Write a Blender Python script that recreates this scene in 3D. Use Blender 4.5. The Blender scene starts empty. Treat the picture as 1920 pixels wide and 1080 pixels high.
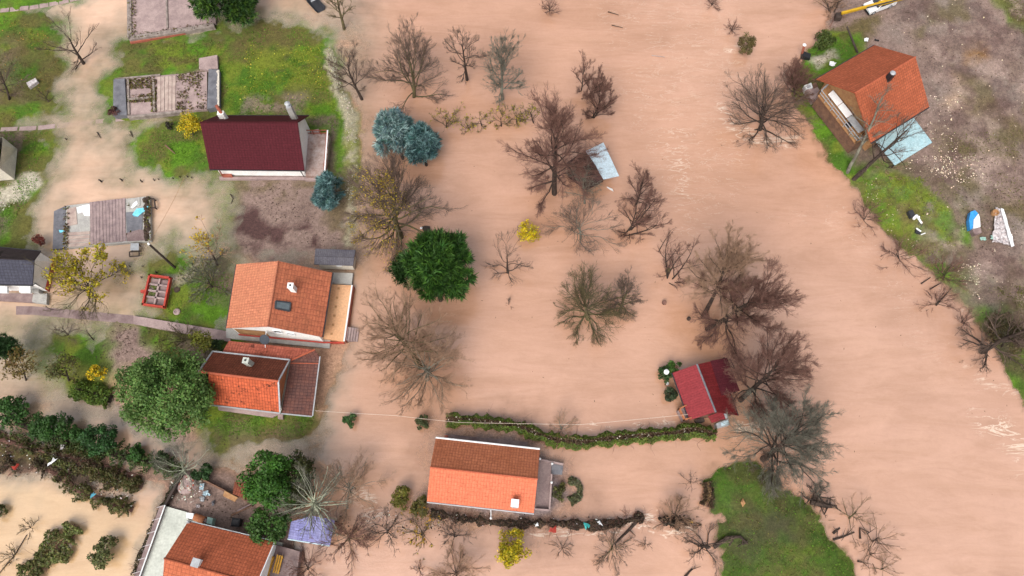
import bpy, math, random
import numpy as np
from mathutils import Vector
R = math.radians
rnd = random.Random(7)
S = bpy.context.scene
COL = S.collection
# ------------------------------------------------------------------ camera, sky, sun, exposure
F, HC, TILT = 1350.0, 80.0, R(20.3)
cam = bpy.data.cameras.new('camera'); cam.sensor_width = 36; cam.lens = F / 1920 * 36
cam.clip_start = 1; cam.clip_end = 3000
camo = bpy.data.objects.new('camera', cam); COL.objects.link(camo)
camo.location = (0, 0, HC); camo.rotation_euler = (TILT, 0, 0); S.camera = camo
W = bpy.data.worlds.new('World'); S.world = W; W.use_nodes = True
nt = W.node_tree; bg = nt.nodes['Background']
sky = nt.nodes.new('ShaderNodeTexSky'); sky.sky_type = 'NISHITA'; sky.sun_disc = False
SUN_EL, SUN_AZ = 54, 202
sky.sun_elevation = R(SUN_EL); sky.sun_rotation = R(SUN_AZ)
sky.dust_density = 6.0; sky.ozone_density = 0.6; sky.air_density = 1.0
ovc = nt.nodes.new('ShaderNodeHueSaturation'); ovc.inputs['Saturation'].default_value = .3     # overcast: the sky's blue greyed
nt.links.new(sky.outputs[0], ovc.inputs['Color']); nt.links.new(ovc.outputs[0], bg.inputs[0]); bg.inputs[1].default_value = 0.15
sl = bpy.data.lights.new('sun', 'SUN'); sl.energy = 1.15; sl.angle = R(38); sl.color = (1, .93, .84)
so = bpy.data.objects.new('sun', sl); COL.objects.link(so); so.rotation_euler = (R(90 - SUN_EL), 0, R(-22))
so.location = (-60, -60, 120)
S.view_settings.view_transform = 'Standard'; S.view_settings.look = 'None'
S.view_settings.exposure = 0.5; S.view_settings.gamma = 1

# ------------------------------------------------------------------ helpers
CT, ST = math.cos(TILT), math.sin(TILT)
def P(px, py=None, z=0.0):
    if py is None: px, py = px
    x = (px - 960) / F; y = -(py - 540) / F
    d = (x, y * CT + ST, y * ST - CT); t = (HC - z) / (-d[2])
    return Vector((d[0] * t, d[1] * t, z))
def unproj(px, py, z=0.0):
    x = (np.asarray(px, float) - 960) / F; y = -(np.asarray(py, float) - 540) / F
    dz = y * ST - CT; t = (HC - z) / (-dz)
    return x * t, (y * CT + ST) * t
WORLD = {}
def tag(o, label=None, cat=None, group=None, kind=None):
    if label: o['label'] = label
    if cat: o['category'] = cat
    if group: o['group'] = group
    if kind: o['kind'] = kind
    return o
def thing(name, label, cat, loc, group=None):
    o = bpy.data.objects.new(name, None); COL.objects.link(o); o.empty_display_size = .3
    o.location = loc; WORLD[o.name] = Vector(loc)
    return tag(o, label, cat, group)
class MB:
    def __init__(s): s.v = []; s.f = []; s.m = []; s.uv = {}
    def face(s, pts, mi=0, uv=None):
        n = len(s.v); s.v += [tuple(p) for p in pts]; s.f.append(list(range(n, n + len(pts)))); s.m.append(mi)
        if uv: s.uv[len(s.f) - 1] = uv
    def prism(s, poly, z0, z1, mi=0):           # poly: list of xy(z); vertical sides
        n = len(s.v); k = len(poly)
        ar = sum(poly[i][0] * poly[(i + 1) % k][1] - poly[(i + 1) % k][0] * poly[i][1] for i in range(k))
        if ar < 0: poly = poly[::-1]
        s.v += [(p[0], p[1], z0) for p in poly] + [(p[0], p[1], z1) for p in poly]
        s.f.append(list(range(n + k - 1, n - 1, -1))); s.m.append(mi)
        s.f.append(list(range(n + k, n + 2 * k))); s.m.append(mi)
        for i in range(k):
            j = (i + 1) % k; s.f.append([n + i, n + j, n + k + j, n + k + i]); s.m.append(mi)
        return s
    def slab(s, pts, th, mi=0, uvs=None):       # quad/tri sheet with thickness straight down
        pts = [Vector(p) for p in pts]
        nrm = (pts[1] - pts[0]).cross(pts[2] - pts[0])
        if nrm.z < 0:
            pts = pts[::-1]; uvs = uvs[::-1] if uvs else None
        lo = [p - Vector((0, 0, th)) for p in pts]; k = len(pts)
        s.face(pts, mi, uvs); s.face(lo[::-1], mi)
        for i in range(k):
            j = (i + 1) % k; s.face([pts[j], pts[i], lo[i], lo[j]], mi)
        return s
    def bar(s, a, b, w, h, mi=0):               # rectangular bar from a to b
        a, b = Vector(a), Vector(b); d = (b - a).normalized()
        up = Vector((0, 0, 1)) if abs(d.z) < .95 else Vector((0, 1, 0))
        x = d.cross(up).normalized() * w / 2; y = x.cross(d).normalized() * h / 2
        n = len(s.v)
        for c in (a, b):
            for q in (-x - y, x - y, x + y, -x + y): s.v.append(tuple(c + q))
        for f in ((0, 1, 2, 3), (7, 6, 5, 4), (0, 4, 5, 1), (1, 5, 6, 2), (2, 6, 7, 3), (3, 7, 4, 0)):
            s.f.append([n + i for i in f]); s.m.append(mi)
        return s
    def tube(s, pts, r, k=8, mi=0, r1=None):
        pts = [Vector(p) for p in pts]; m = len(pts)
        if r1 is None: r1 = r
        base = len(s.v)
        for i, p in enumerate(pts):
            d = (pts[min(i + 1, m - 1)] - pts[max(i - 1, 0)]).normalized()
            up = Vector((0, 0, 1)) if abs(d.z) < .9 else Vector((1, 0, 0))
            x = d.cross(up).normalized(); y = x.cross(d); rr = r + (r1 - r) * i / (m - 1)
            for j in range(k):
                a = 2 * math.pi * j / k; s.v.append(tuple(p + x * math.cos(a) * rr + y * math.sin(a) * rr))
        for i in range(m - 1):
            for j in range(k):
                q = (j + 1) % k; s.f.append([base + i * k + j, base + i * k + q, base + (i + 1) * k + q, base + (i + 1) * k + j]); s.m.append(mi)
        s.f.append([base + j for j in range(k)][::-1]); s.m.append(mi)
        s.f.append([base + (m - 1) * k + j for j in range(k)]); s.m.append(mi)
        return s
    def lathe(s, c, prof, k=14, mi=0):          # profile of (radius, z) about a vertical axis at c
        c = Vector(c); return s.ringset([[(c.x + r * math.cos(2 * math.pi * j / k), c.y + r * math.sin(2 * math.pi * j / k), c.z + z) for j in range(k)] for r, z in prof], mi)
    def ringset(s, rings, mi=0):
        b = len(s.v); k = len(rings[0])
        for r_ in rings: s.v += [tuple(p) for p in r_]
        for i in range(len(rings) - 1):
            for j in range(k):
                q = (j + 1) % k; s.f.append([b + i * k + j, b + i * k + q, b + (i + 1) * k + q, b + (i + 1) * k + j]); s.m.append(mi)
        s.f.append([b + j for j in range(k)][::-1]); s.m.append(mi)
        e = b + (len(rings) - 1) * k; s.f.append([e + j for j in range(k)]); s.m.append(mi)
        return s
def build(name, mb, mats, parent=None, loc=None, smooth=False):
    if not isinstance(mats, (list, tuple)): mats = [mats]
    if parent is not None: off = WORLD[parent.name]
    else: off = Vector(loc) if loc is not None else Vector((0, 0, 0))
    me = bpy.data.meshes.new(name)
    me.from_pydata([(v[0] - off.x, v[1] - off.y, v[2] - off.z) for v in mb.v], [], mb.f)
    for m in mats: me.materials.append(m)
    me.polygons.foreach_set('material_index', mb.m)
    if mb.uv:
        ul = me.uv_layers.new(name='UVMap')
        for fi, uvs in mb.uv.items():
            for li, uv in zip(me.polygons[fi].loop_indices, uvs): ul.data[li].uv = uv
    if smooth: me.polygons.foreach_set('use_smooth', [True] * len(me.polygons))
    me.update()
    o = bpy.data.objects.new(name, me); COL.objects.link(o)
    if parent is not None: o.parent = parent
    else: o.location = off
    WORLD[o.name] = off
    return o
def mesh_np(name, verts, faces, mats, mi=None, cols=None, parent=None, loc=None, smooth=False):
    off = np.array(WORLD[parent.name] if parent is not None else (loc if loc is not None else (0, 0, 0)), float)
    me = bpy.data.meshes.new(name)
    V = (np.asarray(verts, float) - off).astype(np.float32)
    me.vertices.add(len(V)); me.vertices.foreach_set('co', V.ravel())
    tot = sum(len(f) * f.shape[1] for f in faces if len(f)); npoly = sum(len(f) for f in faces)
    me.loops.add(tot); me.polygons.add(npoly)
    me.loops.foreach_set('vertex_index', np.concatenate([f.ravel() for f in faces if len(f)]).astype(np.int32))
    st = []; c = 0
    for f in faces:
        if len(f): st.append(c + np.arange(len(f)) * f.shape[1]); c += len(f) * f.shape[1]
    me.polygons.foreach_set('loop_start', np.concatenate(st).astype(np.int32))
    for m in mats: me.materials.append(m)
    if mi is not None: me.polygons.foreach_set('material_index', np.asarray(mi, np.int32))
    if smooth: me.polygons.foreach_set('use_smooth', np.ones(npoly, bool))
    if cols is not None:
        for an, arr in (cols.items() if isinstance(cols, dict) else [('Col', cols)]):
            arr = np.asarray(arr, np.float32)
            if arr.ndim == 1:
                a = me.attributes.new(an, 'FLOAT', 'POINT'); a.data.foreach_set('value', arr)
            else:
                if arr.shape[1] == 3: arr = np.concatenate([arr, np.ones((len(arr), 1), np.float32)], 1)
                a = me.attributes.new(an, 'FLOAT_COLOR', 'POINT'); a.data.foreach_set('color', arr.ravel())
    me.update(calc_edges=True); me.validate()
    o = bpy.data.objects.new(name, me); COL.objects.link(o)
    if parent is not None: o.parent = parent
    else: o.location = off
    WORLD[o.name] = Vector(off)
    return o

# ------------------------------------------------------------------ materials
def nodes_of(name):
    m = bpy.data.materials.new(name); m.use_nodes = True
    n = m.node_tree.nodes; b = n['Principled BSDF']
    return m, m.node_tree, n, b
def N(t, kind, **kw):
    n = t.nodes.new(kind)
    for k, v in kw.items():
        if k in n.inputs: n.inputs[k].default_value = v
        else: setattr(n, k, v)
    return n
def ramp(t, src, stops):
    r = t.nodes.new('ShaderNodeValToRGB'); t.links.new(src, r.inputs[0])
    e = r.color_ramp.elements
    while len(e) < len(stops): e.new(.5)
    for el, (p, c) in zip(e, stops):
        el.position = p; el.color = (c[0], c[1], c[2], 1) if not isinstance(c, (int, float)) else (c, c, c, 1)
    return r.outputs[0]
def mixc(t, a, b, fac, mode='MIX'):
    m = t.nodes.new('ShaderNodeMix'); m.data_type = 'RGBA'; m.blend_type = mode
    for sock, v in ((0, fac), (6, a), (7, b)):
        if hasattr(v, 'links') or hasattr(v, 'is_linked'): t.links.new(v, m.inputs[sock])
        else: m.inputs[sock].default_value = v if sock == 0 else (*v[:3], 1)
    return m.outputs[2]
def bump(t, b, h, strength, dist=.05):
    n = N(t, 'ShaderNodeBump', Strength=strength, Distance=dist); t.links.new(h, n.inputs['Height']); t.links.new(n.outputs[0], b.inputs['Normal'])
def mat(name, c1, c2=None, scale=1.5, rough=.8, bmp=.3, detail=6, spec=.3, metal=0, lo=.35, hi=.65, bscale=None):
    m, t, n, b = nodes_of(name)
    c2 = c2 or tuple(x * .72 for x in c1)
    g = N(t, 'ShaderNodeNewGeometry')
    no = N(t, 'ShaderNodeTexNoise', Scale=scale, Detail=detail, Roughness=.65); t.links.new(g.outputs['Position'], no.inputs['Vector'])
    col = ramp(t, no.outputs[0], [(lo, c2), (hi, c1)])
    no2 = N(t, 'ShaderNodeTexNoise', Scale=scale * 9, Detail=3); t.links.new(g.outputs['Position'], no2.inputs['Vector'])
    col = mixc(t, col, ramp(t, no2.outputs[0], [(.3, .75), (.7, 1.15)]), .6, 'MULTIPLY')
    t.links.new(col, b.inputs['Base Color']); b.inputs['Roughness'].default_value = rough
    b.inputs['Specular IOR Level'].default_value = spec; b.inputs['Metallic'].default_value = metal
    if bmp:
        no3 = N(t, 'ShaderNodeTexNoise', Scale=bscale or scale * 6, Detail=4); t.links.new(g.outputs['Position'], no3.inputs['Vector'])
        bump(t, b, no3.outputs[0], bmp)
    return m
def attr_mat(name, rough=.7, spec=.25, transl=0):
    m, t, n, b = nodes_of(name)
    a = N(t, 'ShaderNodeAttribute', attribute_name='Col'); t.links.new(a.outputs[0], b.inputs['Base Color'])
    b.inputs['Roughness'].default_value = rough; b.inputs['Specular IOR Level'].default_value = spec
    if transl:
        tr = N(t, 'ShaderNodeBsdfTranslucent'); t.links.new(a.outputs[0], tr.inputs[0])
        mx = N(t, 'ShaderNodeMixShader'); mx.inputs[0].default_value = transl
        t.links.new(b.outputs[0], mx.inputs[1]); t.links.new(tr.outputs[0], mx.inputs[2])
        t.links.new(mx.outputs[0], n['Material Output'].inputs[0])
    return m
def tile_mat(name, ca, cb, cm, stain, st_amt=.5, tw=.3, th=.38, rough=.75, seed=0, rib=0, patch=None):
    """clay tiles / sheet metal laid out on the UV map in metres; stain = colour of weathering patches"""
    m, t, n, b = nodes_of(name)
    uv = N(t, 'ShaderNodeUVMap')
    br = N(t, 'ShaderNodeTexBrick', offset=0.0 if not rib else .0, Scale=1.0)
    br.inputs['Brick Width'].default_value = tw; br.inputs['Row Height'].default_value = th
    br.inputs['Mortar Size'].default_value = .028 if not rib else .02; br.inputs['Mortar Smooth'].default_value = .6; br.inputs['Bias'].default_value = 0
    br.inputs['Color1'].default_value = (*ca, 1); br.inputs['Color2'].default_value = (*cb, 1); br.inputs['Mortar'].default_value = (*cm, 1)
    t.links.new(uv.outputs[0], br.inputs['Vector'])
    g = N(t, 'ShaderNodeNewGeometry')
    mp = N(t, 'ShaderNodeMapping'); mp.inputs['Location'].default_value = (seed * 3.1, seed * 1.7, seed)
    t.links.new(g.outputs['Position'], mp.inputs[0])
    no = N(t, 'ShaderNodeTexNoise', Scale=.55, Detail=7, Roughness=.7); t.links.new(mp.outputs[0], no.inputs['Vector'])
    hs = N(t, 'ShaderNodeHueSaturation', Saturation=.93); t.links.new(br.outputs['Color'], hs.inputs['Color'])
    col = mixc(t, hs.outputs[0], stain, ramp(t, no.outputs[0], [(.42, 0.0), (.68, st_amt)]))
    no2 = N(t, 'ShaderNodeTexNoise', Scale=5, Detail=4, Roughness=.7); t.links.new(mp.outputs[0], no2.inputs['Vector'])
    col = mixc(t, col, ramp(t, no2.outputs[0], [(.3, .62), (.7, 1.25)]), .8, 'MULTIPLY')
    if patch:
        no4 = N(t, 'ShaderNodeTexNoise', Scale=1.3, Detail=5, Roughness=.75); t.links.new(mp.outputs[0], no4.inputs['Vector'])
        col = mixc(t, col, patch, ramp(t, no4.outputs[0], [(.56, 0.0), (.64, .85)]))
    t.links.new(col, b.inputs['Base Color']); b.inputs['Roughness'].default_value = rough; b.inputs['Specular IOR Level'].default_value = .1
    wv = N(t, 'ShaderNodeTexWave', Scale=1.0); wv.bands_direction = 'X'
    sc = N(t, 'ShaderNodeMapping'); k = 2 * math.pi / (20 * tw); sc.inputs['Scale'].default_value = (k * 1.0, k, 1); t.links.new(uv.outputs[0], sc.inputs[0]); t.links.new(sc.outputs[0], wv.inputs['Vector'])
    ad = N(t, 'ShaderNodeMath', operation='SUBTRACT'); t.links.new(wv.outputs['Fac'], ad.inputs[0]); t.links.new(br.outputs['Fac'], ad.inputs[1])
    bump(t, b, ad.outputs[0], .4 if not rib else .25, .03)
    return m

M = {}
M['white_wall'] = mat('white_plaster', (.86, .85, .83), (.76, .75, .73), .8, .85, .15)
M['cream_wall'] = mat('cream_plaster', (.66, .6, .5), (.5, .46, .4), .8, .85, .15)
M['brown_wall'] = mat('brown_boards', (.2, .11, .07), (.11, .06, .045), 1.5)
M['orange_wall'] = mat('orange_render', (.42, .16, .07), (.3, .11, .05), 1.2)
M['concrete'] = mat('concrete', (.42, .41, .38), (.3, .29, .28), .9, .9, .2)
M['concrete_pale'] = mat('pale_concrete', (.5, .52, .47), (.38, .4, .36), .5, .85, .1)
M['concrete_dark'] = mat('dark_wet_concrete', (.17, .17, .19), (.1, .1, .115), 1.2, .55, .25)
M['concrete_pink'] = mat('silted_concrete', (.36, .27, .255), (.24, .175, .17), .9, .8, .3)
M['mud_floor'] = mat('silt_coated_floor', (.27, .2, .19), (.15, .1, .1), .8, .6, .3)
M['tan_tiles'] = mat('peach_terrace_tiles', (.62, .36, .2), (.55, .29, .15), .5, .6, .1)
M['rust_floor'] = mat('rusty_terrace', (.42, .35, .33), (.2, .1, .07), .55, .6, .2)
M['wood_grey'] = mat('weathered_planks', (.33, .25, .24), (.2, .145, .15), 1.4, .85, .3)
M['wood_pale'] = mat('pale_planks', (.45, .36, .31), (.3, .22, .2), 1.4, .85, .3)
M['wood_dark'] = mat('dark_wood', (.06, .042, .035), (.03, .022, .02), 2)
M['wood_tan'] = mat('tan_wood', (.42, .24, .11), (.3, .15, .07), 2)
M['yellow_wood'] = mat('yellow_wood', (.6, .33, .05), (.4, .2, .03), 2)
M['metal_grey'] = mat('grey_metal', (.4, .42, .44), (.28, .29, .31), 2, .45, .05, spec=.5)
M['metal_white'] = mat('white_metal', (.75, .77, .78), (.62, .64, .66), 2, .4, .05)
M['metal_dark'] = mat('dark_metal', (.04, .042, .048), (.025, .025, .03), 2, .5, .05)
M['red_paint'] = mat('red_paint', (.45, .055, .035), (.3, .04, .03), 2, .5, .1)
M['red_brick'] = mat('red_brick', (.35, .1, .06), (.22, .07, .05), 3)
M['yellow_paint'] = mat('yellow_paint', (.55, .34, .015), (.4, .22, .015), 2, .45, .1)
M['glass'] = mat('dark_glass', (.035, .04, .05), (.02, .022, .03), 2, .15, 0, spec=.6)
M['dish'] = mat('dark_grey_dish', (.06, .07, .085), (.05, .055, .07), 2, .7, 0, spec=.1)
M['bluegrey_glass'] = mat('grey_roof_window', (.1, .125, .14), (.07, .09, .1), 2, .25, 0, spec=.6)
M['white_plastic'] = mat('white_plastic', (.82, .83, .84), (.72, .74, .76), 2, .4, .1)
M['blue_plastic'] = mat('blue_plastic_sheet', (.05, .33, .72), (.035, .22, .55), 3, .35, .3)
M['cyan_plastic'] = mat('cyan_plastic_sheet', (.22, .62, .75), (.12, .5, .66), 3, .35, .3)
M['pale_blue'] = mat('pale_blue_plastic', (.55, .68, .74), (.4, .55, .62), 3, .4, .3)
M['teal'] = mat('teal_plastic', (.06, .42, .4), (.04, .3, .3), 3, .4, .1)
M['mint'] = mat('mint_paint', (.33, .5, .44), (.25, .4, .36), 3, .5, .1)
M['clear_film'] = mat('greyish_plastic_film', (.58, .55, .56), (.36, .3, .3), 4, .3, .6, lo=.4, hi=.6)
M['stone_white'] = mat('white_stone', (.6, .55, .48), (.42, .38, .33), 2, .85, .5)
M['tarp_violet'] = mat('violet_blue_tarp', (.22, .22, .55), (.14, .13, .38), 1.2, .5, .4)
M['black'] = mat('black_plastic', (.022, .022, .025), (.015, .015, .018), 3, .5, .1)
M['rubber'] = mat('rubber', (.02, .02, .02), (.015, .015, .015), 3, .8, .1)
M['car_white'] = mat('white_car_paint', (.8, .81, .82), (.76, .77, .78), 1, .25, 0, spec=.6)
M['car_silver'] = mat('pale_silver_paint', (.45, .5, .54), (.38, .42, .46), 1, .3, 0, spec=.6)
M['debris_brown'] = mat('flood_debris', (.075, .05, .035), (.03, .02, .016), 2.5)
M['cable'] = mat('pale_cable', (.6, .5, .42), (.5, .4, .34), 2, .6, 0)
M['bark'] = mat('dark_bark', (.062, .042, .032), (.026, .018, .015), 2.5, .9, .5)
M['bark_red'] = mat('reddish_twigs', (.22, .115, .088), (.12, .062, .05), 1.2, .9, 0)
M['twig'] = mat('grey_brown_twigs', (.17, .118, .09), (.09, .062, .05), 1.3, .9, 0)
M['bark_moss'] = mat('mossy_bark', (.135, .115, .05), (.06, .046, .028), 1.8, .9, .4)
M['bark_lichen'] = mat('lichen_grey_bark', (.21, .21, .165), (.09, .078, .062), 1.5, .9, .4)
M['bark_pale'] = mat('pale_grey_bark', (.46, .5, .37), (.26, .28, .2), 1.8, .9, .3)
M['bark_tan'] = mat('tan_fuzzy_twigs', (.4, .255, .165), (.23, .145, .1), 1.1, .9, 0)
M['leaf'] = attr_mat('leaves', .6, .3, .25)
M['needle'] = attr_mat('needles', .6, .25, .1)
M['litter'] = attr_mat('litter', .8, .15)
M['grass_blade'] = attr_mat('grass_blades', .7, .2, .2)
M['wall_old'] = mat('old_crumbling_wall', (.29, .245, .22), (.15, .12, .105), 1.6)
# roofs
T = tile_mat
M['roof_maroon'] = T('maroon_metal_tiles', (.068, .0075, .013), (.074, .0085, .0145), (.048, .006, .009), (.055, .009, .013), .3, .36, .3, .75, 1)
M['roof_orange'] = T('bright_orange_tiles', (.54, .18, .085), (.45, .145, .07), (.28, .08, .04), (.52, .22, .12), .4, .32, .36, .75, 2)
M['roof_orange_b'] = T('shaded_weathered_orange_tiles', (.43, .115, .045), (.33, .085, .036), (.2, .05, .025), (.2, .075, .04), .55, .6, .34, .8, 3)  # east slope: shade put into the darker tile colour, plus weathering stains
M['roof_rust_dark'] = T('dark_rust_tiles', (.21, .052, .024), (.15, .037, .018), (.08, .022, .012), (.09, .032, .018), .6, .26, .4, .8, 4)
M['roof_rust'] = T('mossy_orange_tiles', (.52, .085, .016), (.4, .065, .014), (.17, .03, .01), (.2, .05, .02), .4, .3, .42, .8, 5, patch=(.045, .017, .012))
M['roof_purple'] = T('purple_brown_tiles', (.15, .065, .052), (.105, .05, .045), (.05, .027, .024), (.2, .065, .04), .4, .34, .4, .75, 6)
M['roof_pinkred'] = T('salmon_red_tiles', (.42, .1, .055), (.33, .075, .04), (.2, .045, .03), (.24, .06, .035), .5, .3, .4, .8, 7, patch=(.09, .03, .022))
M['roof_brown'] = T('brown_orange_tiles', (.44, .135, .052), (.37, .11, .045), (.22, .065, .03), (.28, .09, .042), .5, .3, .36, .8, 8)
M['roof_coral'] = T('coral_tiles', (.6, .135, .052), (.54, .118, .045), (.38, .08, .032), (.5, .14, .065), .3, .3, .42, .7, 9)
M['roof_red_metal'] = T('red_ribbed_metal', (.225, .02, .026), (.2, .017, .023), (.15, .013, .018), (.25, .03, .034), .25, .26, 30, .55, 10, rib=1)
M['roof_red_dark'] = T('shaded_red_ribbed_metal', (.17, .011, .014), (.14, .01, .012), (.12, .009, .011), (.1, .012, .014), .5, .26, 30, .55, 11, rib=1)  # red metal copy darkened for the slope turned from the light
M['roof_purple_red'] = T('faded_plum_sheet', (.12, .016, .026), (.1, .014, .024), (.07, .01, .016), (.06, .014, .02), .6, .26, 30, .6, 21, rib=1)
M['roof_brick'] = T('brick_orange_tiles', (.4, .09, .03), (.32, .072, .025), (.18, .04, .016), (.22, .06, .028), .5, .3, .34, .75, 12)
M['roof_brick_b'] = T('brick_orange_tiles_sunny', (.47, .11, .036), (.38, .088, .03), (.22, .05, .02), (.27, .075, .034), .4, .42, .42, .75, 13)  # lit copy of the brick tiles, sunlight brightened into the colour
M['roof_slate'] = T('slate_grey_tiles', (.055, .056, .08), (.045, .046, .068), (.024, .024, .034), (.045, .045, .06), .4, .4, .36, .5, 14)
M['roof_slate_dark'] = T('dark_brown_grey_tiles', (.05, .035, .038), (.04, .028, .032), (.018, .013, .014), (.035, .025, .026), .4, .3, 30, .6, 15, rib=1)
M['roof_corr'] = T('grey_corrugated_sheet', (.1, .095, .115), (.085, .08, .1), (.045, .042, .052), (.16, .15, .16), .4, .22, 30, .6, 16, rib=1)
M['roof_zinc'] = T('pale_blue_sheet', (.5, .62, .7), (.44, .56, .64), (.3, .38, .44), (.36, .42, .46), .5, .9, 30, .45, 17, rib=1)
M['roof_aqua'] = T('faded_aqua_sheet', (.3, .47, .52), (.27, .43, .48), (.2, .32, .36), (.42, .52, .54), .6, .9, 30, .6, 18, rib=1)
M['roof_violet'] = T('violet_ribbed_sheet', (.2, .2, .44), (.16, .16, .37), (.1, .1, .24), (.3, .3, .5), .6, .5, .24, .5, 19)
M['roof_felt'] = mat('brown_felt', (.07, .035, .032), (.04, .022, .02), .9, .9, .3)

# ------------------------------------------------------------------ noise / distance fields
def vnoise(x, y, seed):
    g = np.random.RandomState(seed).rand(256, 256)
    xi = np.floor(x).astype(int); yi = np.floor(y).astype(int); fx = x - xi; fy = y - yi
    fx = fx * fx * (3 - 2 * fx); fy = fy * fy * (3 - 2 * fy)
    a = g[xi % 256, yi % 256]; b = g[(xi + 1) % 256, yi % 256]; c = g[xi % 256, (yi + 1) % 256]; d = g[(xi + 1) % 256, (yi + 1) % 256]
    return (a * (1 - fx) + b * fx) * (1 - fy) + (c * (1 - fx) + d * fx) * fy
def fbm(x, y, scale, seed, o=4):
    s = 0; a = .5; t = 0
    for i in range(o):
        s = s + a * vnoise(x / scale * 2 ** i + 37.3 * i, y / scale * 2 ** i + 11.7 * i, seed + i); t += a; a *= .55
    return s / t
def axis(lo, hi, step, far):
    core = np.arange(lo, hi, step); out = []; d = step
    while sum(out) < far: d *= 1.35; out.append(d)
    c = np.cumsum(out)
    return np.concatenate([(lo - c)[::-1], core, hi + c])
GX = axis(-88, 88, .3, 600); GY = axis(-12, 82, .3, 600)
XX, YY = np.meshgrid(GX, GY, indexing='ij')
WX = XX + (fbm(XX, YY, 2.6, 11) - .5) * 2.2 + (fbm(XX, YY, .9, 15) - .5) * 1.3; WY = YY + (fbm(XX, YY, 2.6, 21) - .5) * 2.2 + (fbm(XX, YY, .9, 25) - .5) * 1.3
def sdf(pix, warp=True, xs=None, ys=None):
    """signed distance (m, positive inside) to a polygon given in photo pixels on the water plane"""
    pu, pv = unproj([p[0] for p in pix], [p[1] for p in pix])
    x = (WX if warp else XX) if xs is None else xs; y = (WY if warp else YY) if ys is None else ys
    best = np.full(x.shape, 1e18); ins = np.zeros(x.shape, bool)
    for i in range(len(pu)):
        j = (i + 1) % len(pu); ax, ay, bx, by = pu[i], pv[i], pu[j], pv[j]
        ex, ey = bx - ax, by - ay; l2 = ex * ex + ey * ey + 1e-9
        t = np.clip(((x - ax) * ex + (y - ay) * ey) / l2, 0, 1)
        d = (x - ax - t * ex) ** 2 + (y - ay - t * ey) ** 2; best = np.minimum(best, d)
        cr = (ay > y) != (by > y)
        if ay != by: ins ^= cr & (x < (bx - ax) * (y - ay) / (by - ay) + ax)
    return np.where(ins, 1, -1) * np.sqrt(best)
def band(line, wpx):                       # pixel polyline -> pixel polygon of half width wpx
    L = []; Rr = []
    for i, (x, y) in enumerate(line):
        x0, y0 = line[max(i - 1, 0)]; x1, y1 = line[min(i + 1, len(line) - 1)]
        d = math.hypot(x1 - x0, y1 - y0); nx, ny = -(y1 - y0) / d, (x1 - x0) / d
        w = wpx[i] if isinstance(wpx, (list, tuple)) else wpx
        L.append((x + nx * w, y + ny * w)); Rr.append((x - nx * w, y - ny * w))
    return L + Rr[::-1]
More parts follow.
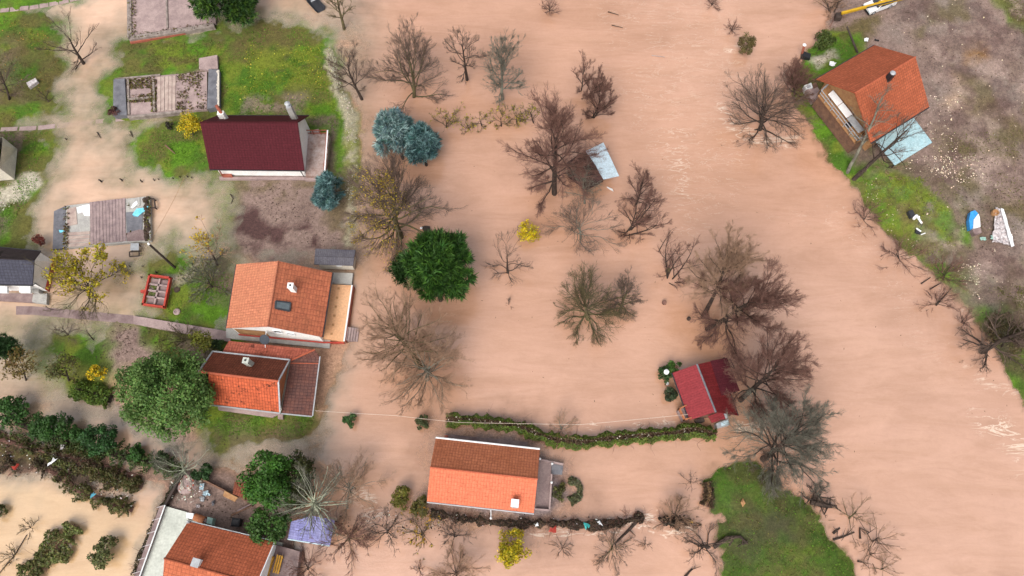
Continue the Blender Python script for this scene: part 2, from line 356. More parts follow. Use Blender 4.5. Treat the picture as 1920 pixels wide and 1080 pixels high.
# ------------------------------------------------------------------ terrain: land shapes in the flood
GRASS = (.086, .185, .012); GRASS_D = (.05, .108, .011); GRASS_Y = (.15, .175, .02); OLIVE = (.105, .082, .03); MUD = (.235, .165, .14)
MUD_D = (.155, .105, .088); SOIL = (.075, .038, .036); SILT = (.4, .24, .16); GRAV = (.42, .38, .3); DARK = (.06, .045, .032); GREYM = (.215, .175, .15)
LAND = [  # polygon, shore slope, plateau height
    ([(-300, -200), (250, -200), (150, -2), (0, 18), (-300, 50)], .1, .5),
    ([(-300, 30), (0, 27), (70, 24), (95, 48), (98, 95), (108, 140), (104, 180), (112, 205), (60, 232), (-300, 250)], .045, .35),
    ([(238, 85), (400, 70), (420, 52), (480, 47), (548, 52), (600, 85), (612, 130), (628, 185), (645, 235), (652, 300), (650, 370), (655, 470), (600, 482), (445, 486), (440, 400), (432, 350), (385, 322), (330, 322), (262, 300), (250, 262), (300, 238), (372, 228), (380, 214), (215, 218), (210, 150), (238, 125)], .035, .45),
    (band([(612, 90), (632, 160), (655, 215), (662, 280), (655, 360), (652, 465)], [10, 13, 18, 20, 14, 10]), .35, .35),
    ([(-300, 246), (70, 240), (96, 262), (92, 300), (72, 345), (68, 368), (56, 380), (50, 462), (-300, 480)], .045, .5),
    ([(302, 492), (340, 484), (346, 512), (308, 516)], .03, .12),
    ([(318, 530), (395, 500), (440, 480), (450, 560), (425, 622), (340, 608), (290, 590), (282, 560)], .03, .25),
    ([(185, 640), (215, 602), (430, 628), (640, 645), (655, 640), (600, 785), (560, 822), (400, 838), (385, 800), (330, 840), (215, 760), (180, 700)], .12, .3),
    ([(90, 655), (150, 650), (180, 668), (165, 700), (110, 690)], .02, .02),
    ([(-300, 775), (0, 812), (100, 842), (230, 878), (330, 896), (430, 880), (470, 905), (455, 980), (330, 960), (305, 905), (200, 892), (150, 905), (100, 892), (0, 884), (-300, 872)], .14, .22),
    ([(390, 800), (600, 790), (590, 850), (480, 880), (390, 868)], .08, -.04),
    ([(245, 380), (300, 350), (440, 340), (440, 560), (330, 560), (300, 480)], .08, -.5), ([(90, 250), (250, 235), (260, 330), (150, 345), (80, 330)], .08, -.5), ([(110, 40), (215, 60), (215, 210), (110, 215)], .05, -.24), ([(0, 590), (200, 590), (220, 700), (100, 720), (0, 640)], .06, -.34), ([(120, 740), (330, 800), (400, 880), (300, 880), (140, 800)], .08, -.5), ([(410, 190), (450, 120), (455, 210), (415, 215)], .03, -.05), ([(540, 40), (630, 60), (625, 95), (545, 75)], .03, -.06),
    ([(300, 950), (345, 885), (400, 890), (485, 940), (540, 1000), (575, 1300), (180, 1300), (262, 1080)], .25, .5),
    ([(815, 812), (992, 826), (1012, 846), (1062, 868), (1056, 900), (1075, 925), (1030, 962), (1000, 972), (800, 950)], .05, .12),
    ([(1318, 890), (1345, 878), (1400, 868), (1430, 872), (1452, 896), (1500, 938), (1528, 956), (1540, 992), (1582, 1045), (1612, 1085), (1750, 1320), (1355, 1320), (1352, 1080), (1362, 1035), (1345, 1020), (1355, 1000), (1350, 965), (1325, 960)], .3, .6),
    ([(1600, -300), (1575, -40), (1548, 62), (1512, 108), (1480, 150), (1488, 195), (1520, 245), (1560, 305), (1602, 345), (1640, 412), (1700, 476), (1745, 512), (1792, 552), (1832, 612), (1868, 642), (1890, 702), (1935, 765), (2600, 1200), (2600, -300)], .3, 1.1),
]
HT = np.full(XX.shape, -1.3)
for poly, sl_, top in LAND:
    HT = np.maximum(HT, np.clip(sdf(poly) * sl_, -1.3, top))
HT += (fbm(XX, YY, 1.8, 5) - .5) * .13 + (fbm(XX, YY, 7, 8) - .5) * .14
COLG = np.empty(XX.shape + (3,)); COLG[:] = SILT
GR = np.zeros(XX.shape)                   # how grassy
def paint(pix, col, feather=.8, amt=1.0, grass=0.0, nz=0.0, seed=3, sc=2.0, grow=0.0):
    a = np.clip((sdf(pix) + grow) / feather + .5, 0, 1)
    if nz: a = a * np.clip((fbm(XX, YY, sc, seed) - nz) * 7 + .5, 0, 1)
    a = a * amt
    COLG[:] = COLG * (1 - a[..., None]) + np.array(col) * a[..., None]; GR[:] = GR * (1 - a) + grass * a
lawn = lambda pix, f=1.2, g_=1.5: (paint(pix, GRASS, f, 1, 1, grow=g_), paint(pix, GRASS_D, f, .8, 1, .48, 31, 3, grow=g_), paint(pix, GRASS_Y, f, .7, 1, .56, 41, 2.2, grow=g_), paint(pix, OLIVE, f, .75, .7, .53, 51, 3, grow=g_))
lawn([(-300, -250), (560, -100), (560, 60), (435, 350), (435, 620), (-300, 620)], 3, 0)
paint(LAND[2][0], MUD, 2)
lawn([(90, 250), (250, 235), (260, 330), (150, 345), (80, 330)], 4, 0); lawn([(110, 40), (215, 60), (215, 210), (110, 215)], 3, 0); lawn([(0, 590), (200, 590), (230, 700), (100, 720), (0, 640)], 4, 0); lawn([(300, 480), (340, 370), (440, 345), (440, 560), (330, 560)], 4, 0); lawn([(540, 40), (630, 60), (625, 95), (545, 75)], 2, 0)
paint([(120, 740), (330, 800), (400, 880), (300, 880), (140, 800)], GREYM, 3)
lawn([(-300, -200), (250, -200), (130, -2), (0, 18), (-300, 50)])
lawn(LAND[1][0], 3, 2.5); paint([(20, 60), (100, 70), (120, 150), (90, 200), (-50, 200), (-50, 60)], OLIVE, 2, .75, .6, .42, 7); paint([(-100, 90), (30, 90), (40, 190), (-100, 200)], MUD_D, 3, .5, .2, .45, 9)
lawn([(405, 50), (550, 46), (605, 85), (650, 240), (650, 340), (622, 345), (610, 260), (590, 205), (440, 212), (412, 200)])
paint([(405, 48), (545, 45), (560, 75), (520, 100), (420, 105)], OLIVE, 2, .7, .7, .4, 17); paint([(470, 90), (620, 95), (610, 165), (480, 170)], GRASS_Y, 2, .75, 1, .42, 13, 1.2)
paint([(460, 185), (575, 180), (560, 215), (455, 214)], MUD, 1.2, .7, .2, .42, 23); paint([(565, 215), (620, 215), (655, 300), (640, 345), (618, 340), (612, 245)], MUD_D, .8, .8, .1, .35, 29)
paint([(632, 240), (645, 240), (648, 300), (636, 345), (624, 345), (634, 300)], GRASS, .6, .9, 1)
for ln in ([(240, 98), (320, 88), (405, 80)], [(232, 122), (320, 112), (372, 108)], [(212, 140), (300, 128)]):
    lawn(band(ln, 8), .8); paint(band(ln, 8), OLIVE, .8, .8, .7, .4, 61)
lawn([(245, 260), (300, 232), (375, 226), (388, 322), (330, 330), (262, 305)], 2.5, 2.5)
lawn([(235, 215), (345, 205), (378, 212), (372, 222), (240, 226)], 1)
paint([(440, 350), (640, 345), (655, 470), (600, 482), (445, 486)], MUD, 2); paint([(440, 340), (620, 340), (560, 372), (440, 360)], OLIVE, 1.5, .7, .5, .42, 71)
paint([(436, 385), (475, 392), (500, 430), (580, 415), (605, 468), (520, 462), (445, 440)], SOIL, .8, .95, 0, .38, 73, 1.8); paint([(450, 460), (490, 455), (490, 482), (455, 484)], SOIL, 1, .7, 0, .42, 75); paint([(470, 375), (600, 365), (640, 420), (560, 440), (480, 400)], MUD_D, 1.5, .5, 0, .5, 77, 1)
paint(band([(612, 90), (632, 160), (655, 215), (662, 280), (655, 360), (652, 465)], [8, 10, 13, 14, 10, 8]), (.32, .29, .2), .7, 1)
paint(band([(660, 240), (664, 300), (656, 370)], [17, 19, 15]), GRASS_Y, .8, .75, .6, .46, 81, 1); paint(band([(655, 330), (640, 380), (630, 440)], [25, 25, 20]), OLIVE, 2, .7, .4, .42, 83)
lawn(LAND[4][0], 1.5, 3); paint([(-50, 246), (45, 244), (30, 300), (15, 340), (-50, 345)], MUD_D, 1, .8, .2, .36, 85)
paint([(-200, 402), (0, 386), (40, 374), (68, 352), (70, 330), (50, 328), (0, 358), (-200, 372)], GRAV, .7, 1); paint([(-60, 388), (30, 385), (0, 470), (-60, 480)], MUD_D, 1, .7, .2, .42, 87)
lawn(LAND[5][0], 1, 2); lawn([(300, 540), (355, 520), (420, 540), (425, 600), (345, 600), (300, 582)], 2, 2); paint([(360, 480), (440, 480), (440, 560), (400, 560)], MUD_D, 2, .8, .2, .36, 89); paint([(345, 500), (400, 495), (390, 545), (350, 545)], GRASS_D, 2, .6, .8, .4, 91)
paint([(185, 640), (215, 602), (300, 615), (400, 640), (330, 680), (230, 700), (190, 700)], MUD, 2.5); paint([(200, 610), (260, 610), (260, 650), (210, 650)], SOIL, 2, .45, 0, .5, 93)
lawn([(285, 622), (415, 630), (425, 655), (395, 690), (330, 660)], 1.5); paint([(285, 620), (420, 630), (420, 680), (300, 670)], OLIVE, 1.5, .8, .6, .42, 95)
paint([(330, 640), (400, 650), (395, 720), (340, 720)], MUD, 1.5, .8, 0, .42, 97)
paint([(380, 760), (600, 775), (640, 700), (620, 800), (560, 822), (390, 838)], OLIVE, 1.5, .8, .5); lawn([(385, 775), (560, 780), (540, 812), (400, 815)], 1.5); paint([(400, 800), (560, 800), (560, 850), (400, 850)], MUD_D, 2, .7, .2, .45, 99)
lawn(LAND[8][0], 2, 2); paint([(120, 690), (180, 690), (175, 720), (120, 720)], OLIVE, 2, .6)
BK = [q for q in LAND if q[0][0] == (-300, 740) or q[0][0] == (-300, 775)][0][0]; paint(BK, MUD_D, 2, .9); paint([(-60, 790), (100, 838), (260, 900), (250, 950), (100, 890), (-60, 870)], DARK, 1.5, .85, .2, .33, 101); paint([(-60, 815), (90, 845), (130, 862), (60, 868), (-60, 850)], OLIVE, 1.5, .9, .6, .38, 103)
paint([(0, 800), (60, 812), (130, 845), (60, 840)], GRAV, 1, .5, 0, .5, 105); paint([(390, 800), (600, 790), (590, 850), (480, 880), (390, 868)], OLIVE, 2, .6, .3)
paint([q for q in LAND if q[2] == .5 and q[1] == .25][0][0], MUD, 1); paint([(300, 950), (345, 885), (362, 890), (318, 955)], DARK, .8, .9)
paint([q for q in LAND if q[2] == .12 and q[1] == .05][0][0], (.22, .17, .165), 1.5); paint([(1030, 890), (1058, 890), (1062, 940), (1035, 945)], SOIL, 1, .8, 0, .35, 107)
i_ = [k for k, q in enumerate(LAND) if q[2] == .6][0]; ISL = LAND[i_][0]; lawn(ISL, .8, .3); paint([(1400, 868), (1450, 890), (1540, 990), (1500, 1000), (1420, 920)], OLIVE, 2.5, .8, .6, .42, 109); paint([(1480, 960), (1520, 985), (1570, 1045), (1555, 1050), (1490, 990)], MUD_D, 1, .7, .2, .45, 111)
paint(ISL, GRASS_D, 2, .8, 1, .42, 113, 4); paint(ISL, OLIVE, 2, .7, .7, .5, 114, 2.5); paint(ISL, (.045, .1, .01), 1, .5, 1); paint([(1345, 950), (1480, 900), (1500, 1000), (1400, 1080), (1350, 1040)], DARK, 4, .6, .6, .46, 118, 3); paint(ISL, (.09, .075, .03), 1, .55, .6, .55, 119, 1.6); paint([(1430, 975), (1480, 970), (1490, 1010), (1440, 1010)], DARK, 2, .6, .4, .42, 115); paint([(1318, 905), (1336, 900), (1336, 948), (1320, 955)], DARK, .8, .8, .2); paint([(1450, 1060), (1530, 1050), (1530, 1120), (1450, 1120)], OLIVE, 2, .6, .5, .4, 117)
paint([q for q in LAND if q[2] == 1.1][0][0], MUD, 1); paint([(1540, 60), (1640, 40), (1640, 60), (1585, 110), (1545, 150), (1500, 140)], OLIVE, 1.5, .9, .7); lawn([(1500, 120), (1545, 70), (1585, 85), (1580, 130), (1530, 160), (1495, 150)], 1.2)
paint([(1520, 115), (1560, 95), (1560, 120), (1535, 140)], (.42, .36, .3), 1, .9); lawn([(1490, 190), (1525, 170), (1560, 240), (1600, 290), (1590, 330), (1560, 300), (1520, 245)], 1); paint([(1530, 180), (1560, 200), (1620, 290), (1640, 330), (1600, 320), (1560, 250)], MUD_D, .8, .85, .1, .3, 119)
lawn([(1600, 345), (1650, 330), (1760, 360), (1790, 420), (1780, 480), (1800, 545), (1745, 512), (1700, 470), (1640, 410)], 1.5); paint([(1600, 340), (1700, 330), (1800, 400), (1800, 540), (1700, 470)], OLIVE, 2, .75, .7, .46, 121, 3); paint([(1690, 380), (1760, 420), (1760, 500), (1700, 460)], GRASS_Y, 2, .6, 1, .45, 122, 2)
paint([(1740, 280), (1940, 260), (2000, 420), (1900, 440), (1800, 360)], OLIVE, 3, .75, .5, .5, 123, 3.5); lawn([(1860, 550), (1930, 535), (2300, 700), (2300, 1000), (1935, 765), (1890, 700), (1832, 612)], 2); paint([(1800, 545), (1880, 560), (1990, 620), (1990, 780), (1890, 700), (1832, 610)], (.06, .06, .022), 2, .8, .6, .4, 125)
lawn([(1870, -200), (2300, -200), (2300, 60), (1930, 60), (1880, 15)], 2); paint([(1860, -200), (2300, -200), (2300, 80), (1930, 80)], OLIVE, 3, .7, .6, .48, 127); paint([(1880, 180), (1990, 160), (1990, 300), (1890, 280)], OLIVE, 3, .6, .4, .52, 131)
paint([(1640, 60), (1900, 20), (1930, 300), (1780, 300), (1740, 200)], GREYM, 3, .6, 0, .5, 133, 5); paint([(1700, 20), (1900, 20), (1920, 350), (1750, 350)], MUD_D, 2, .55, 0, .55, 135, 1.6)
paint([(1812, 82), (1832, 80), (1840, 100), (1846, 122), (1830, 134), (1808, 130), (1802, 105)], (.2, .105, .04), 1.6, .9); paint([(1780, 150), (1810, 160), (1800, 215), (1765, 210)], (.42, .29, .2), 2, .9); paint([(1745, 330), (1800, 345), (1790, 370), (1740, 362)], MUD, 1, .8); paint([(1860, 480), (1960, 470), (1960, 530), (1870, 545), (1840, 520)], MUD, 2, .9)
BP = [(1600, -60), (1960, -60), (1990, 640), (1890, 660), (1800, 540), (1745, 500), (1650, 350), (1760, 280), (1740, 190), (1690, 60)]
paint(BP, GREYM, 4, .8, 0, .54, 141, 7); paint(BP, OLIVE, 4, .7, .5, .57, 143, 5); paint(BP, (.34, .25, .21), 4, .6, 0, .56, 145, 3.5); paint(BP, MUD_D, 3, .7, .1, .52, 146, 2.2); paint(BP, SOIL, 3, .45, 0, .6, 147, 1.8)
paint([(1600, 345), (1650, 330), (1760, 360), (1790, 420), (1780, 480), (1800, 545), (1745, 512), (1700, 470), (1640, 410)], MUD_D, 1.5, .8, .1, .52, 149, 2.6)
BG = [(1600, 345), (1650, 335), (1720, 350), (1770, 400), (1775, 470), (1800, 545), (1745, 512), (1700, 470), (1640, 410)]
paint(BG, GRASS, 1.2, .8, 1, .44, 151, 2.4); paint(BG, GRASS_Y, 1.2, .7, 1, .52, 153, 1.6); paint(BG, OLIVE, 1, .7, .5, .52, 155, 1.2)
def gz(x, y):
    i = int(np.clip(np.searchsorted(GX, x) - 1, 0, len(GX) - 2)); j = int(np.clip(np.searchsorted(GY, y) - 1, 0, len(GY) - 2))
    return float(HT[i:i + 2, j:j + 2].mean())
def G(px, py=None, up=0.0):                # ground (or water) point under a pixel
    if py is None: px, py = px
    z = 0
    for _ in range(3):
        p = P(px, py, z); z = max(gz(p.x, p.y), 0)
    return P(px, py, z + up)
nx_, ny_ = XX.shape
ii, jj = np.meshgrid(np.arange(nx_ - 1), np.arange(ny_ - 1), indexing='ij')
gf = np.stack([ii * ny_ + jj, (ii + 1) * ny_ + jj, (ii + 1) * ny_ + jj + 1, ii * ny_ + jj + 1], -1).reshape(-1, 4)
m, t, n, b = nodes_of('ground')
a = N(t, 'ShaderNodeAttribute', attribute_name='Col'); ga = N(t, 'ShaderNodeAttribute', attribute_name='grassy'); g = N(t, 'ShaderNodeNewGeometry')
n1 = N(t, 'ShaderNodeTexNoise', Scale=2.3, Detail=8, Roughness=.75); n2 = N(t, 'ShaderNodeTexNoise', Scale=6, Detail=6, Roughness=.8)
for q in (n1, n2): t.links.new(g.outputs['Position'], q.inputs['Vector'])
c = mixc(t, a.outputs[0], ramp(t, n1.outputs[0], [(.32, .55), (.68, 1.35)]), .8, 'MULTIPLY')
c = mixc(t, c, ramp(t, n2.outputs[0], [(.33, .5), (.67, 1.4)]), .75, 'MULTIPLY')
t.links.new(c, b.inputs['Base Color']); b.inputs['Roughness'].default_value = .85; b.inputs['Specular IOR Level'].default_value = .2
bump(t, b, n2.outputs[0], .7, .12); M['ground'] = m
o = mesh_np('ground', np.stack([XX, YY, HT], -1).reshape(-1, 3), [gf], [m], cols={'Col': COLG.reshape(-1, 3), 'grassy': GR.ravel()}, smooth=True); tag(o, kind='structure')
# ------------------------------------------------------------------ flood water
WC = np.empty(XX.shape + (3,)); WC[:] = (.4, .205, .105)
def wpaint(pix, col, f, amt=1):
    a = np.clip(sdf(pix, False) / f + .5, 0, 1)[..., None] * amt; WC[:] = WC * (1 - a) + np.array(col) * a
wpaint([(-300, -200), (640, -200), (600, 60), (430, 60), (430, 480), (300, 620), (-300, 620)], (.575, .34, .2), 6)
wpaint([(-300, 560), (300, 600), (220, 760), (-300, 760)], (.47, .27, .12), 6, .8)
wpaint([(-300, 860), (100, 890), (300, 960), (200, 1300), (-300, 1300)], (.47, .29, .12), 4)
wpaint([(430, -100), (560, -100), (580, 20), (520, 50), (455, 55)], (.42, .2, .075), 3, .8)
wpaint([(600, 480), (700, 440), (800, 640), (860, 800), (780, 1000), (600, 1000), (620, 700)], (.38, .19, .085), 8, .6)
wpaint([(1250, 640), (1400, 560), (1450, 760), (1380, 860), (1250, 840)], (.38, .19, .08), 8, .6); wpaint([(1350, 480), (1700, 500), (2100, 900), (2100, 1300), (1500, 1300), (1600, 900)], (.41, .225, .13), 14, .9); wpaint([(1200, -50), (1540, -50), (1480, 200), (1250, 200)], (.42, .225, .125), 10, .8); wpaint([(850, 620), (1230, 640), (1230, 780), (900, 770)], (.42, .225, .125), 8, .7); wpaint([(900, 250), (1320, 280), (1300, 520), (950, 560)], (.39, .2, .1), 14, .6)
WC += np.array((.062, .057, .07))
depth = -HT
cl = fbm(XX, YY, 4, 77)
opac = np.clip(1 - np.exp(-np.clip(depth, 0, 9) * (4.6 + 8 * cl)) + np.clip(depth * 3, 0, .1), 0, 1)
sh = np.exp(-np.clip(depth, 0, 9) * 6.5)[..., None] * .9; sh = sh * np.clip((unproj(680, 500)[0] - XX[..., None]) / 8 + .5, 0, 1); WC[:] = WC * (1 - sh) + np.array((.36, .355, .275)) * sh
foam = np.zeros(XX.shape)
def fpaint(pix, amt, f=1.0): foam[:] = np.maximum(foam, np.clip(sdf(pix, True) / f + .5, 0, 1) * amt)
fpaint([(1050, -60), (1420, -60), (1470, 300), (1330, 520), (1240, 470), (1130, 200)], .34, 8)
fpaint([(1220, 220), (1300, 220), (1320, 420), (1270, 420)], .52, 4); fpaint(band([(1345, 195), (1380, 245), (1430, 270), (1500, 260)], 16), .68, 1.5)
fpaint(band([(1820, 780), (1870, 800), (1920, 850), (1990, 900)], [14, 28, 38, 40]), .72, 3); fpaint(band([(1800, 690), (1850, 720), (1930, 740)], 12), .6, 2)
fpaint(band([(1375, 795), (1410, 805), (1450, 800)], [16, 24, 18]), .95, 1.5); fpaint(band([(1395, 840), (1450, 830), (1500, 860)], 30), .5, 2)
fpaint(band([(1205, 960), (1225, 975), (1215, 990)], 13), .9, .8); fpaint(band([(990, 998), (1100, 995), (1160, 990), (1210, 985)], 6), .85, .6); fpaint(band([(1240, 995), (1310, 993)], 8), .8, .6)
fpaint(band([(655, 900), (680, 930), (700, 960), (680, 985)], 16), .75, 1.2); fpaint(band([(720, 985), (800, 985), (860, 975)], 10), .6, 1)
fpaint(band([(1100, 795), (1125, 795), (1150, 800)], 9), .6, .8); fpaint(band([(1190, 805), (1240, 785), (1270, 800)], 10), .6, .8); fpaint(band([(1265, 730), (1285, 770)], 10), .4, 1)
fpaint([(1340, 400), (1620, 330), (1900, 800), (1700, 700), (1560, 480)], .33, 8); fpaint(band([(1490, 190), (1520, 245), (1602, 345), (1700, 476), (1832, 612), (1890, 702)], 9), .42, 1)
fpaint(band([(1530, 960), (1545, 1000), (1590, 1055)], 7), .5, .8); fpaint(band([(1480, 120), (1440, 230)], 12), .4, 1)
fpaint([(1385, 75), (1405, 85), (1385, 105), (1350, 100)], .7, 1)
m, t, n, b = nodes_of('muddy_water')
a = N(t, 'ShaderNodeAttribute', attribute_name='Col'); op = N(t, 'ShaderNodeAttribute', attribute_name='opacity'); fo = N(t, 'ShaderNodeAttribute', attribute_name='foam'); g = N(t, 'ShaderNodeNewGeometry')
mp = N(t, 'ShaderNodeMapping'); mp.inputs['Rotation'].default_value = (0, 0, R(48)); mp.inputs['Scale'].default_value = (.22, 1.0, 1); t.links.new(g.outputs['Position'], mp.inputs[0])
big = N(t, 'ShaderNodeTexNoise', Scale=.09, Detail=5, Roughness=.6, Distortion=.6); t.links.new(g.outputs['Position'], big.inputs['Vector'])
stk = N(t, 'ShaderNodeTexNoise', Scale=.9, Detail=7, Roughness=.65, Distortion=1.6); t.links.new(mp.outputs[0], stk.inputs['Vector'])
fin = N(t, 'ShaderNodeTexNoise', Scale=2.6, Detail=5, Roughness=.7, Distortion=.5); t.links.new(g.outputs['Position'], fin.inputs['Vector'])
c = mixc(t, a.outputs[0], ramp(t, big.outputs[0], [(.3, (.86, .83, .8)), (.7, (1.1, 1.1, 1.1))]), .8, 'MULTIPLY')
mid = N(t, 'ShaderNodeTexNoise', Scale=.27, Detail=5, Roughness=.65, Distortion=1.2); t.links.new(mp.outputs[0], mid.inputs['Vector'])
c = mixc(t, c, ramp(t, mid.outputs[0], [(.3, (.87, .84, .79)), (.52, (1, 1, 1)), (.7, (1.06, 1.07, 1.1))]), .9, 'MULTIPLY')
c = mixc(t, c, ramp(t, stk.outputs[0], [(.25, (.88, .86, .83)), (.5, (1, 1, 1)), (.78, (1.08, 1.09, 1.11))]), .7, 'MULTIPLY')
c = mixc(t, c, ramp(t, fin.outputs[0], [(.3, .96), (.7, 1.03)]), .8, 'MULTIPLY')
# foam: thin curls of a distorted noise near its mid value, kept where the flow is broken
fn = N(t, 'ShaderNodeTexNoise', Scale=.75, Detail=6, Roughness=.62, Distortion=1.9); t.links.new(mp.outputs[0], fn.inputs['Vector'])
s1 = N(t, 'ShaderNodeMath', operation='SUBTRACT'); t.links.new(fn.outputs[0], s1.inputs[0]); s1.inputs[1].default_value = .5
s2 = N(t, 'ShaderNodeMath', operation='ABSOLUTE'); t.links.new(s1.outputs[0], s2.inputs[0])
s3 = N(t, 'ShaderNodeMath', operation='MULTIPLY'); t.links.new(s2.outputs[0], s3.inputs[0]); s3.inputs[1].default_value = 13.0
s4 = N(t, 'ShaderNodeMath', operation='SUBTRACT'); t.links.new(fo.outputs['Fac'], s4.inputs[0]); t.links.new(s3.outputs[0], s4.inputs[1])
s5 = N(t, 'ShaderNodeMath', operation='SUBTRACT'); t.links.new(s4.outputs[0], s5.inputs[0])
br_ = N(t, 'ShaderNodeTexNoise', Scale=.5, Detail=4); t.links.new(g.outputs['Position'], br_.inputs['Vector'])
s6 = N(t, 'ShaderNodeMath', operation='MULTIPLY'); t.links.new(br_.outputs[0], s6.inputs[0]); s6.inputs[1].default_value = .38; t.links.new(s6.outputs[0], s5.inputs[1])
ff = ramp(t, s5.outputs[0], [(.0, 0.0), (.38, .8)])
c = mixc(t, c, (.66, .53, .42), ff)
t.links.new(c, b.inputs['Base Color']); b.inputs['Roughness'].default_value = .07; b.inputs['IOR'].default_value = 2.05
hh = N(t, 'ShaderNodeMath', operation='ADD'); t.links.new(stk.outputs[0], hh.inputs[0]); t.links.new(fin.outputs[0], hh.inputs[1])
bump(t, b, hh.outputs[0], .2, .1)
tr = N(t, 'ShaderNodeBsdfTransparent'); mx = N(t, 'ShaderNodeMixShader')
pn = N(t, 'ShaderNodeTexNoise', Scale=.42, Detail=6, Roughness=.7); t.links.new(g.outputs['Position'], pn.inputs['Vector'])
pm = N(t, 'ShaderNodeMath', operation='MULTIPLY_ADD'); t.links.new(pn.outputs[0], pm.inputs[0]); pm.inputs[1].default_value = 1.9; pm.inputs[2].default_value = -.9
pa = N(t, 'ShaderNodeMath', operation='ADD', use_clamp=True)
q4 = N(t, 'ShaderNodeMath', operation='MULTIPLY'); q5 = N(t, 'ShaderNodeMath', operation='SUBTRACT'); q5.inputs[0].default_value = 1.0; t.links.new(op.outputs['Fac'], q5.inputs[1])
t.links.new(pm.outputs[0], q4.inputs[0]); t.links.new(q5.outputs[0], q4.inputs[1])
t.links.new(op.outputs['Fac'], pa.inputs[0]); t.links.new(q4.outputs[0], pa.inputs[1])
t.links.new(pa.outputs[0], mx.inputs[0]); t.links.new(tr.outputs[0], mx.inputs[1]); t.links.new(b.outputs[0], mx.inputs[2]); t.links.new(mx.outputs[0], n['Material Output'].inputs[0])
keep = (HT[:-1, :-1] < .12) | (HT[1:, 1:] < .12) | (HT[1:, :-1] < .12) | (HT[:-1, 1:] < .12)
o = mesh_np('flood_water', np.stack([XX, YY, np.zeros_like(XX)], -1).reshape(-1, 3), [gf[keep.ravel()]], [m], cols={'Col': WC.reshape(-1, 3), 'opacity': opac.ravel(), 'foam': foam.ravel()}, smooth=True); tag(o, kind='structure')
# ------------------------------------------------------------------ paths and paved yards (setting)
def strip_path(name, px_line, wpx, m_, up, n):
    mb = MB(); L = [G(p) for p in px_line]
    seg = []
    for i in range(len(L) - 1):
        for k in range(n): seg.append((L[i].lerp(L[i + 1], (k + .04) / n), L[i].lerp(L[i + 1], (k + .94) / n)))
    for s0, s1 in seg:
        d = (s1 - s0).normalized(); q = Vector((-d.y, d.x, 0)) * wpx / 28 * rnd.uniform(.9, 1.1)
        z = max(gz(s0.x, s0.y), -.1) + up
        mb.prism([s0 - q, s1 - q, s1 + q, s0 + q], z - .15, z)
    return tag(build(name, mb, m_), kind='structure')
strip_path('path', [(-60, 32), (0, 20), (55, 15), (110, 5), (170, -8)], 10, M['concrete_pink'], .04, 3)
strip_path('path', [(-60, 246), (0, 243), (70, 240), (140, 232), (215, 224), (300, 215), (372, 208)], 9, M['concrete_pink'], .02, 2)
def sheet(name, px, z, th, m_, kind='structure'):
    mb = MB(); pts = [P(p, z=z) for p in px]; mb.prism(pts, z - th, z); return tag(build(name, mb, m_), kind=kind)
sheet('path', [(250, 592), (300, 600), (432, 622), (432, 641), (300, 617), (250, 607)], .3, .4, M['concrete_pink'])
sheet('path', [(30, 574), (60, 574), (250, 591.5), (250, 607.5), (60, 590), (30, 590)], .015, .3, M['mud_floor'])
sheet('pavement', [(424, 616), (434, 614.5), (620, 634), (618, 653), (434, 635), (424, 633)], .36, .5, M['concrete'])
sheet('pavement', [(308, 948.5), (350, 960), (352, 974), (530, 1018), (500, 1100), (480, 1200), (230, 1200), (263, 1080)], .75, .9, M['concrete_pale'])
sheet('pavement', [(834, 814), (990, 829), (988, 848), (834, 836)], .22, .5, M['mud_floor'])
# ------------------------------------------------------------------ houses
def solve_ridge(a, b, rd, ze, zeb=None):
    A = (P(a[0], z=ze) + P(a[1], z=ze)) / 2; B = (P(b[0], z=zeb or ze) + P(b[1], z=zeb or ze)) / 2
    d = P(a[1], z=ze) - P(a[0], z=ze); d.z = 0; d.normalize(); q = Vector((-d.y, d.x, 0))
    mid = (A.dot(q) + B.dot(q)) / 2; best = None
    for k in range(10, 160):
        z = ze + k * .05; r = (P(rd[0], z=z) + P(rd[1], z=z)) / 2; e = abs(r.dot(q) - mid)
        if best is None or e < best[0]: best = (e, z)
    return best[1]
def roof_slope(root, E0, E1, R1, R0, m_, th=.14, name='roof_slope', extra=()):
    d = (E1 - E0).normalized(); nrm = (E1 - E0).cross(R0 - E0).normalized(); q = nrm.cross(d)
    pts = [E0, E1, R1, R0]; uvs = [((p - E0).dot(d), (p - E0).dot(q)) for p in pts]
    mb = MB(); mb.slab(pts, th, 0, uvs); return build(name, mb, m_, root)
def tri_uv(root, pts, m_, name='roof_slope', th=.14):
    d = (pts[1] - pts[0]).normalized(); nrm = (pts[1] - pts[0]).cross(pts[2] - pts[0]).normalized(); q = nrm.cross(d)
    mb = MB(); mb.slab(pts, th, 0, [((p - pts[0]).dot(d), (p - pts[0]).dot(q)) for p in pts]); return build(name, mb, m_, root)
class House: pass
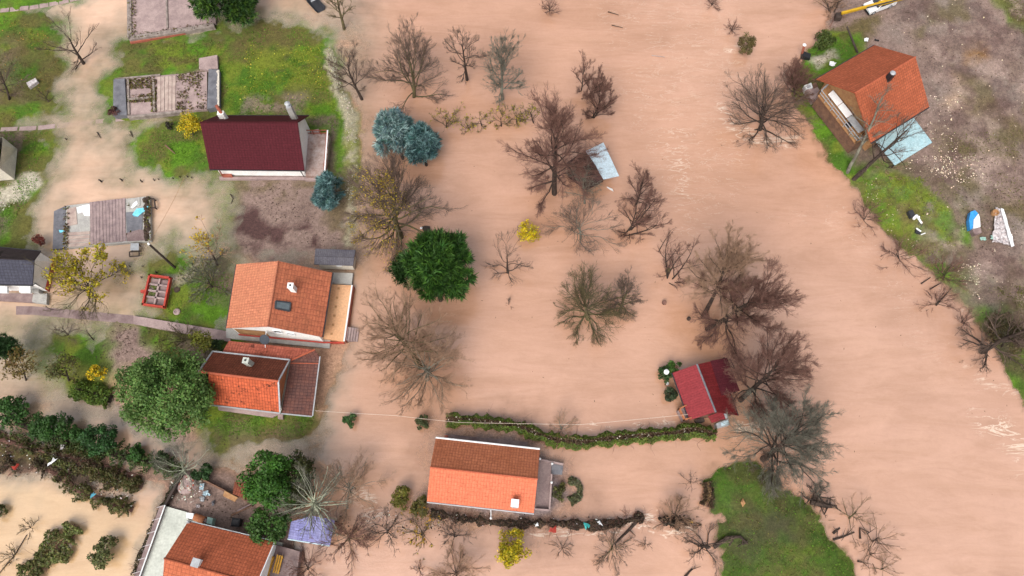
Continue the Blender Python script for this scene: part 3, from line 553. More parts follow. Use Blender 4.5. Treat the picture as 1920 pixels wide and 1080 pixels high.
def gable(name, label, cat, a, b, rd, ze, zr=None, zb=0.0, ma=None, mb_=None, wall=None, ridge_m=None, oe=.45, og=.4, zeb=None, gutter=True, group=None, ridge_r=.09):
    """a, b: eave corners (pixels) of the two slopes, rd: ridge ends; index 0 and 1 are the two gable ends"""
    zeb = ze if zeb is None else zeb
    zr = zr or solve_ridge(a, b, rd, ze, zeb)
    A0, A1, B0, B1, R0, R1 = P(a[0], z=ze), P(a[1], z=ze), P(b[0], z=zeb), P(b[1], z=zeb), P(rd[0], z=zr), P(rd[1], z=zr)
    c = (A0 + A1 + B0 + B1) / 4; root = thing(name, label, cat, (c.x, c.y, zb), group)
    h = House(); h.root = root; h.zr = zr; h.ze = ze; h.zb = zb
    roof_slope(root, A0, A1, R1, R0, ma); roof_slope(root, B0, B1, R1, R0, mb_ or ma)
    m = MB(); m.tube([R0 + (R0 - R1).normalized() * .03 + Vector((0, 0, .0)), R1 + (R1 - R0).normalized() * .03], ridge_r, 8); build('ridge_cap', m, ridge_m or ma, root)
    # walls inside the overhangs
    def inner(E0, E1, R0_, R1_, ze_):
        d = (E1 - E0); L = d.length; d.normalize(); n_ = ((R0_ + R1_) / 2 - (E0 + E1) / 2); hh = n_.z; n_.z = 0; run = n_.length; n_.normalize()
        zt = ze_ + oe / run * hh - .17
        return E0 + d * og + n_ * oe, E1 - d * og + n_ * oe, zt
    a0, a1, za = inner(A0, A1, R0, R1, ze); b0, b1, zb_ = inner(B0, B1, R0, R1, zeb)
    d = (R1 - R0).normalized(); r0 = R0 + d * og; r1 = R1 - d * og
    m = MB()
    f = lambda p, z: Vector((p.x, p.y, z))
    m.face([f(a0, zb), f(a1, zb), f(a1, za), f(a0, za)]); m.face([f(b1, zb), f(b0, zb), f(b0, zb_), f(b1, zb_)])
    m.face([f(b0, zb), f(a0, zb), f(a0, za), f(r0, zr - .2), f(b0, zb_)]); m.face([f(a1, zb), f(b1, zb), f(b1, zb_), f(r1, zr - .2), f(a1, za)])
    build('wall', m, wall or M['white_wall'], root)
    h.a0, h.a1, h.b0, h.b1, h.r0, h.r1 = a0, a1, b0, b1, r0, r1; h.A0, h.A1, h.B0, h.B1, h.R0, h.R1 = A0, A1, B0, B1, R0, R1; h.za = za
    if gutter:
        for E0, E1 in ((A0, A1), (B0, B1)):
            n_ = (E0 + E1) / 2 - (R0 + R1) / 2; n_.z = 0; n_.normalize(); w = n_ * .07 - Vector((0, 0, .1)); m = MB(); m.tube([E0 + w, E1 + w], .065, 6); build('gutter', m, gutter if not isinstance(gutter, bool) else M['metal_dark'], root)
    return h
def window(root, p, q, z0, z1, out, fm=None, gm=None, w=.09):
    """framed window between wall points p and q, standing proud along out"""
    o_ = Vector((out.x, out.y, 0)).normalized(); f = lambda v, z, k: Vector((v.x, v.y, z)) + o_ * k
    m = MB(); d = (q - p); d.z = 0; d.normalize()
    for s, e in (((p, z0), (q, z0)), ((p, z1), (q, z1)), ((p, z0), (p, z1)), ((q, z0), (q, z1))): m.bar(f(s[0], s[1], .05), f(e[0], e[1], .05), w, .1)
    fr = build('window', m, fm or M['white_plastic'], root)
    g_ = MB(); g_.face([f(p, z0, .03), f(q, z0, .03), f(q, z1, .03), f(p, z1, .03)]); build('pane', g_, gm or M['glass'], fr)
def chimney(root, px, zt, zb, w, l, m_, ang=0, cap=None, cap_m=None, hole=True):
    c = P(px, z=zt); ca, sa = math.cos(ang), math.sin(ang)
    sq = lambda w_, l_: [Vector((c.x + ca * x - sa * y, c.y + sa * x + ca * y, 0)) for x, y in ((-w_ / 2, -l_ / 2), (w_ / 2, -l_ / 2), (w_ / 2, l_ / 2), (-w_ / 2, l_ / 2))]
    mb = MB(); mb.prism(sq(w, l), zb, zt); ch = build('chimney', mb, m_, root)
    if hole: k = MB(); k.prism(sq(w + .1, l + .1), zt, zt + .07); k.lathe((c.x, c.y, zt + .07), [(.1, 0), (.1, .14), (.08, .14)], 10, 1); build('chimney_cap', k, [m_, M['black']], ch)
    if cap == 'hood':
        k = MB(); k.tube([(c.x - ca * l * .1, c.y - sa * l * .1, zt), (c.x, c.y, zt + .4)], .14, 8)
        k.slab([Vector((c.x, c.y, 0)) + Vector((ca * x - sa * y, sa * x + ca * y, zt + .45 - abs(x) * .3)) for x, y in ((-.4, -.4), (0, -.4), (0, .4), (-.4, .4))], .05)
        k.slab([Vector((c.x, c.y, 0)) + Vector((ca * x - sa * y, sa * x + ca * y, zt + .45 - abs(x) * .3)) for x, y in ((0, -.4), (.4, -.4), (.4, .4), (0, .4))], .05); build('chimney_hood', k, cap_m or M['metal_white'], ch)
    return ch
up = lambda p, z: Vector((p.x, p.y, z))
# --- steep maroon house
h = gable('house', 'white house under a steep maroon roof with two chimneys, beside the pale stone path', 'house', [(392.6, 317), (571, 319)], [(407, 216.5), (579, 216.5)], [(375, 229), (558, 229)], 2.7, None, .2, M['roof_maroon'], wall=M['white_wall'], oe=.55, og=.45)
rt = h.root; s_ = h.a1 - h.a0
for u in (.3, .34 + .17): window(rt, h.a0 + s_ * u, h.a0 + s_ * (u + .1), 1.5, 2.5, -Vector((0, 1, 0)))
chimney(rt, (541, 199), 7.6, 4.2, .62, .62, M['concrete'], .12, None, hole=False)
c_ = P(541, 199, 7.6); k = MB(); k.lathe((c_.x, c_.y, 7.6), [(.3, 0), (.3, .12), (.2, .16), (.2, .5), (.34, .55), (.1, .8)], 12); build('chimney_hood', k, M['metal_grey'], rt)
chimney(rt, (413, 211), 6.1, 4, .75, .55, M['white_wall'], 0, None, hole=False); c_ = P(411, 205, 6.5); k = MB(); k.tube([(c_.x + .1, c_.y - .2, 6.0), (c_.x - .25, c_.y + .3, 6.9)], .2, 8); build('chimney_pot', k, M['red_brick'], rt)
# terrace at its east gable
tp = [P(p, z=.95) for p in ((574, 251), (617, 251), (611, 330), (573, 330))]
mb = MB(); mb.prism(tp, -.2, .95); build('terrace', mb, M['rust_floor'], rt)
mb = MB(); mb.prism([P(p, z=.5) for p in ((573, 330.5), (612, 330.5), (610, 338), (572, 338))], -.2, .5); build('step', mb, M['concrete_pink'], rt)
mb = MB(); q = [P(p, z=.95) for p in ((575, 252), (616, 252), (610.5, 329))]
for s, e in ((q[0], q[1]), (q[1], q[2])):
    for zz in (.3, .95): mb.bar(s + Vector((0, 0, zz)), e + Vector((0, 0, zz)), .1, .08)
    nseg = int((e - s).length / 1.1) + 1
    for i in range(nseg + 1): p = s.lerp(e, i / nseg); mb.bar(p, p + Vector((0, 0, .98)), .09, .09)
build('railing', mb, M['red_brick'], rt)
mb = MB(); mb.bar(q[1] + Vector((.12, 0, .99)), q[2] + Vector((.12, 0, .99)), .16, .05); build('railing_cap', mb, M['white_plastic'], rt)
mb = MB(); mb.prism([P(p, z=1.1) for p in ((583, 244), (597, 241), (598, 250), (582, 250))], .1, 1.05); build('step', mb, M['concrete_pink'], rt)
mb = MB(); mb.prism([P(p, z=.35) for p in ((411, 331), (572, 331.5), (572, 337), (411, 336))], -.2, .35); build('plinth', mb, M['concrete_pink'], rt)
mb = MB(); mb.tube([P(563, 320, 2.5), P(570, 331, .5)], .06, 6); build('downpipe', mb, M['metal_dark'], rt)
mb = MB(); mb.prism([P(p, z=.6) for p in ((411, 320.5), (431, 321), (436, 331), (417, 331))], -.2, .6); mb.bar(P(411, 319, 2.6), P(418, 331, .3), .12, .12); build('porch', mb, M['red_brick'], rt)
# --- orange house with terrace
h = gable('house', 'large orange tiled house with peach terrace, roof window and white gable', 'house', [(443, 495.6), (424, 615)], [(623, 511), (604, 631.7)], [(522, 489.5), (502.5, 612)], 3.0, 5.3, .2, M['roof_orange'], M['roof_orange_b'], M['white_wall'], M['roof_orange'], oe=.5, og=.15)
rt = h.root; axis_ = (h.r1 - h.r0).normalized(); out = axis_; across = (h.b1 - h.a1); across.z = 0
for u in (.5, .635): window(rt, h.a1 + across * u, h.a1 + across * (u + .09), 2.6 - (u - .5) * 2, 3.5 - (u - .5) * 3.5, out)
mb = MB(); mb.face([up(h.a1 + across * .02 + out * .05, .6), up(h.a1 + across * .38 + out * .05, .6), up(h.a1 + across * .38 + out * .05, 2.7), up(h.a1 + across * .02 + out * .05, 2.6)]); build('porch_wall', mb, M['wood_tan'], rt)
dc = h.a1 + across * .41 + out * 1.0; dc.z = 3.0
mb = MB(); mb.tube([dc - out * .9, dc], .05, 6); mb.tube([dc, dc + Vector((0, -.1, 0)) + out * .75 - Vector((0, 0, .5))], .04, 6); arm = build('dish_arm', mb, M['metal_white'], rt)
nrm = (out * .45 + Vector((0, 0, .75))).normalized(); x_ = nrm.cross(Vector((1, 0, 0))).normalized(); y_ = nrm.cross(x_)
rings = [[dc + nrm * (.16 * (r / .55) ** 2) + (x_ * math.cos(2 * math.pi * j / 20) + y_ * math.sin(2 * math.pi * j / 20)) * r for j in range(20)] for r in (.55, .57, .3, .02)]
mb = MB(); mb.ringset(rings); build('satellite_dish', mb, M['dish'], rt)
ang = math.atan2(axis_.y, axis_.x)
chimney(rt, (544.5, 535.5), 5.9, 4.2, .55, .55, M['white_wall'], ang)
# roof window flush on the east slope
def on_slope(E0, E1, R0, R1, px, lift):
    n_ = (E1 - E0).cross(R0 - E0).normalized(); n_ = n_ if n_.z > 0 else -n_; lo, hi = 0.0, 12.0
    o0 = P(px, z=0); o1 = P(px, z=10); d = o1 - o0; t_ = (E0 - o0).dot(n_) / d.dot(n_); return o0 + d * t_ + n_ * lift
ws = [on_slope(h.B0, h.B1, h.R0, h.R1, p, .12) for p in ((517, 565), (545, 568.5), (543, 584), (516, 578.5))]
mb = MB()
for i in range(4): mb.bar(ws[i], ws[(i + 1) % 4], .16, .14)
fr = build('roof_window', mb, M['metal_dark'], rt); mb = MB(); mb.slab([w_ + Vector((0, 0, .02)) for w_ in ws], .1); build('pane', mb, M['bluegrey_glass'], fr)
tp = [P(p, z=.9) for p in ((622, 533), (659, 535), (644, 640), (604, 634))]
mb = MB(); mb.prism(tp, -.5, .9); build('terrace', mb, M['tan_tiles'], rt)
mb = MB(); e0, e1 = tp[1], tp[2]; mb.bar(e0 + Vector((.08, 0, .03)), e1 + Vector((.08, 0, .03)), .16, .16); build('terrace_edge', mb, M['white_plastic'], rt)
mb = MB(); mb.bar(e0 + Vector((.2, 0, -.75)), e1 + Vector((.2, 0, -.75)), .08, 1.3); build('terrace_wall', mb, M['red_brick'], rt)
mb = MB(); s0 = up(h.a1 + out * .12, .3); s1 = up(h.b1 + out * .12, .3); mb.bar(s0, s1, .14, .5); mb.bar(s1, up(tp[2], .3), .14, .5); build('plinth', mb, M['red_paint'], rt)
for i in range(6):
    p = P(634.8 - i * 2.6, 541 + i * 17, .9); mb = MB(); mb.prism([p + Vector((x, y, 0)) for x, y in ((-.13, -.13), (.13, -.13), (.13, .13), (-.13, .13))], .9, .93); build('paving_tile', mb, M['wood_tan'], rt)
for i in range(5):
    a_, b_ = 649 + i * 5, 654 + i * 5 - .4; z = .78 - i * .15
    mb = MB(); mb.prism([P(p, z=z) for p in ((a_, 612 + i * .9), (b_, 613 + i * .9), (b_ - 3.5, 638 + i * .6), (a_ - 3.5, 637.4 + i * .6))], -.4, z); build('step', mb, M['concrete_pink'], rt)
mb = MB(); mb.prism([P(p, z=.5) for p in ((624, 511), (662, 512), (659, 534), (622, 532))], -.4, .5); build('landing', mb, M['concrete'], rt)
# --- shed behind it
h = gable('shed', 'small grey corrugated shed with white walls touching the orange house', 'shed', [(588.7, 495.5), (662, 498)], [(591.5, 466), (666.5, 468.7)], [(590, 480.5), (664, 483)], 2.3, 2.42, .2, M['roof_corr'], M['roof_corr'], M['cream_wall'], M['roof_corr'], oe=.3, og=.3, gutter=False, ridge_r=.03)
mb = MB(); p = h.a0 + (h.a1 - h.a0) * .53; q = h.a0 + (h.a1 - h.a0) * .68; window(h.root, p, q, 1.4, 2.0, Vector((0, -1, 0)))
# --- rusty complex roof
zr, ze, zo = 6.0, 3.1, 2.3
RW, RE = P(373, 697, zr), P(522.4, 714.8, zr); NW, NE = P(399, 659, ze), P(543.7, 675, ze); SE = P(525.5, 773, ze); SW = P(391, 757, ze)
c_ = P(500, 715, 0); rt = thing('house', 'old house with mossy rust roof, dark upper slope and purple brown lean-to', 'house', (c_.x, c_.y, .2))
roof_slope(rt, NW, NE, RE, RW, M['roof_rust_dark']); RW2 = RW.lerp(RE, .12); o = roof_slope(rt, SW, SE, RE, RW2, M['roof_rust']); tag(o, 'bright rust slope blotched with black moss')
mb = MB(); mb.tube([RW, RE], .13, 8); build('ridge_cap', mb, M['roof_coral'], rt)
for s, e in ((NW, NE), (NE, RE), (RE, SE), (NW, RW)):
    mb = MB(); mb.bar(s + Vector((0, 0, .05)), e + Vector((0, 0, .05)), .16, .12); build('roof_edge', mb, M['metal_grey'], rt)
N1, N2, E2, S2 = P(429, 639, zo + .2), P(590, 655.5, zo), P(599, 668.5, zo), P(585, 779.6, zo)
ix = Vector((-.25, 0, 0))
NEl, SEl, NWl = NE + Vector((0, 0, -.25)), SE + Vector((0, 0, -.3)), NW + Vector((.9, 0, -.35))
tri_uv(rt, [N1, N2, NEl, NWl], M['roof_pinkred']); tri_uv(rt, [N2, E2, NEl], M['roof_purple'])
Em = E2.lerp(S2, .45); Im = NEl.lerp(SEl, .45)
tri_uv(rt, [E2, S2, SEl, NEl], M['roof_purple'])
mb = MB(); mb.tube([N2, NEl], .1, 6); mb.tube([E2.lerp(S2, .12), NEl.lerp(SEl, .05)], .05, 6); build('hip_cap', mb, M['roof_coral'], rt)
mb = MB(); mb.bar(E2 + Vector((.06, 0, -.05)), S2 + Vector((.06, 0, -.05)), .12, .14); mb.bar(S2 - Vector((0, .08, .05)), SEl - Vector((0, .08, .05)), .12, .14); mb.bar(SE - Vector((0, .1, .1)), SW - Vector((0, .1, .1)), .12, .12); build('gutter', mb, M['metal_grey'], rt)
mb = MB(); mb.face([NE + Vector((-.12, 0, -.1)), SE + Vector((-.12, 0, -.1)), RE + Vector((-.12, 0, -.16))]); build('gable_wall', mb, M['orange_wall'], rt)
mb = MB(); mb.prism([up(p, 0) for p in (NWl.lerp(SE, .08), N2 + Vector((-1, -.8, 0)), E2 + Vector((-.6, -.3, 0)), S2 + Vector((-.5, .5, 0)), SW + Vector((.5, .6, 0)))], .1, zo - .15); mb.prism([up(p, 0) for p in (NW + Vector((.5, -.5, 0)), NE + Vector((-.4, -.5, 0)), SE + Vector((-.4, .5, 0)), SW + Vector((.5, .5, 0)))], zo - .15, ze - .05); build('wall', mb, M['cream_wall'], rt)
mb = MB(); mb.face([NW + Vector((.5, -.3, -.1)), SW + Vector((.5, .3, -.1)), RW + Vector((.7, 0, -.16))]); build('gable_wall', mb, M['brown_wall'], rt)
mb = MB(); mb.prism([P(p, z=.5) for p in ((408, 760), (525, 776), (510, 783), (410, 769))], -.1, .5); mb.prism([P(p, z=.7) for p in ((521, 776), (530, 777), (530, 786), (521, 785))], -.1, .7); build('plinth', mb, M['concrete_pink'], rt)
chimney(rt, (460.5, 676), 6.0, 4.2, .55, .55, M['concrete_pale'], -.12)
# --- two tone orange house in the water
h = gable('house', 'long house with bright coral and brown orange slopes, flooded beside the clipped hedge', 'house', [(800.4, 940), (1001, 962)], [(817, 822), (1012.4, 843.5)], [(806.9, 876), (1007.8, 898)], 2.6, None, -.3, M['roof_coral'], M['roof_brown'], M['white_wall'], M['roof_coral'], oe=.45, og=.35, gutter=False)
rt = h.root
mb = MB(); mb.tube([h.B0 + Vector((0, .1, -.02)), h.B1 + Vector((0, .1, -.02))], .1, 8); build('gutter', mb, M['metal_white'], rt)
mb = MB(); mb.tube([h.A0 + Vector((0, -.08, -.05)), h.A1 + Vector((0, -.08, -.05))], .07, 8); build('gutter', mb, M['metal_grey'], rt)
cc = on_slope(h.A0, h.A1, h.R0, h.R1, (966, 938), 0); ang = math.atan2((h.A1 - h.A0).y, (h.A1 - h.A0).x)
chimney(rt, (965.5, 944), cc.z + .75, cc.z - .6, .6, .8, M['concrete'], ang, 'hood', hole=False)
mb = MB(); mb.tube([h.A0.lerp(h.A1, .6) + Vector((0, -.1, -.1)), h.A0.lerp(h.A1, .6) + Vector((0, -.9, -.2))], .04, 6); mb.lathe(h.A0.lerp(h.A1, .6) + Vector((0, -.95, -.3)), [(.05, 0), (.13, .08), (.05, .2)], 8); build('lamp', mb, M['metal_white'], rt)
mb = MB(); mb.prism([P(p, z=.3) for p in ((1010, 864), (1034, 868), (1030, 955), (1003, 956))], -.5, .3); build('terrace', mb, M['mud_floor'], rt)
mb = MB(); mb.prism([P(p, z=.2) for p in ((1034, 868), (1056, 872), (1054, 890), (1034, 889))], -.5, .2); build('landing', mb, M['concrete_dark'], rt)
mb = MB()
for s, e in (((1034, 889), (1030, 957)), ((1030, 957), (1003, 955)), ((1011, 862), (1056, 871))): mb.bar(P(s, z=.55), P(e, z=.55), .18, .55)
build('low_wall', mb, M['concrete_pink'], rt)
for p_ in ((1012, 861), (1035, 870), (1034, 905)): c_ = P(p_, z=.5); mb = MB(); mb.lathe((c_.x, c_.y, .8), [(.09, 0), (.14, .1), (.05, .25)], 8); build('wall_lamp', mb, M['white_plastic'], rt)
mb = MB(); mb.prism([P(p, z=.75) for p in ((834, 816), (840, 816), (839, 822), (833, 822))], -.2, .75); build('barbecue', mb, M['red_brick'], rt)
# --- red metal roofed house
zr, ze = 3.5, 1.8
h = gable('cabin', 'flooded cabin with ribbed red metal roof and grey ridge, at the hedge end', 'cabin', [(1261, 699), (1293, 787.5)], [(1347, 674.5), (1384, 779)], [(1307, 683), (1342, 772.5)], ze, 3.3, -.3, M['roof_red_metal'], M['roof_red_dark'], M['brown_wall'], M['concrete_dark'], oe=.35, og=.3, ridge_r=.11)
rt = h.root
pr = [P(p, z=2.05) for p in ((1327.5, 780), (1357, 770), (1362.5, 784.5), (1335, 793))]; roof_slope(rt, pr[0], pr[3], pr[2], pr[1], M['roof_red_metal'], name='porch_roof')
mb = MB(); mb.bar(pr[1] + Vector((0, 0, .08)), pr[2] + Vector((0, 0, .08)), .28, .08); build('porch_ridge', mb, M['metal_grey'], rt)
mb = MB(); mb.prism([P(p, z=1.0) for p in ((1343, 794), (1366, 785), (1368, 796.5), (1345, 802.5))], -.3, 1.0); bx_ = build('porch_box', mb, M['metal_grey'], rt)
mb = MB(); mb.prism([P(p, z=1.05) for p in ((1352, 792.5), (1365, 787.5), (1366, 795), (1353, 799))], .99, 1.05); build('pane', mb, M['pale_blue'], bx_)
mb = MB(); mb.prism([P(p, z=.95) for p in ((1271, 769), (1285, 763), (1294, 786), (1281, 789))], -.3, .95); build('balcony_floor', mb, M['wood_grey'], rt)
mb = MB(); q = [P(p, z=1.0) for p in ((1283, 763), (1271, 769), (1281, 789), (1293, 786))]
for s, e in zip(q[:-1], q[1:]):
    for zz in (.45, .95): mb.bar(s + Vector((0, 0, zz)), e + Vector((0, 0, zz)), .12, .09)
    for k in range(3): mb.bar(s.lerp(e, k / 2), s.lerp(e, k / 2) + Vector((0, 0, .95)), .1, .1)
build('balcony_railing', mb, M['orange_wall'], rt)
mb = MB(); mb.prism([P(p, z=.6) for p in ((1303, 788), (1319, 782), (1322, 790), (1308, 794))], -.3, .6); build('step', mb, M['wood_dark'], rt)
rr = [on_slope(h.B0, h.B1, h.R0, h.R1, p, .1) for p in ((1331, 677), (1362.5, 671.2), (1386, 733), (1352, 742))]; roof_slope(rt, rr[1], rr[2], rr[3], rr[0], M['roof_purple_red'], .08); 
for k in (1, 2): mb = MB(); mb.bar((rr[k].x - .3, rr[k].y, -.3), (rr[k].x - .3, rr[k].y, rr[k].z - .1), .14, .14); build('post', mb, M['wood_dark'], rt)
# --- house on the far bank
h = gable('house', 'brick orange tiled house with cluttered balcony, standing on the bare muddy bank', 'house', [(1633, 267.4), (1742.4, 200)], [(1530.6, 148), (1639.5, 84.6)], [(1603, 174), (1716.5, 106.7)], 5.2, None, .8, M['roof_brick'], M['roof_brick'], M['wood_tan'], M['roof_coral'], oe=.4, og=2.0)
rt = h.root; d = (h.R1 - h.R0).normalized(); d.z = 0
chimney(rt, (1674, 137), h.zr + .7, h.zr - 1.2, .6, .6, M['black'], math.atan2(d.y, d.x), None, hole=False); c_ = P(1674, 137, h.zr + .7); mb = MB(); mb.lathe((c_.x, c_.y, h.zr + .7), [(.33, 0), (.33, .08), (.2, .2)], 8); build('chimney_cap', mb, M['metal_grey'], rt)
zf = 3.4
fl = [P(p, z=zf) for p in ((1546, 157), (1534, 178), (1604, 268), (1632, 262))]; fl[0] = fl[1].lerp(fl[0], 1.0) + d * 2.6; fl[3] = fl[2].lerp(fl[3], .9) + d * 2.6; mb = MB(); mb.prism(fl, zf - .2, zf); build('balcony_floor', mb, M['wood_tan'], rt)
mb = MB(); mb.prism([p + d * .3 for p in fl], .7, zf - .25); build('ground_floor_wall', mb, M['brown_wall'], rt)
mb = MB()
for s, e in ((fl[0], fl[1]), (fl[1], fl[2]), (fl[2], fl[3])):
    for zz in (.5, 1.0): mb.bar(s + Vector((0, 0, zz)), e + Vector((0, 0, zz)), .08, .08)
    k_ = max(2, int((e - s).length / 1.2))
    for k in range(k_ + 1): mb.bar(s.lerp(e, k / k_), s.lerp(e, k / k_) + Vector((0, 0, 1)), .07, .07)
build('balcony_railing', mb, M['metal_grey'], rt)
f2 = lambda u, v, z=0: fl[1].lerp(fl[2], u).lerp(fl[0].lerp(fl[3], u), v) + Vector((0, 0, z))
def on_balcony(u0, u1, v0, v1, h0, h1): m = MB(); return m.prism([f2(u0, v0), f2(u1, v0), f2(u1, v1), f2(u0, v1)], zf + h0, zf + h1)
# --- aqua sheet roof beside it
rs = [P(p, z=z) for p, z in (((1642, 266), 2.6), ((1712, 219), 2.6), ((1748, 267), 2.2), ((1678, 310), 2.2))]
c_ = sum(rs, Vector()) / 4; rt2 = thing('lean_to', 'faded aqua sheet roof of an open shelter beside the brick orange house', 'shelter', (c_.x, c_.y, 1.0))
roof_slope(rt2, rs[3], rs[2], rs[1], rs[0], M['roof_aqua'], .06, 'roof')
for p in rs: mb = MB(); q = p + (c_ - p) * .08; mb.bar((q.x, q.y, .7), (q.x, q.y, p.z - .08), .12, .12); build('post', mb, M['wood_dark'], rt2)
# --- bottom orange house with yard
h = gable('house', 'brick orange house with pale concrete yard and metal chimney, beside the violet sheet roof', 'house', [(302, 1135), (470, 1185)], [(352.6, 977.8), (514, 1016)], [(308, 1047), (481, 1094)], 3.4, 5.2, .6, M['roof_brick_b'], M['roof_brick'], M['white_wall'], M['roof_brick_b'], oe=.4, og=.35, gutter=M['metal_grey'])
rt = h.root; chimney(rt, (369, 1055), 5.6, 4.4, .45, .6, M['white_wall'], math.atan2((h.R1 - h.R0).y, (h.R1 - h.R0).x), 'hood', hole=False, cap_m=M['metal_grey'])
mb = MB(); e0, e1 = h.B1, h.R1; mb.bar(e0 + Vector((.08, 0, 0)), e1 + Vector((.08, 0, 0)), .1, .2); mb.bar(h.R1 + Vector((.08, 0, 0)), h.A1 + Vector((.08, 0, 0)), .1, .2); build('verge_board', mb, M['metal_white'], rt)
mb = MB(); mb.prism([P(p, z=1.1) for p in ((512, 1020), (562, 1034), (551, 1130), (485, 1120))], .2, 1.1); build('terrace', mb, M['mud_floor'], rt)
mb = MB(); p0 = P(505, 1035, 1.1); mb.prism([P(p, z=1.6) for p in ((507, 1042), (513, 1044), (500, 1085), (494, 1083))], 1.1, 1.6); build('bench', mb, M['yellow_wood'], rt)
mb = MB(); c_ = P(354.5, 978.5, 3.5); mb.lathe(c_, [(.16, 0), (.16, .3), (.08, .45)], 10); build('roof_vent', mb, M['metal_grey'], rt)
# --- slate roofed house at the frame edge
h = gable('house', 'slate grey roofed house with bright white gable, next to the yellow leaved tree', 'house', [(-110, 531), (60.7, 534)], [(-95, 455), (76, 471)], [(-106, 480), (63.7, 487.4)], 2.9, 5.0, .1, M['roof_slate'], M['roof_slate_dark'], M['white_wall'], M['roof_slate_dark'], oe=.25, og=.06, gutter=True)  # north slope's shade is part of its darker tile colour
rt = h.root; mb = MB(); o_ = (h.R1 - h.R0).normalized(); mb.bar(up(h.a1 + o_ * .06, .35), up(h.b1 + o_ * .06, .35), .1, .7); build('plinth', mb, M['red_paint'], rt)
mb = MB(); mb.tube([P(61, 536, 2.8), P(66, 531, 2.8), P(84, 543, .3)], .06, 6); build('downpipe', mb, M['metal_dark'], rt)
mb = MB(); mb.prism([P(p, z=.35) for p in ((-60, 548), (72, 551), (60, 567), (-60, 560))], -.1, .35); build('terrace', mb, M['mud_floor'], rt)
mb = MB(); mb.prism([P(p, z=.5) for p in ((62, 552), (88, 550), (87, 570), (60, 566))], -.1, .5); build('landing', mb, M['concrete'], rt)
for x0 in (36, -8): mb = MB(); mb.slab([P(p, z=2.2) for p in ((x0, 536), (x0 + 21, 536.5), (x0 + 21, 548.5), (x0, 548))], .35); build('awning', mb, M['metal_white'], rt)
mb = MB(); mb.prism([P(p, z=1.0) for p in ((60, 540), (72, 541), (72, 549), (60, 548))], .1, 1.0); build('cupboard', mb, M['concrete'], rt)
# --- cream house mostly out of frame
h = gable('house', 'cream walled house with dark roof edge, cut by the frame above the white gravel', 'house', [(-160, 330), (-12, 318)], [(-150, 250), (-5, 254)], [(-155, 285), (-7, 272)], 3.2, 4.6, .3, M['roof_slate_dark'], wall=M['cream_wall'], oe=.2, og=-.55, gutter=False)
mb = MB(); mb.prism([P(p, z=1.2) for p in ((-6, 302), (4, 304), (7, 326), (-6, 328))], .2, 1.2); build('cupboard', mb, M['white_wall'], h.root)
# --- brown shed with pale sheet
zz = 2.6
a_ = [P(p, z=z) for p, z in (((1064, 303), 1.2), ((1064, 333), 1.2), ((1101, 358), 1.3), ((1129, 343), 2.0), ((1123, 313), zz), ((1095, 282), 2.4))]
c_ = sum(a_, Vector()) / 6; rt = thing('shed', 'flooded brown felt shed with one bright pale blue sheet, under the tall dark tree', 'shed', (c_.x, c_.y, -.2))
apex = P(1118, 312, 2.8); ap2 = P(1099, 284, 2.6); st2 = P(1131, 340, 2.3)
lo_ = [P(1062, 305, 1.2), P(1066, 333, 1.2), P(1100, 356, 1.2)]
tri_uv(rt, [lo_[0], lo_[1], P(1086, 318, 2.0), P(1082, 292, 1.9)], M['roof_felt']); tri_uv(rt, [P(1086.2, 318, 2.0), lo_[1] + Vector((.05, 0, 0)), lo_[2], st2, apex], M['roof_felt']); tri_uv(rt, [P(1082.2, 292, 1.9), P(1086.4, 317.8, 2.02), apex + Vector((0, 0, .02)), ap2], M['roof_felt'])
z4 = [P(1098, 283.5, 2.66), P(1131.5, 267, 1.9), P(1161, 330, 1.9), P(1132, 336.5, 2.5)]; roof_slope(rt, z4[1], z4[2], z4[3], z4[0], M['roof_zinc'], .05)
mb = MB(); mb.prism([P(p, z=0) for p in ((1072, 312), (1074, 334), (1103, 352), (1150, 330), (1128, 280), (1092, 292))], -.3, 1.15); build('wall', mb, M['brown_wall'], rt)
# --- violet sheet roof under the pale limbed tree
v4 = [P(p, z=z) for p, z in (((546, 978), 2.5), ((583, 967), 2.5), ((628, 975), 2.5), ((618.5, 1023), 2.1), ((539.5, 1010), 2.1))]
c_ = sum(v4, Vector()) / 5; rt = thing('lean_to', 'violet blue sheet roof standing under the pale limbed bare tree', 'shelter', (c_.x, c_.y, 0))
tri_uv(rt, [v4[4], v4[3], v4[2], v4[1], v4[0]], M['roof_violet'], 'roof', .06)
for p in (v4[0], v4[2], v4[3], v4[4]): q = p + (c_ - p) * .1; mb = MB(); mb.bar((q.x, q.y, -.3), (q.x, q.y, p.z - .08), .12, .12); build('post', mb, M['wood_dark'], rt)
mb = MB(); mb.bar(v4[4] - Vector((0, .05, 0)), v4[3] - Vector((0, .05, 0)), .1, .1); build('roof_edge', mb, M['pale_blue'], rt)
# ------------------------------------------------------------------ ruined foundations
def pris(mb, px, z0, z1, mi=0): return mb.prism([P(p, z=z1) for p in px], z0, z1, mi)
def foundation(label, outer, z):
    c_ = P(sum(p[0] for p in outer) / len(outer), sum(p[1] for p in outer) / len(outer), 0)
    return thing('foundation', label, 'foundation', (c_.x, c_.y, 0))
f1 = foundation('bare pink concrete floor slab beside the dark pine, near the stepping stone path', [(237, -60), (405, -60), (405, 45), (242, 70)], .5)
mb = MB(); pris(mb, [(246, -80), (410, -80), (404, 42), (247, 66)], -.2, .45); build('slab', mb, M['concrete_pink'], f1)
for q in ([(237, -80), (245.6, -80), (246.6, 66), (238.5, 70)], [(247, 66.6), (400, 43), (402, 50), (242, 75)], [(308, -80), (311, -80), (315, 52), (312, 52)]): mb = MB(); pris(mb, q, -.2, .62); build('low_wall', mb, M['wall_old'], f1)
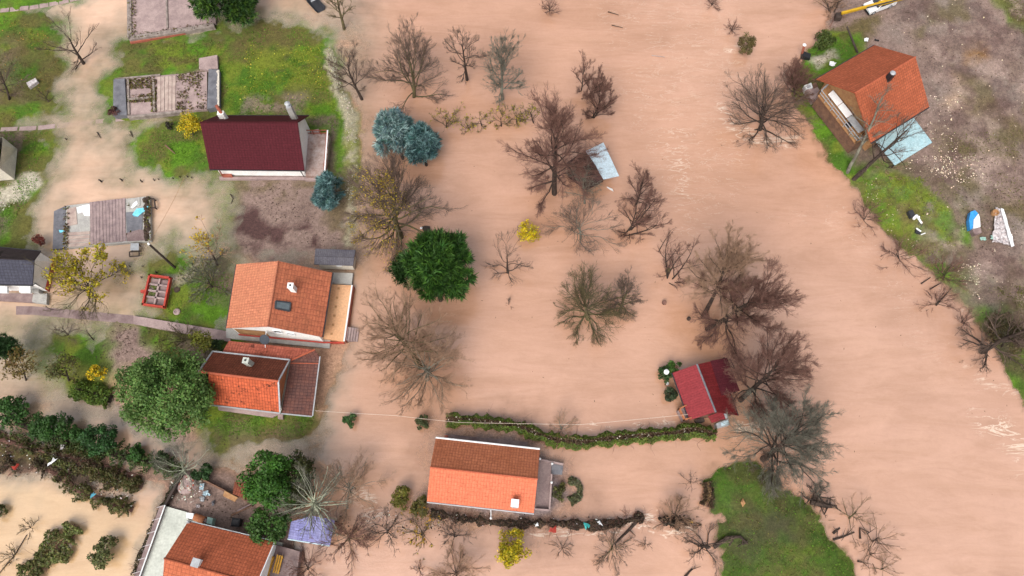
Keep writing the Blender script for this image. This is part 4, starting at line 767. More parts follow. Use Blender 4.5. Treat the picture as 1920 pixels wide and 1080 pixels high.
mb = MB(); pris(mb, [(243, 76), (345, 56), (347, 62), (244, 81)], -.2, .3); build('low_wall', mb, M['red_brick'], f1)
f2_ = foundation('ruined foundation with grassy compartments, between the maroon roof and dark pine', [(212, 148), (410, 104), (410, 205), (215, 220)], .5)
mb = MB(); pris(mb, [(234, 147), (388, 134), (388, 205), (238, 216)], -.2, .48); build('slab', mb, M['concrete_pink'], f2_)
for lab, q, z, mm in (('grey end slab stained dark', [(212.6, 149), (233.6, 147), (237.6, 215), (212, 217)], .8, 'concrete_dark'), ('dark end slab with white flaking edge', [(391, 129.5), (410.5, 130.5), (410, 200), (388.4, 204)], .95, 'concrete_dark'), (None, [(373, 109), (407, 103), (408.5, 129), (391, 129), (391, 132), (373, 128)], .6, 'concrete_pink')):
    mb = MB(); pris(mb, q, -.2, z); o = build('end_slab', mb, M[mm], f2_); tag(o, lab)
for q in ([(238, 217), (340, 206.5), (341, 210.5), (240, 221)], [(214, 146.5), (300, 138.5), (300, 141.5), (236, 147)], [(238, 148), (241.5, 148), (243, 214), (239, 215)], [(285, 147), (289, 147), (291, 208), (287, 208.5)], [(242, 184), (285, 180.5), (285.5, 184), (242.5, 187.5)]): mb = MB(); pris(mb, q, -.2, .66); build('low_wall', mb, M['wall_old'], f2_)
for i in range(5): x = 295 + i * 7; mb = MB(); pris(mb, [(x, 144.5 - i * .6), (x + 6.3, 144 - i * .6), (x + 5.8, 208 - i * .5), (x - .3, 208.5 - i * .5)], .45, .56 + .02 * (i % 2)); build('plank', mb, M['wood_pale'], f2_)
mb = MB(); e_ = [P(407.5 + rnd.uniform(-3, 1.5) * (i % 2), 131 + i * 3.1, .96) for i in range(23)]; w_ = [P(411, 131 + i * 3.1, .96) for i in range(23)]
for i in range(22): mb.slab([e_[i], w_[i], w_[i + 1], e_[i + 1]], .05)
build('flaking_plaster', mb, M['stone_white'], f2_)
f3 = foundation('raft of weathered planks on concrete, with cyan sheet, standing in the flood', [(101, 390), (280, 367), (283, 450), (100, 466)], .5)
mb = MB(); pris(mb, [(124, 385.5), (280.5, 367.5), (282.5, 451), (121.5, 465)], -.3, .5); build('slab', mb, M['concrete'], f3)
mb = MB(); pris(mb, [(101, 396), (112, 391), (123.4, 385.6), (121, 465.4), (98.6, 467)], -.3, .42); o = build('end_slab', mb, M['concrete_dark'], f3)
for i in range(11): x = 168 + i * 6.1; mb = MB(); pris(mb, [(x, 379 - i * .7), (x + 5.5, 378.4 - i * .7), (x + 7, 457.5 - i * .6), (x + 1.4, 458 - i * .6)], .49, .58 + .03 * (i % 3 == 0) + .02 * (i % 2)); build('plank', mb, M['wood_grey'], f3)
for i in range(4): y = 436 + i * 7; mb = MB(); pris(mb, [(126, y), (168, y - 2.5), (168, y + 2.8), (126, y + 5.8)], .49, .57 + .02 * (i % 2)); build('plank', mb, M['wood_pale'], f3)
for q, z, mm in (([(143, 389), (153, 386), (153, 398), (146, 400)], .58, 'white_plastic'), ([(153.5, 385), (171, 382.5), (170.5, 405), (158, 404), (153.5, 396)], .57, 'white_plastic'), ([(126, 391), (142, 388), (145, 420), (126, 424)], .56, 'wood_pale'), ([(237, 373), (262, 370), (262, 385), (240, 393)], .6, 'concrete'), ([(236, 398), (268, 396), (266, 432), (238, 436)], .57, 'concrete_dark'), ([(236, 437), (262, 430), (278, 434), (276, 450), (238, 452)], .6, 'mud_floor')):
    mb = MB(); pris(mb, q, .49, z); build('board', mb, M[mm], f3)
mb = MB()
for i in range(34):
    u = i / 33; p = P(274 + rnd.uniform(-4, 4), 372 + u * 76, .55); r = rnd.uniform(.15, .4); mb.lathe((p.x, p.y, .5), [(r, 0), (r * .8, .15), (r * .3, .28)], 6)
tag(build('rubble', mb, M['debris_brown'], f3), kind=None)
mb = MB(); pts = [P(p, z=.62 + .1 * (i % 2)) for i, p in enumerate(((248, 402), (256, 391), (266, 390), (278, 386), (276, 393), (266, 399), (258, 406), (250, 405)))]
mb.slab(pts, .05); tag(build('plastic_sheet', mb, M['cyan_plastic'], loc=pts[0]), 'crumpled cyan plastic sheet lying on the plank raft corner', 'plastic sheet')
mb = MB(); pts = [P(p, z=.66) for p in ((250, 381), (257, 376), (258, 382), (248, 391), (246, 388))]; mb.slab(pts, .04); tag(build('plastic_sheet', mb, M['white_plastic'], loc=pts[0]), 'small white sheet lying beside the cyan sheet on the plank raft', 'plastic sheet')
mb = MB(); pts = [P(p, z=.55) for p in ((110, 431), (123, 432), (123, 435), (112, 436))]; mb.slab(pts, .05); tag(build('plastic_sheet', mb, M['cyan_plastic'], loc=pts[0]), 'little blue scrap on the grey end of the plank raft', 'plastic sheet')
# ------------------------------------------------------------------ bare trees
def nrmz(a): return a / (np.linalg.norm(a, axis=-1, keepdims=True) + 1e-9)
def poly(start, d, ln, K, wob, up_, rs):
    n = len(start); pts = np.empty((n, K, 3)); pts[:, 0] = start; d = nrmz(d)
    for k in range(1, K):
        d = nrmz(d + rs.randn(n, 3) * wob + np.array([0, 0, up_])); pts[:, k] = pts[:, k - 1] + d * (ln / (K - 1))[:, None]
    return pts
def kids(pts, r0, r1, ln, n, tlo, thi, lf, ang, rs, up_=0.0, cen=None):
    Nn, K, _ = pts.shape; t_ = rs.uniform(tlo, thi, (Nn, n)); f = t_ * (K - 1) * .9999; i = f.astype(int); fr = (f - i)[..., None]
    ar = np.arange(Nn)[:, None]; a = pts[ar, i]; b = pts[ar, i + 1]; st = a + (b - a) * fr; tan = nrmz(b - a)
    r = rs.randn(Nn, n, 3); per = nrmz(r - (r * tan).sum(-1, keepdims=True) * tan); al = rs.uniform(R(ang[0]), R(ang[1]), (Nn, n, 1))
    d = tan * np.cos(al) + per * np.sin(al) + np.array([0, 0, up_])
    if cen is not None: d = d + .42 * nrmz(st - cen)
    L = ln[:, None] * lf * (1.2 - .65 * t_) * rs.uniform(.55, 1.25, (Nn, n)); rad = r0[:, None] + (r1 - r0)[:, None] * t_
    return st.reshape(-1, 3), nrmz(d.reshape(-1, 3)), L.ravel(), rad.ravel()
def tubes(pts, r0, r1, S_):
    n, K, _ = pts.shape; tan = np.empty_like(pts); tan[:, 1:-1] = pts[:, 2:] - pts[:, :-2]; tan[:, 0] = pts[:, 1] - pts[:, 0]; tan[:, -1] = pts[:, -1] - pts[:, -2]; tan = nrmz(tan)
    ref = np.array([.31, .47, .83]); x = nrmz(np.cross(tan, ref)); y = np.cross(tan, x)
    rad = r0[:, None] + (r1 - r0)[:, None] * np.linspace(0, 1, K)[None]
    an = np.arange(S_) * 2 * np.pi / S_
    v = pts[:, :, None] + (x[:, :, None] * np.cos(an)[:, None] + y[:, :, None] * np.sin(an)[:, None]) * rad[:, :, None, None]
    base = (np.arange(n)[:, None, None] * K + np.arange(K - 1)[None, :, None]) * S_; j = np.arange(S_)[None, None]; q = (j + 1) % S_
    f = np.stack([base + j, base + q, base + S_ + q, base + S_ + j], -1).reshape(-1, 4)
    return v.reshape(-1, 3), f
def join(parts):
    V = []; Fq = []; o_ = 0
    for v, f in parts: V.append(v); Fq.append(f + o_); o_ += len(v)
    return np.concatenate(V), np.concatenate(Fq)
SEED = [100]
def leaf_quads(c, nrm, size, rs, asp=.6):
    r = rs.randn(*c.shape); x = nrmz(np.cross(nrm, r)); y = np.cross(nrm, x); s = size[:, None]
    v = np.stack([c - x * s * .5, c - y * s * .5 * asp, c + x * s * .5, c + y * s * .5 * asp], 1).reshape(-1, 3)
    return v, np.arange(len(v)).reshape(-1, 4)
def bare_tree(label, base, top, h, r, nmain=9, fork=.3, elev=(25, 70), m1='bark', m2='twig', dens=1.0, leaves=None, r0=None, stems=1, up_=.05, wob=.16, name='bare_tree', cat='tree', group=None, lead=.85, twig=.0125, levels=3, z0=None, flat=1.0):
    SEED[0] += 1; rs = np.random.RandomState(SEED[0])
    dens *= min(1.0, .62 + .06 * r); big = r > 3.9
    if stems > 1: wob *= .6
    B = G(base); B.z -= .5
    if z0 is not None: B.z = z0
    Tp = P(top, z=max(B.z, 0) + h); ax = np.array(Tp - B); Lt = np.linalg.norm(ax); ax /= Lt
    lead = min(lead, max(.42, 1.02 - .78 * r / Lt)) if stems == 1 else lead
    r0 = r0 or .02 * h + .055
    root = thing(name, label, cat, (B.x, B.y, max(B.z + .5, 0)), group)
    b = np.array(B)
    if stems == 1:
        tp = poly(b[None], ax[None], np.array([Lt * lead]), 9, .045, 0, rs); trad = (np.array([r0]), np.array([r0 * .28]))
        corr = (b + ax * Lt * lead - tp[0, -1]); tp[0] += corr * np.linspace(0, 1, 9)[:, None]
    else:
        d = ax + rs.randn(stems, 3) * .3; tp = poly(b + rs.randn(stems, 3) * [.25, .25, 0], d, Lt * lead * rs.uniform(.75, 1, stems), 9, .06, 0, rs); trad = (np.full(stems, r0 * .6), np.full(stems, r0 * .2))
    ns = len(tp); nm = max(3 if stems == 1 else 8, int(nmain * 1.45 / ns)); ts = np.tile(np.linspace(fork, .97, nm), (ns, 1)) + rs.uniform(-.03, .03, (ns, nm)); ts = ts.clip(.02, .99)
    f = ts * 8 * .9999; i = f.astype(int); fr = (f - i)[..., None]; ar = np.arange(ns)[:, None]; st = tp[ar, i] * (1 - fr) + tp[ar, i + 1] * fr
    az = np.arange(ns * nm).reshape(ns, nm) * 2.39996 + rs.uniform(-.4, .4, (ns, nm)) + rs.rand() * 6; u = (ts - fork) / max(.97 - fork, .01)
    el = np.radians(elev[0] + (elev[1] - elev[0]) * u + rs.uniform(-8, 8, u.shape))
    lean = ax * np.array([1, 1, 0])
    d = np.stack([np.cos(az) * np.cos(el), np.sin(az) * np.cos(el), np.sin(el) * flat], -1) + lean * .35
    ml = r * (.7 + .3 * np.clip(u / .22, 0, 1)) * (1.16 - .2 * u) * rs.uniform(.8, 1.15, u.shape)
    st = st.reshape(-1, 3); d = d.reshape(-1, 3); ml = ml.ravel(); tr = (r0 * (1 - .72 * ts)).ravel(); mr0 = tr * .42 if stems == 1 else tr * .42; mr1 = mr0 * .2 + .008
    mp_ = poly(st, d, ml, 9, wob, up_, rs)
    v, fq = join([tubes(tp, *trad, 8), tubes(mp_, mr0, mr1, 6)])
    mesh_np('trunk', v, [fq], [M[m1]], parent=root, smooth=True)
    P2 = []; cen = b + ax * Lt * (.35 if stems == 1 else 0)
    n2 = max(3, int(10 * dens)); s2, d2, l2, q2 = kids(mp_, mr0, mr1, ml, n2, .14, 1, .52, (22, 58), rs, .1, cen)
    q2 = np.minimum(q2 * .5, .042) + .006; p2 = poly(s2, d2, l2, 6, wob, up_, rs); P2.append(tubes(p2, q2, q2 * .35 + .006, 4))
    n3 = max(4, int(6.8 * dens)); s3, d3, l3, q3 = kids(p2, q2, q2 * .4, l2, n3, .12, 1, .55, (22, 55), rs, .06, cen)
    q3 = np.minimum(q3 * .6, .02).clip(twig * .9); p3 = poly(s3, d3, l3, 4, wob * 1.2, up_, rs); P2.append(tubes(p3, q3, q3 * .6, 3))
    last = p3
    if levels > 2:
        s4, d4, l4, q4 = kids(p3, q3, q3 * .7, l3, max(3, int((6.5 if big else 5.5) * dens)), .12, 1, .6, (22, 55), rs, .05, cen)
        q4 = np.full(len(s4), twig * (.6 if big else .72)); p4 = poly(s4, d4, l4.clip(.2), 3, wob * 1.2, up_, rs); P2.append(tubes(p4, q4, q4 * .6, 3)); last = p4
    v, fq = join(P2); mi = np.zeros(len(fq), int); cols = None; mats = [M[m2]]
    if leaves:
        col, n, size, zone = leaves; c = last[:, 1:].reshape(-1, 3); 
        if zone: c = c[zone(c, b, b + ax * Lt)]
        if len(c):
            k = rs.randint(0, len(c), n); c = c[k] + rs.randn(n, 3) * .12; lv, lf = leaf_quads(c, nrmz(rs.randn(n, 3) + [0, 0, .8]), size * rs.uniform(.6, 1.3, n), rs, .7)
            cc = np.array(col) * rs.uniform(.6, 1.35, (n, 1)) * (1 + rs.randn(n, 3) * .08); cc = np.repeat(cc.clip(0, 1), 4, 0)
            cols = np.concatenate([np.zeros((len(v), 3)), cc]); fq = np.concatenate([fq, lf + len(v)]); mi = np.concatenate([mi, np.ones(n, int)]); v = np.concatenate([v, lv]); mats.append(M['leaf'])
    mesh_np('crown', v, [fq], mats, mi=mi, cols=cols, parent=root)
    return root
YEL = (.42, .29, .012); YGR = (.3, .27, .02)
BT = bare_tree
near = lambda fx, fy, rad: (lambda c, b, t_: np.linalg.norm((c - (b + (t_ - b) * .6))[:, :2] - np.array([fx, fy]), axis=1) < rad)
BT('slim dark bare tree leaning over the top of the white stone path', (680, 187), (640, 92), 8, 3.3, 11, .3, (15, 60), dens=1.0)
BT('broad spreading bare tree with forked limbs, largest of the row in the top water', (775, 182), (765, 70), 10.5, 5.6, 13, .1, (12, 62), m1='bark_moss', dens=1.15, up_=.07)
BT('narrow bare tree with one knotted trunk between the spreading tree and grey lichen tree', (876, 150), (863, 62), 8.5, 2.8, 11, .42, (12, 60))
BT('grey green lichen covered bare tree at the end of the top row', (943, 187), (940, 75), 9.5, 3.5, 16, .25, (18, 70), m1='bark_lichen', m2='bark_lichen', dens=1.15, wob=.12)
BT('mossy bare tree cut by the top frame edge beside the dark boat', (645, 55), (625, -50), 8.5, 3.2, 9, .3, (20, 65), m1='bark_moss', m2='bark_moss', dens=.9)
BT('bushy reddish tree of several stems standing alone in open water', (1098, 175), (1100, 112), 5.2, 2.2, 12, .15, (35, 75), m2='bark_red', stems=3, dens=1.1, twig=.014)
BT('fan shaped reddish tree right beside the several stemmed one in open water', (1116, 219), (1138, 145), 5.8, 2.5, 12, .12, (30, 72), m2='bark_red', stems=3, dens=1.2, twig=.014)
BT('tall dark bare tree with two trunks beside the brown shed', (1040, 365), (1052, 195), 14, 5.2, 18, .25, (2, 62), m1='bark', m2='bark_red', dens=1.4, r0=.36, up_=.03)
BT('low spreading bare tree beside the yellow bush below the brown shed', (1090, 450), (1083, 380), 5.5, 4.2, 12, .25, (5, 55), m1='bark_lichen', dens=1.0, wob=.22)
BT('small mossy tree whose limbs hang over the brown shed roof', (1097, 384), (1093, 318), 5, 2.6, 9, .3, (10, 60), m1='bark_lichen', m2='bark_lichen', dens=.8, wob=.2)
BT('upright reddish tree of many twigs, behind the thin curved sapling', (1190, 388), (1212, 318), 5.6, 2.2, 14, .2, (25, 72), m2='bark_red', dens=1.1)
BT('fan of reddish stems rising from two dark stumps near the pale blue sheet shed', (1176, 436), (1222, 365), 6, 2.8, 12, .08, (20, 62), m2='bark_red', stems=4, dens=1.0)
BT('thin curved sapling alone in the water', (1233, 475), (1262, 425), 3.6, .9, 4, .5, (20, 60), dens=.5, r0=.07, levels=2)
BT('loose reddish tree with a round nest, near the paired leaning trees', (1255, 525), (1282, 455), 5.5, 2.6, 10, .08, (20, 65), m2='bark_red', stems=3, dens=.85)
BT('small sparse bare tree standing alone left of the mossy orchard tree', (952, 515), (950, 452), 5, 3.0, 8, .15, (5, 60), dens=.75, wob=.2)
BT('tiny twiggy shrub poking out of the water below the sparse bare tree', (955, 573), (953, 558), 1.2, .7, 6, .1, (30, 70), dens=.7, levels=2, name='bare_shrub', cat='shrub', r0=.05)
BT('wide mossy bare tree radiating limbs all round in the middle of the flood', (1104, 600), (1092, 535), 5.8, 4.4, 18, .3, (-8, 62), m1='bark_moss', m2='bark_moss', dens=1.0, wob=.2, r0=.34)
BT('shaggy dark bare tree next to the wide mossy tree', (1163, 590), (1182, 525), 5.5, 2.4, 17, .3, (-12, 68), m1='bark_moss', m2='twig', dens=1.0, r0=.22)
BT('bare tree with long straight trunk, upper one of the leaning pair', (1317, 597), (1385, 445), 12, 4.3, 17, .42, (5, 65), m2='bark_tan', dens=1.45, r0=.3)
BT('strongly leaning reddish bare tree, lower one of the leaning pair', (1324, 618), (1465, 530), 10, 4.6, 19, .28, (0, 62), m2='bark_red', dens=1.5, r0=.36)
BT('leaning bare tree behind the red metal roofed cabin', (1387, 752), (1490, 655), 10.5, 4.6, 18, .35, (5, 62), m2='bark_red', dens=1.45, r0=.34)
BT('broad lichen topped bare tree leaning over the green island tip', (1428, 862), (1520, 785), 10, 5.2, 20, .3, (2, 62), m1='bark', m2='bark_lichen', dens=1.4, r0=.36)
BT('wide dark bare tree in broken water in front of the cluttered balcony', (1425, 245), (1450, 145), 8, 5.4, 18, .12, (-8, 60), m1='bark', m2='twig', dens=.95, r0=.3)
BT('slender bare tree rising in front of the brick orange house', (1590, 325), (1668, 150), 12, 2.6, 10, .4, (15, 60), m1='bark_lichen', m2='bark_lichen', dens=.55, r0=.24)
BT('dark bare tree leaning across the faded aqua sheet roof', (1598, 338), (1732, 215), 9, 3.4, 11, .45, (-5, 50), m1='bark', m2='twig', dens=.6, r0=.3)
BT('bushy bare tree behind the yellow boom at the river bank', (1560, 28), (1572, -30), 5, 2.4, 14, .1, (15, 65), m2='bark_tan', dens=1.0, stems=3)
BT('huge bare tree with yellow leaves in its middle, beside the blue spruces', (752, 446), (722, 318), 11.5, 5.6, 22, .22, (-5, 68), m1='bark_moss', m2='twig', dens=1.2, r0=.42, leaves=((.33, .235, .02), 2300, .17, near(-1.2, -3.0, 3.8)))
BT('tall fuzzy grey brown tree with long trunk, beside the peach terrace steps', (788, 690), (715, 585), 13, 4.7, 22, .35, (-5, 60), m1='bark_moss', m2='bark_tan', dens=1.08, r0=.36)
BT('rounded fuzzy tan tree crown beside the flooded lawn hedge', (800, 712), (795, 668), 8, 4.7, 20, .4, (-20, 60), m1='bark_lichen', m2='bark_tan', dens=1.12, r0=.3)
BT('gnarled bare fruit tree over the flooded grass at the upper yard', (157, 120), (110, 38), 6.5, 3.6, 8, .2, (5, 55), dens=.7, wob=.2, r0=.24)
BT('dark bare tree half out of frame beside the upper lawn', (14, 190), (-10, 100), 6, 3.4, 9, .3, (5, 60), dens=.85)
BT('little pruned bare tree on the brown leafy lawn', (90, 192), (75, 168), 2.2, 1.2, 6, .3, (10, 50), dens=.6, levels=2)
BT('crooked mossy tree with yellow green leaves beside the slate roofed house', (166, 560), (158, 492), 5.2, 4.7, 10, .4, (-5, 45), m1='bark', m2='bark_moss', dens=.95, wob=.24, r0=.26, leaves=((.34, .28, .014), 2600, .27, near(-.2, .6, 3.8)))
BT('sparse fruit tree with a few yellow leaves by the dark dirt yard', (408, 500), (375, 432), 4.8, 3.4, 8, .3, (5, 55), m1='bark', m2='bark_tan', dens=.75, wob=.2, leaves=(YEL, 320, .26, near(-1.2, .6, 2.4)))
BT('bushy grey green fruit tree above the red framed planter bed', (398, 540), (376, 505), 4, 3.0, 11, .25, (0, 60), m1='bark', m2='bark_lichen', dens=1.0, leaves=((.13, .14, .05), 900, .2, None))
BT('small bare bush by the drowned lawn, larger of two', (127, 632), (106, 602), 2.4, 1.6, 9, .05, (15, 60), dens=.6, levels=2, wob=.22, name='bare_shrub', cat='shrub', r0=.09)
BT('small bare bush by the drowned lawn, with a long bent trunk', (176, 640), (152, 608), 2.6, 1.4, 6, .2, (10, 55), dens=.5, levels=2, wob=.22, name='bare_shrub', cat='shrub', r0=.09)
BT('twig sized sapling on the pink mud near the big green tree', (275, 647), (255, 633), 1.5, .7, 4, .3, (15, 55), dens=.4, levels=2, name='bare_shrub', cat='shrub', r0=.06)
BT('pale limbed bare tree radiating over the violet sheet roof', (590, 962), (585, 930), 7.5, 3.9, 22, .6, (-15, 62), m1='bark_pale', m2='bark_lichen', dens=.72, r0=.38, wob=.1)
BT('fuzzy tan bare tree at the waterside of the pale limbed tree', (655, 930), (650, 885), 6, 3.6, 15, .3, (0, 60), m1='bark_lichen', m2='bark_tan', dens=1.0)
BT('pale green limbed small bare tree at the corner of the brick heap', (342, 890), (338, 862), 5, 2.8, 14, .4, (-12, 60), m1='bark_pale', m2='bark_lichen', dens=.85)
BT('dense reddish brown bush tree next to the violet sheet roof', (652, 1012), (655, 995), 4.5, 3.0, 15, .2, (-15, 65), m1='bark_moss', m2='bark_red', dens=1.0)
BT('dark bare fruit tree between the reddish bush tree and olive shrubs', (724, 1000), (722, 985), 4.5, 2.8, 10, .25, (-12, 60), m1='bark', m2='twig', dens=.8, wob=.22)
BT('bare fruit tree with a few ochre leaves at the debris hedge', (790, 1003), (788, 990), 4, 2.5, 10, .25, (-14, 55), m1='bark', m2='bark_moss', dens=.75, wob=.22, leaves=((.3, .18, .02), 160, .25, None))
BT('dark low bare tree under the coral roof corner', (852, 1008), (852, 992), 3.2, 2.0, 8, .2, (-10, 55), dens=.7, wob=.22)
BT('round tan bare bush at the bottom frame edge', (855, 1080), (853, 1062), 4, 3.0, 14, .2, (0, 60), m1='bark', m2='bark_tan', dens=1.0)
BT('little dark bush just above the bottom edge tan bush', (786, 1068), (783, 1062), 1.6, .9, 9, .1, (10, 65), m2='bark_red', dens=.8, levels=2, name='bare_shrub', cat='shrub')
BT('small dark starburst bush beside the yellow bush', (1055, 1028), (1055, 1024), 1.6, 1.5, 10, .1, (0, 60), dens=.65, levels=2, name='bare_shrub', cat='shrub')
BT('bare bush leaning down at the end of the long dead log', (1150, 1022), (1146, 1040), 3, 2.3, 12, .3, (-5, 50), m1='bark_moss', dens=.85)
BT('faint small bush between the log and fallen trunk', (1210, 1022), (1210, 1017), 1.4, 1.0, 8, .1, (0, 60), dens=.6, levels=2, name='bare_shrub', cat='shrub')
BT('bare bush growing from the foaming debris heap near the island', (1268, 972), (1266, 950), 3.2, 2.5, 15, .05, (5, 65), m2='bark_tan', dens=.95)
BT('toppled bare tree lying from the island edge into the water', (1338, 1026), (1285, 1022), 2.0, 2.6, 10, .35, (-8, 50), m2='twig', dens=.8, wob=.22, r0=.26)
BT('sparse twiggy sapling in calm water off the island tip', (1296, 906), (1298, 892), 2.2, 1.4, 8, .15, (5, 60), dens=.55, levels=2, name='bare_shrub', cat='shrub', r0=.06)
BT('uprooted black stump with bare branches at the island shore', (1532, 938), (1530, 912), 2.8, 2.0, 10, .1, (-5, 50), dens=.7, wob=.2, r0=.42)
BT('yellowish willow bush fanning out beside the black stump', (1592, 976), (1620, 945), 3.4, 2.4, 9, .03, (8, 60), m1='bark_moss', m2='bark_tan', dens=.45, wob=.08, up_=.02, r0=.12)
BT('willow bush fanning out over the river, longest of the shore willows', (1634, 1018), (1665, 995), 3.2, 2.6, 9, .03, (5, 50), m1='bark', m2='bark_tan', dens=.45, wob=.08, up_=.02, r0=.12)
BT('willow bush with long low stems pointing downstream', (1628, 1042), (1660, 1030), 2.4, 2.2, 8, .03, (5, 45), m1='bark', m2='bark_tan', dens=.42, wob=.08, r0=.1)
BT('small willow bush nearest the bottom edge of the river', (1650, 1070), (1678, 1055), 2.2, 1.8, 8, .03, (8, 50), m1='bark_moss', m2='bark_tan', dens=.42, wob=.08, r0=.1)
BT('big dark bare tree leaning from the river over the far bank', (1838, 660), (1965, 600), 8, 3.6, 15, .05, (-12, 50), m1='bark', m2='twig', dens=1.05, r0=.4)
for lab, bp, tp_, h_, r_ in (('bent mossy orchard tree, widest of the row beside the blue spruce', (835, 240), (838, 205), 3.0, 2.6), ('stooping mossy orchard tree, second from the blue spruce', (878, 244), (876, 226), 2.0, 1.2), ('thin mossy orchard tree, third from the blue spruce', (904, 236), (896, 212), 2.2, 1.3), ('mossy orchard tree with yellow tip below the grey lichen tree', (940, 238), (937, 205), 2.8, 1.8), ('forked mossy orchard tree beside the tall two trunked tree', (968, 230), (970, 200), 2.6, 1.6), ('last mossy orchard tree of the row, touching the tall dark tree', (1003, 232), (990, 195), 3.2, 1.9)):
    BT(lab, bp, tp_, h_, r_, 6, .35, (0, 55), m1='bark', m2='bark_moss', dens=.7, wob=.3, r0=.11, leaves=((.3, .25, .015), int(60 * r_), .2, None), group='mossy orchard trees in a row')
BT('grey bare tree growing out of the clipped hedge', (1052, 806), (1053, 790), 2.6, 2.2, 11, .15, (5, 60), m1='bark_lichen', m2='bark_tan', dens=.75)
BT('drooping bare bush on the tip of the green island', (1440, 880), (1465, 880), 3, 2.6, 12, .1, (-12, 45), m2='twig', dens=.8)
for lab, bp, tp_, r_ in (('dead shrub on the far bank edge below the leaning dark tree', (1618, 415), (1640, 385), 2.0), ('dead shrub clump with dark roots at the far bank by the grey debris', (1690, 487), (1672, 455), 2.3), ('dead stick bush half drowned below the bank litter', (1757, 573), (1772, 545), 1.7), ('flat drowned branch bush near the dark leaning tree', (1815, 606), (1800, 600), 1.4), ('dead reddish bush in the litter at the bank corner', (1775, 522), (1768, 500), 2.2), ('small twig tuft in the upper river', (1032, 18), (1030, 8), 1.3), ('twig tufts at the top river edge', (1336, 6), (1335, 0), 1.2), ('small drowned twigs beside the olive river bush', (1375, 55), (1373, 48), .9)):
    BT(lab, bp, tp_, 2.4, r_ * 1.25, 13, .05, (0, 60), m2='bark_red', dens=.95, levels=2, name='bare_shrub', cat='shrub', r0=.1)
BT('dense dark red bush tree on the bank behind the wide bare tree', (1492, 178), (1482, 128), 4.5, 2.6, 20, .05, (15, 75), m2='bark_red', dens=1.3)
BT('snapped bare branch heap beside the faded aqua roof post', (1655, 318), (1690, 300), 1.6, 1.8, 10, .1, (-5, 45), m2='bark_tan', dens=.7, levels=2, name='bare_shrub', cat='shrub')
BT('scraggly dead bush on the debris band at the bottom pond', (55, 992), (50, 982), 1.4, 1.3, 9, .1, (5, 60), m2='bark_moss', dens=.8, levels=2, name='bare_shrub', cat='shrub')
BT('dark scraggly bush by the rope in the bottom pond', (22, 1042), (20, 1036), 1.6, 1.3, 10, .1, (5, 60), m2='bark_moss', dens=.9, levels=2, name='bare_shrub', cat='shrub')
BT('grey bare bush on the muddy flat beside the drowned lawn', (345, 640), (330, 622), 3, 2.3, 10, .2, (5, 60), m1='bark', m2='bark_moss', dens=.8)
BT('brown bare bush sticking out below the concrete yard bench', (575, 1070), (580, 1050), 3, 2.2, 12, .1, (0, 60), m2='bark_red', dens=.9)
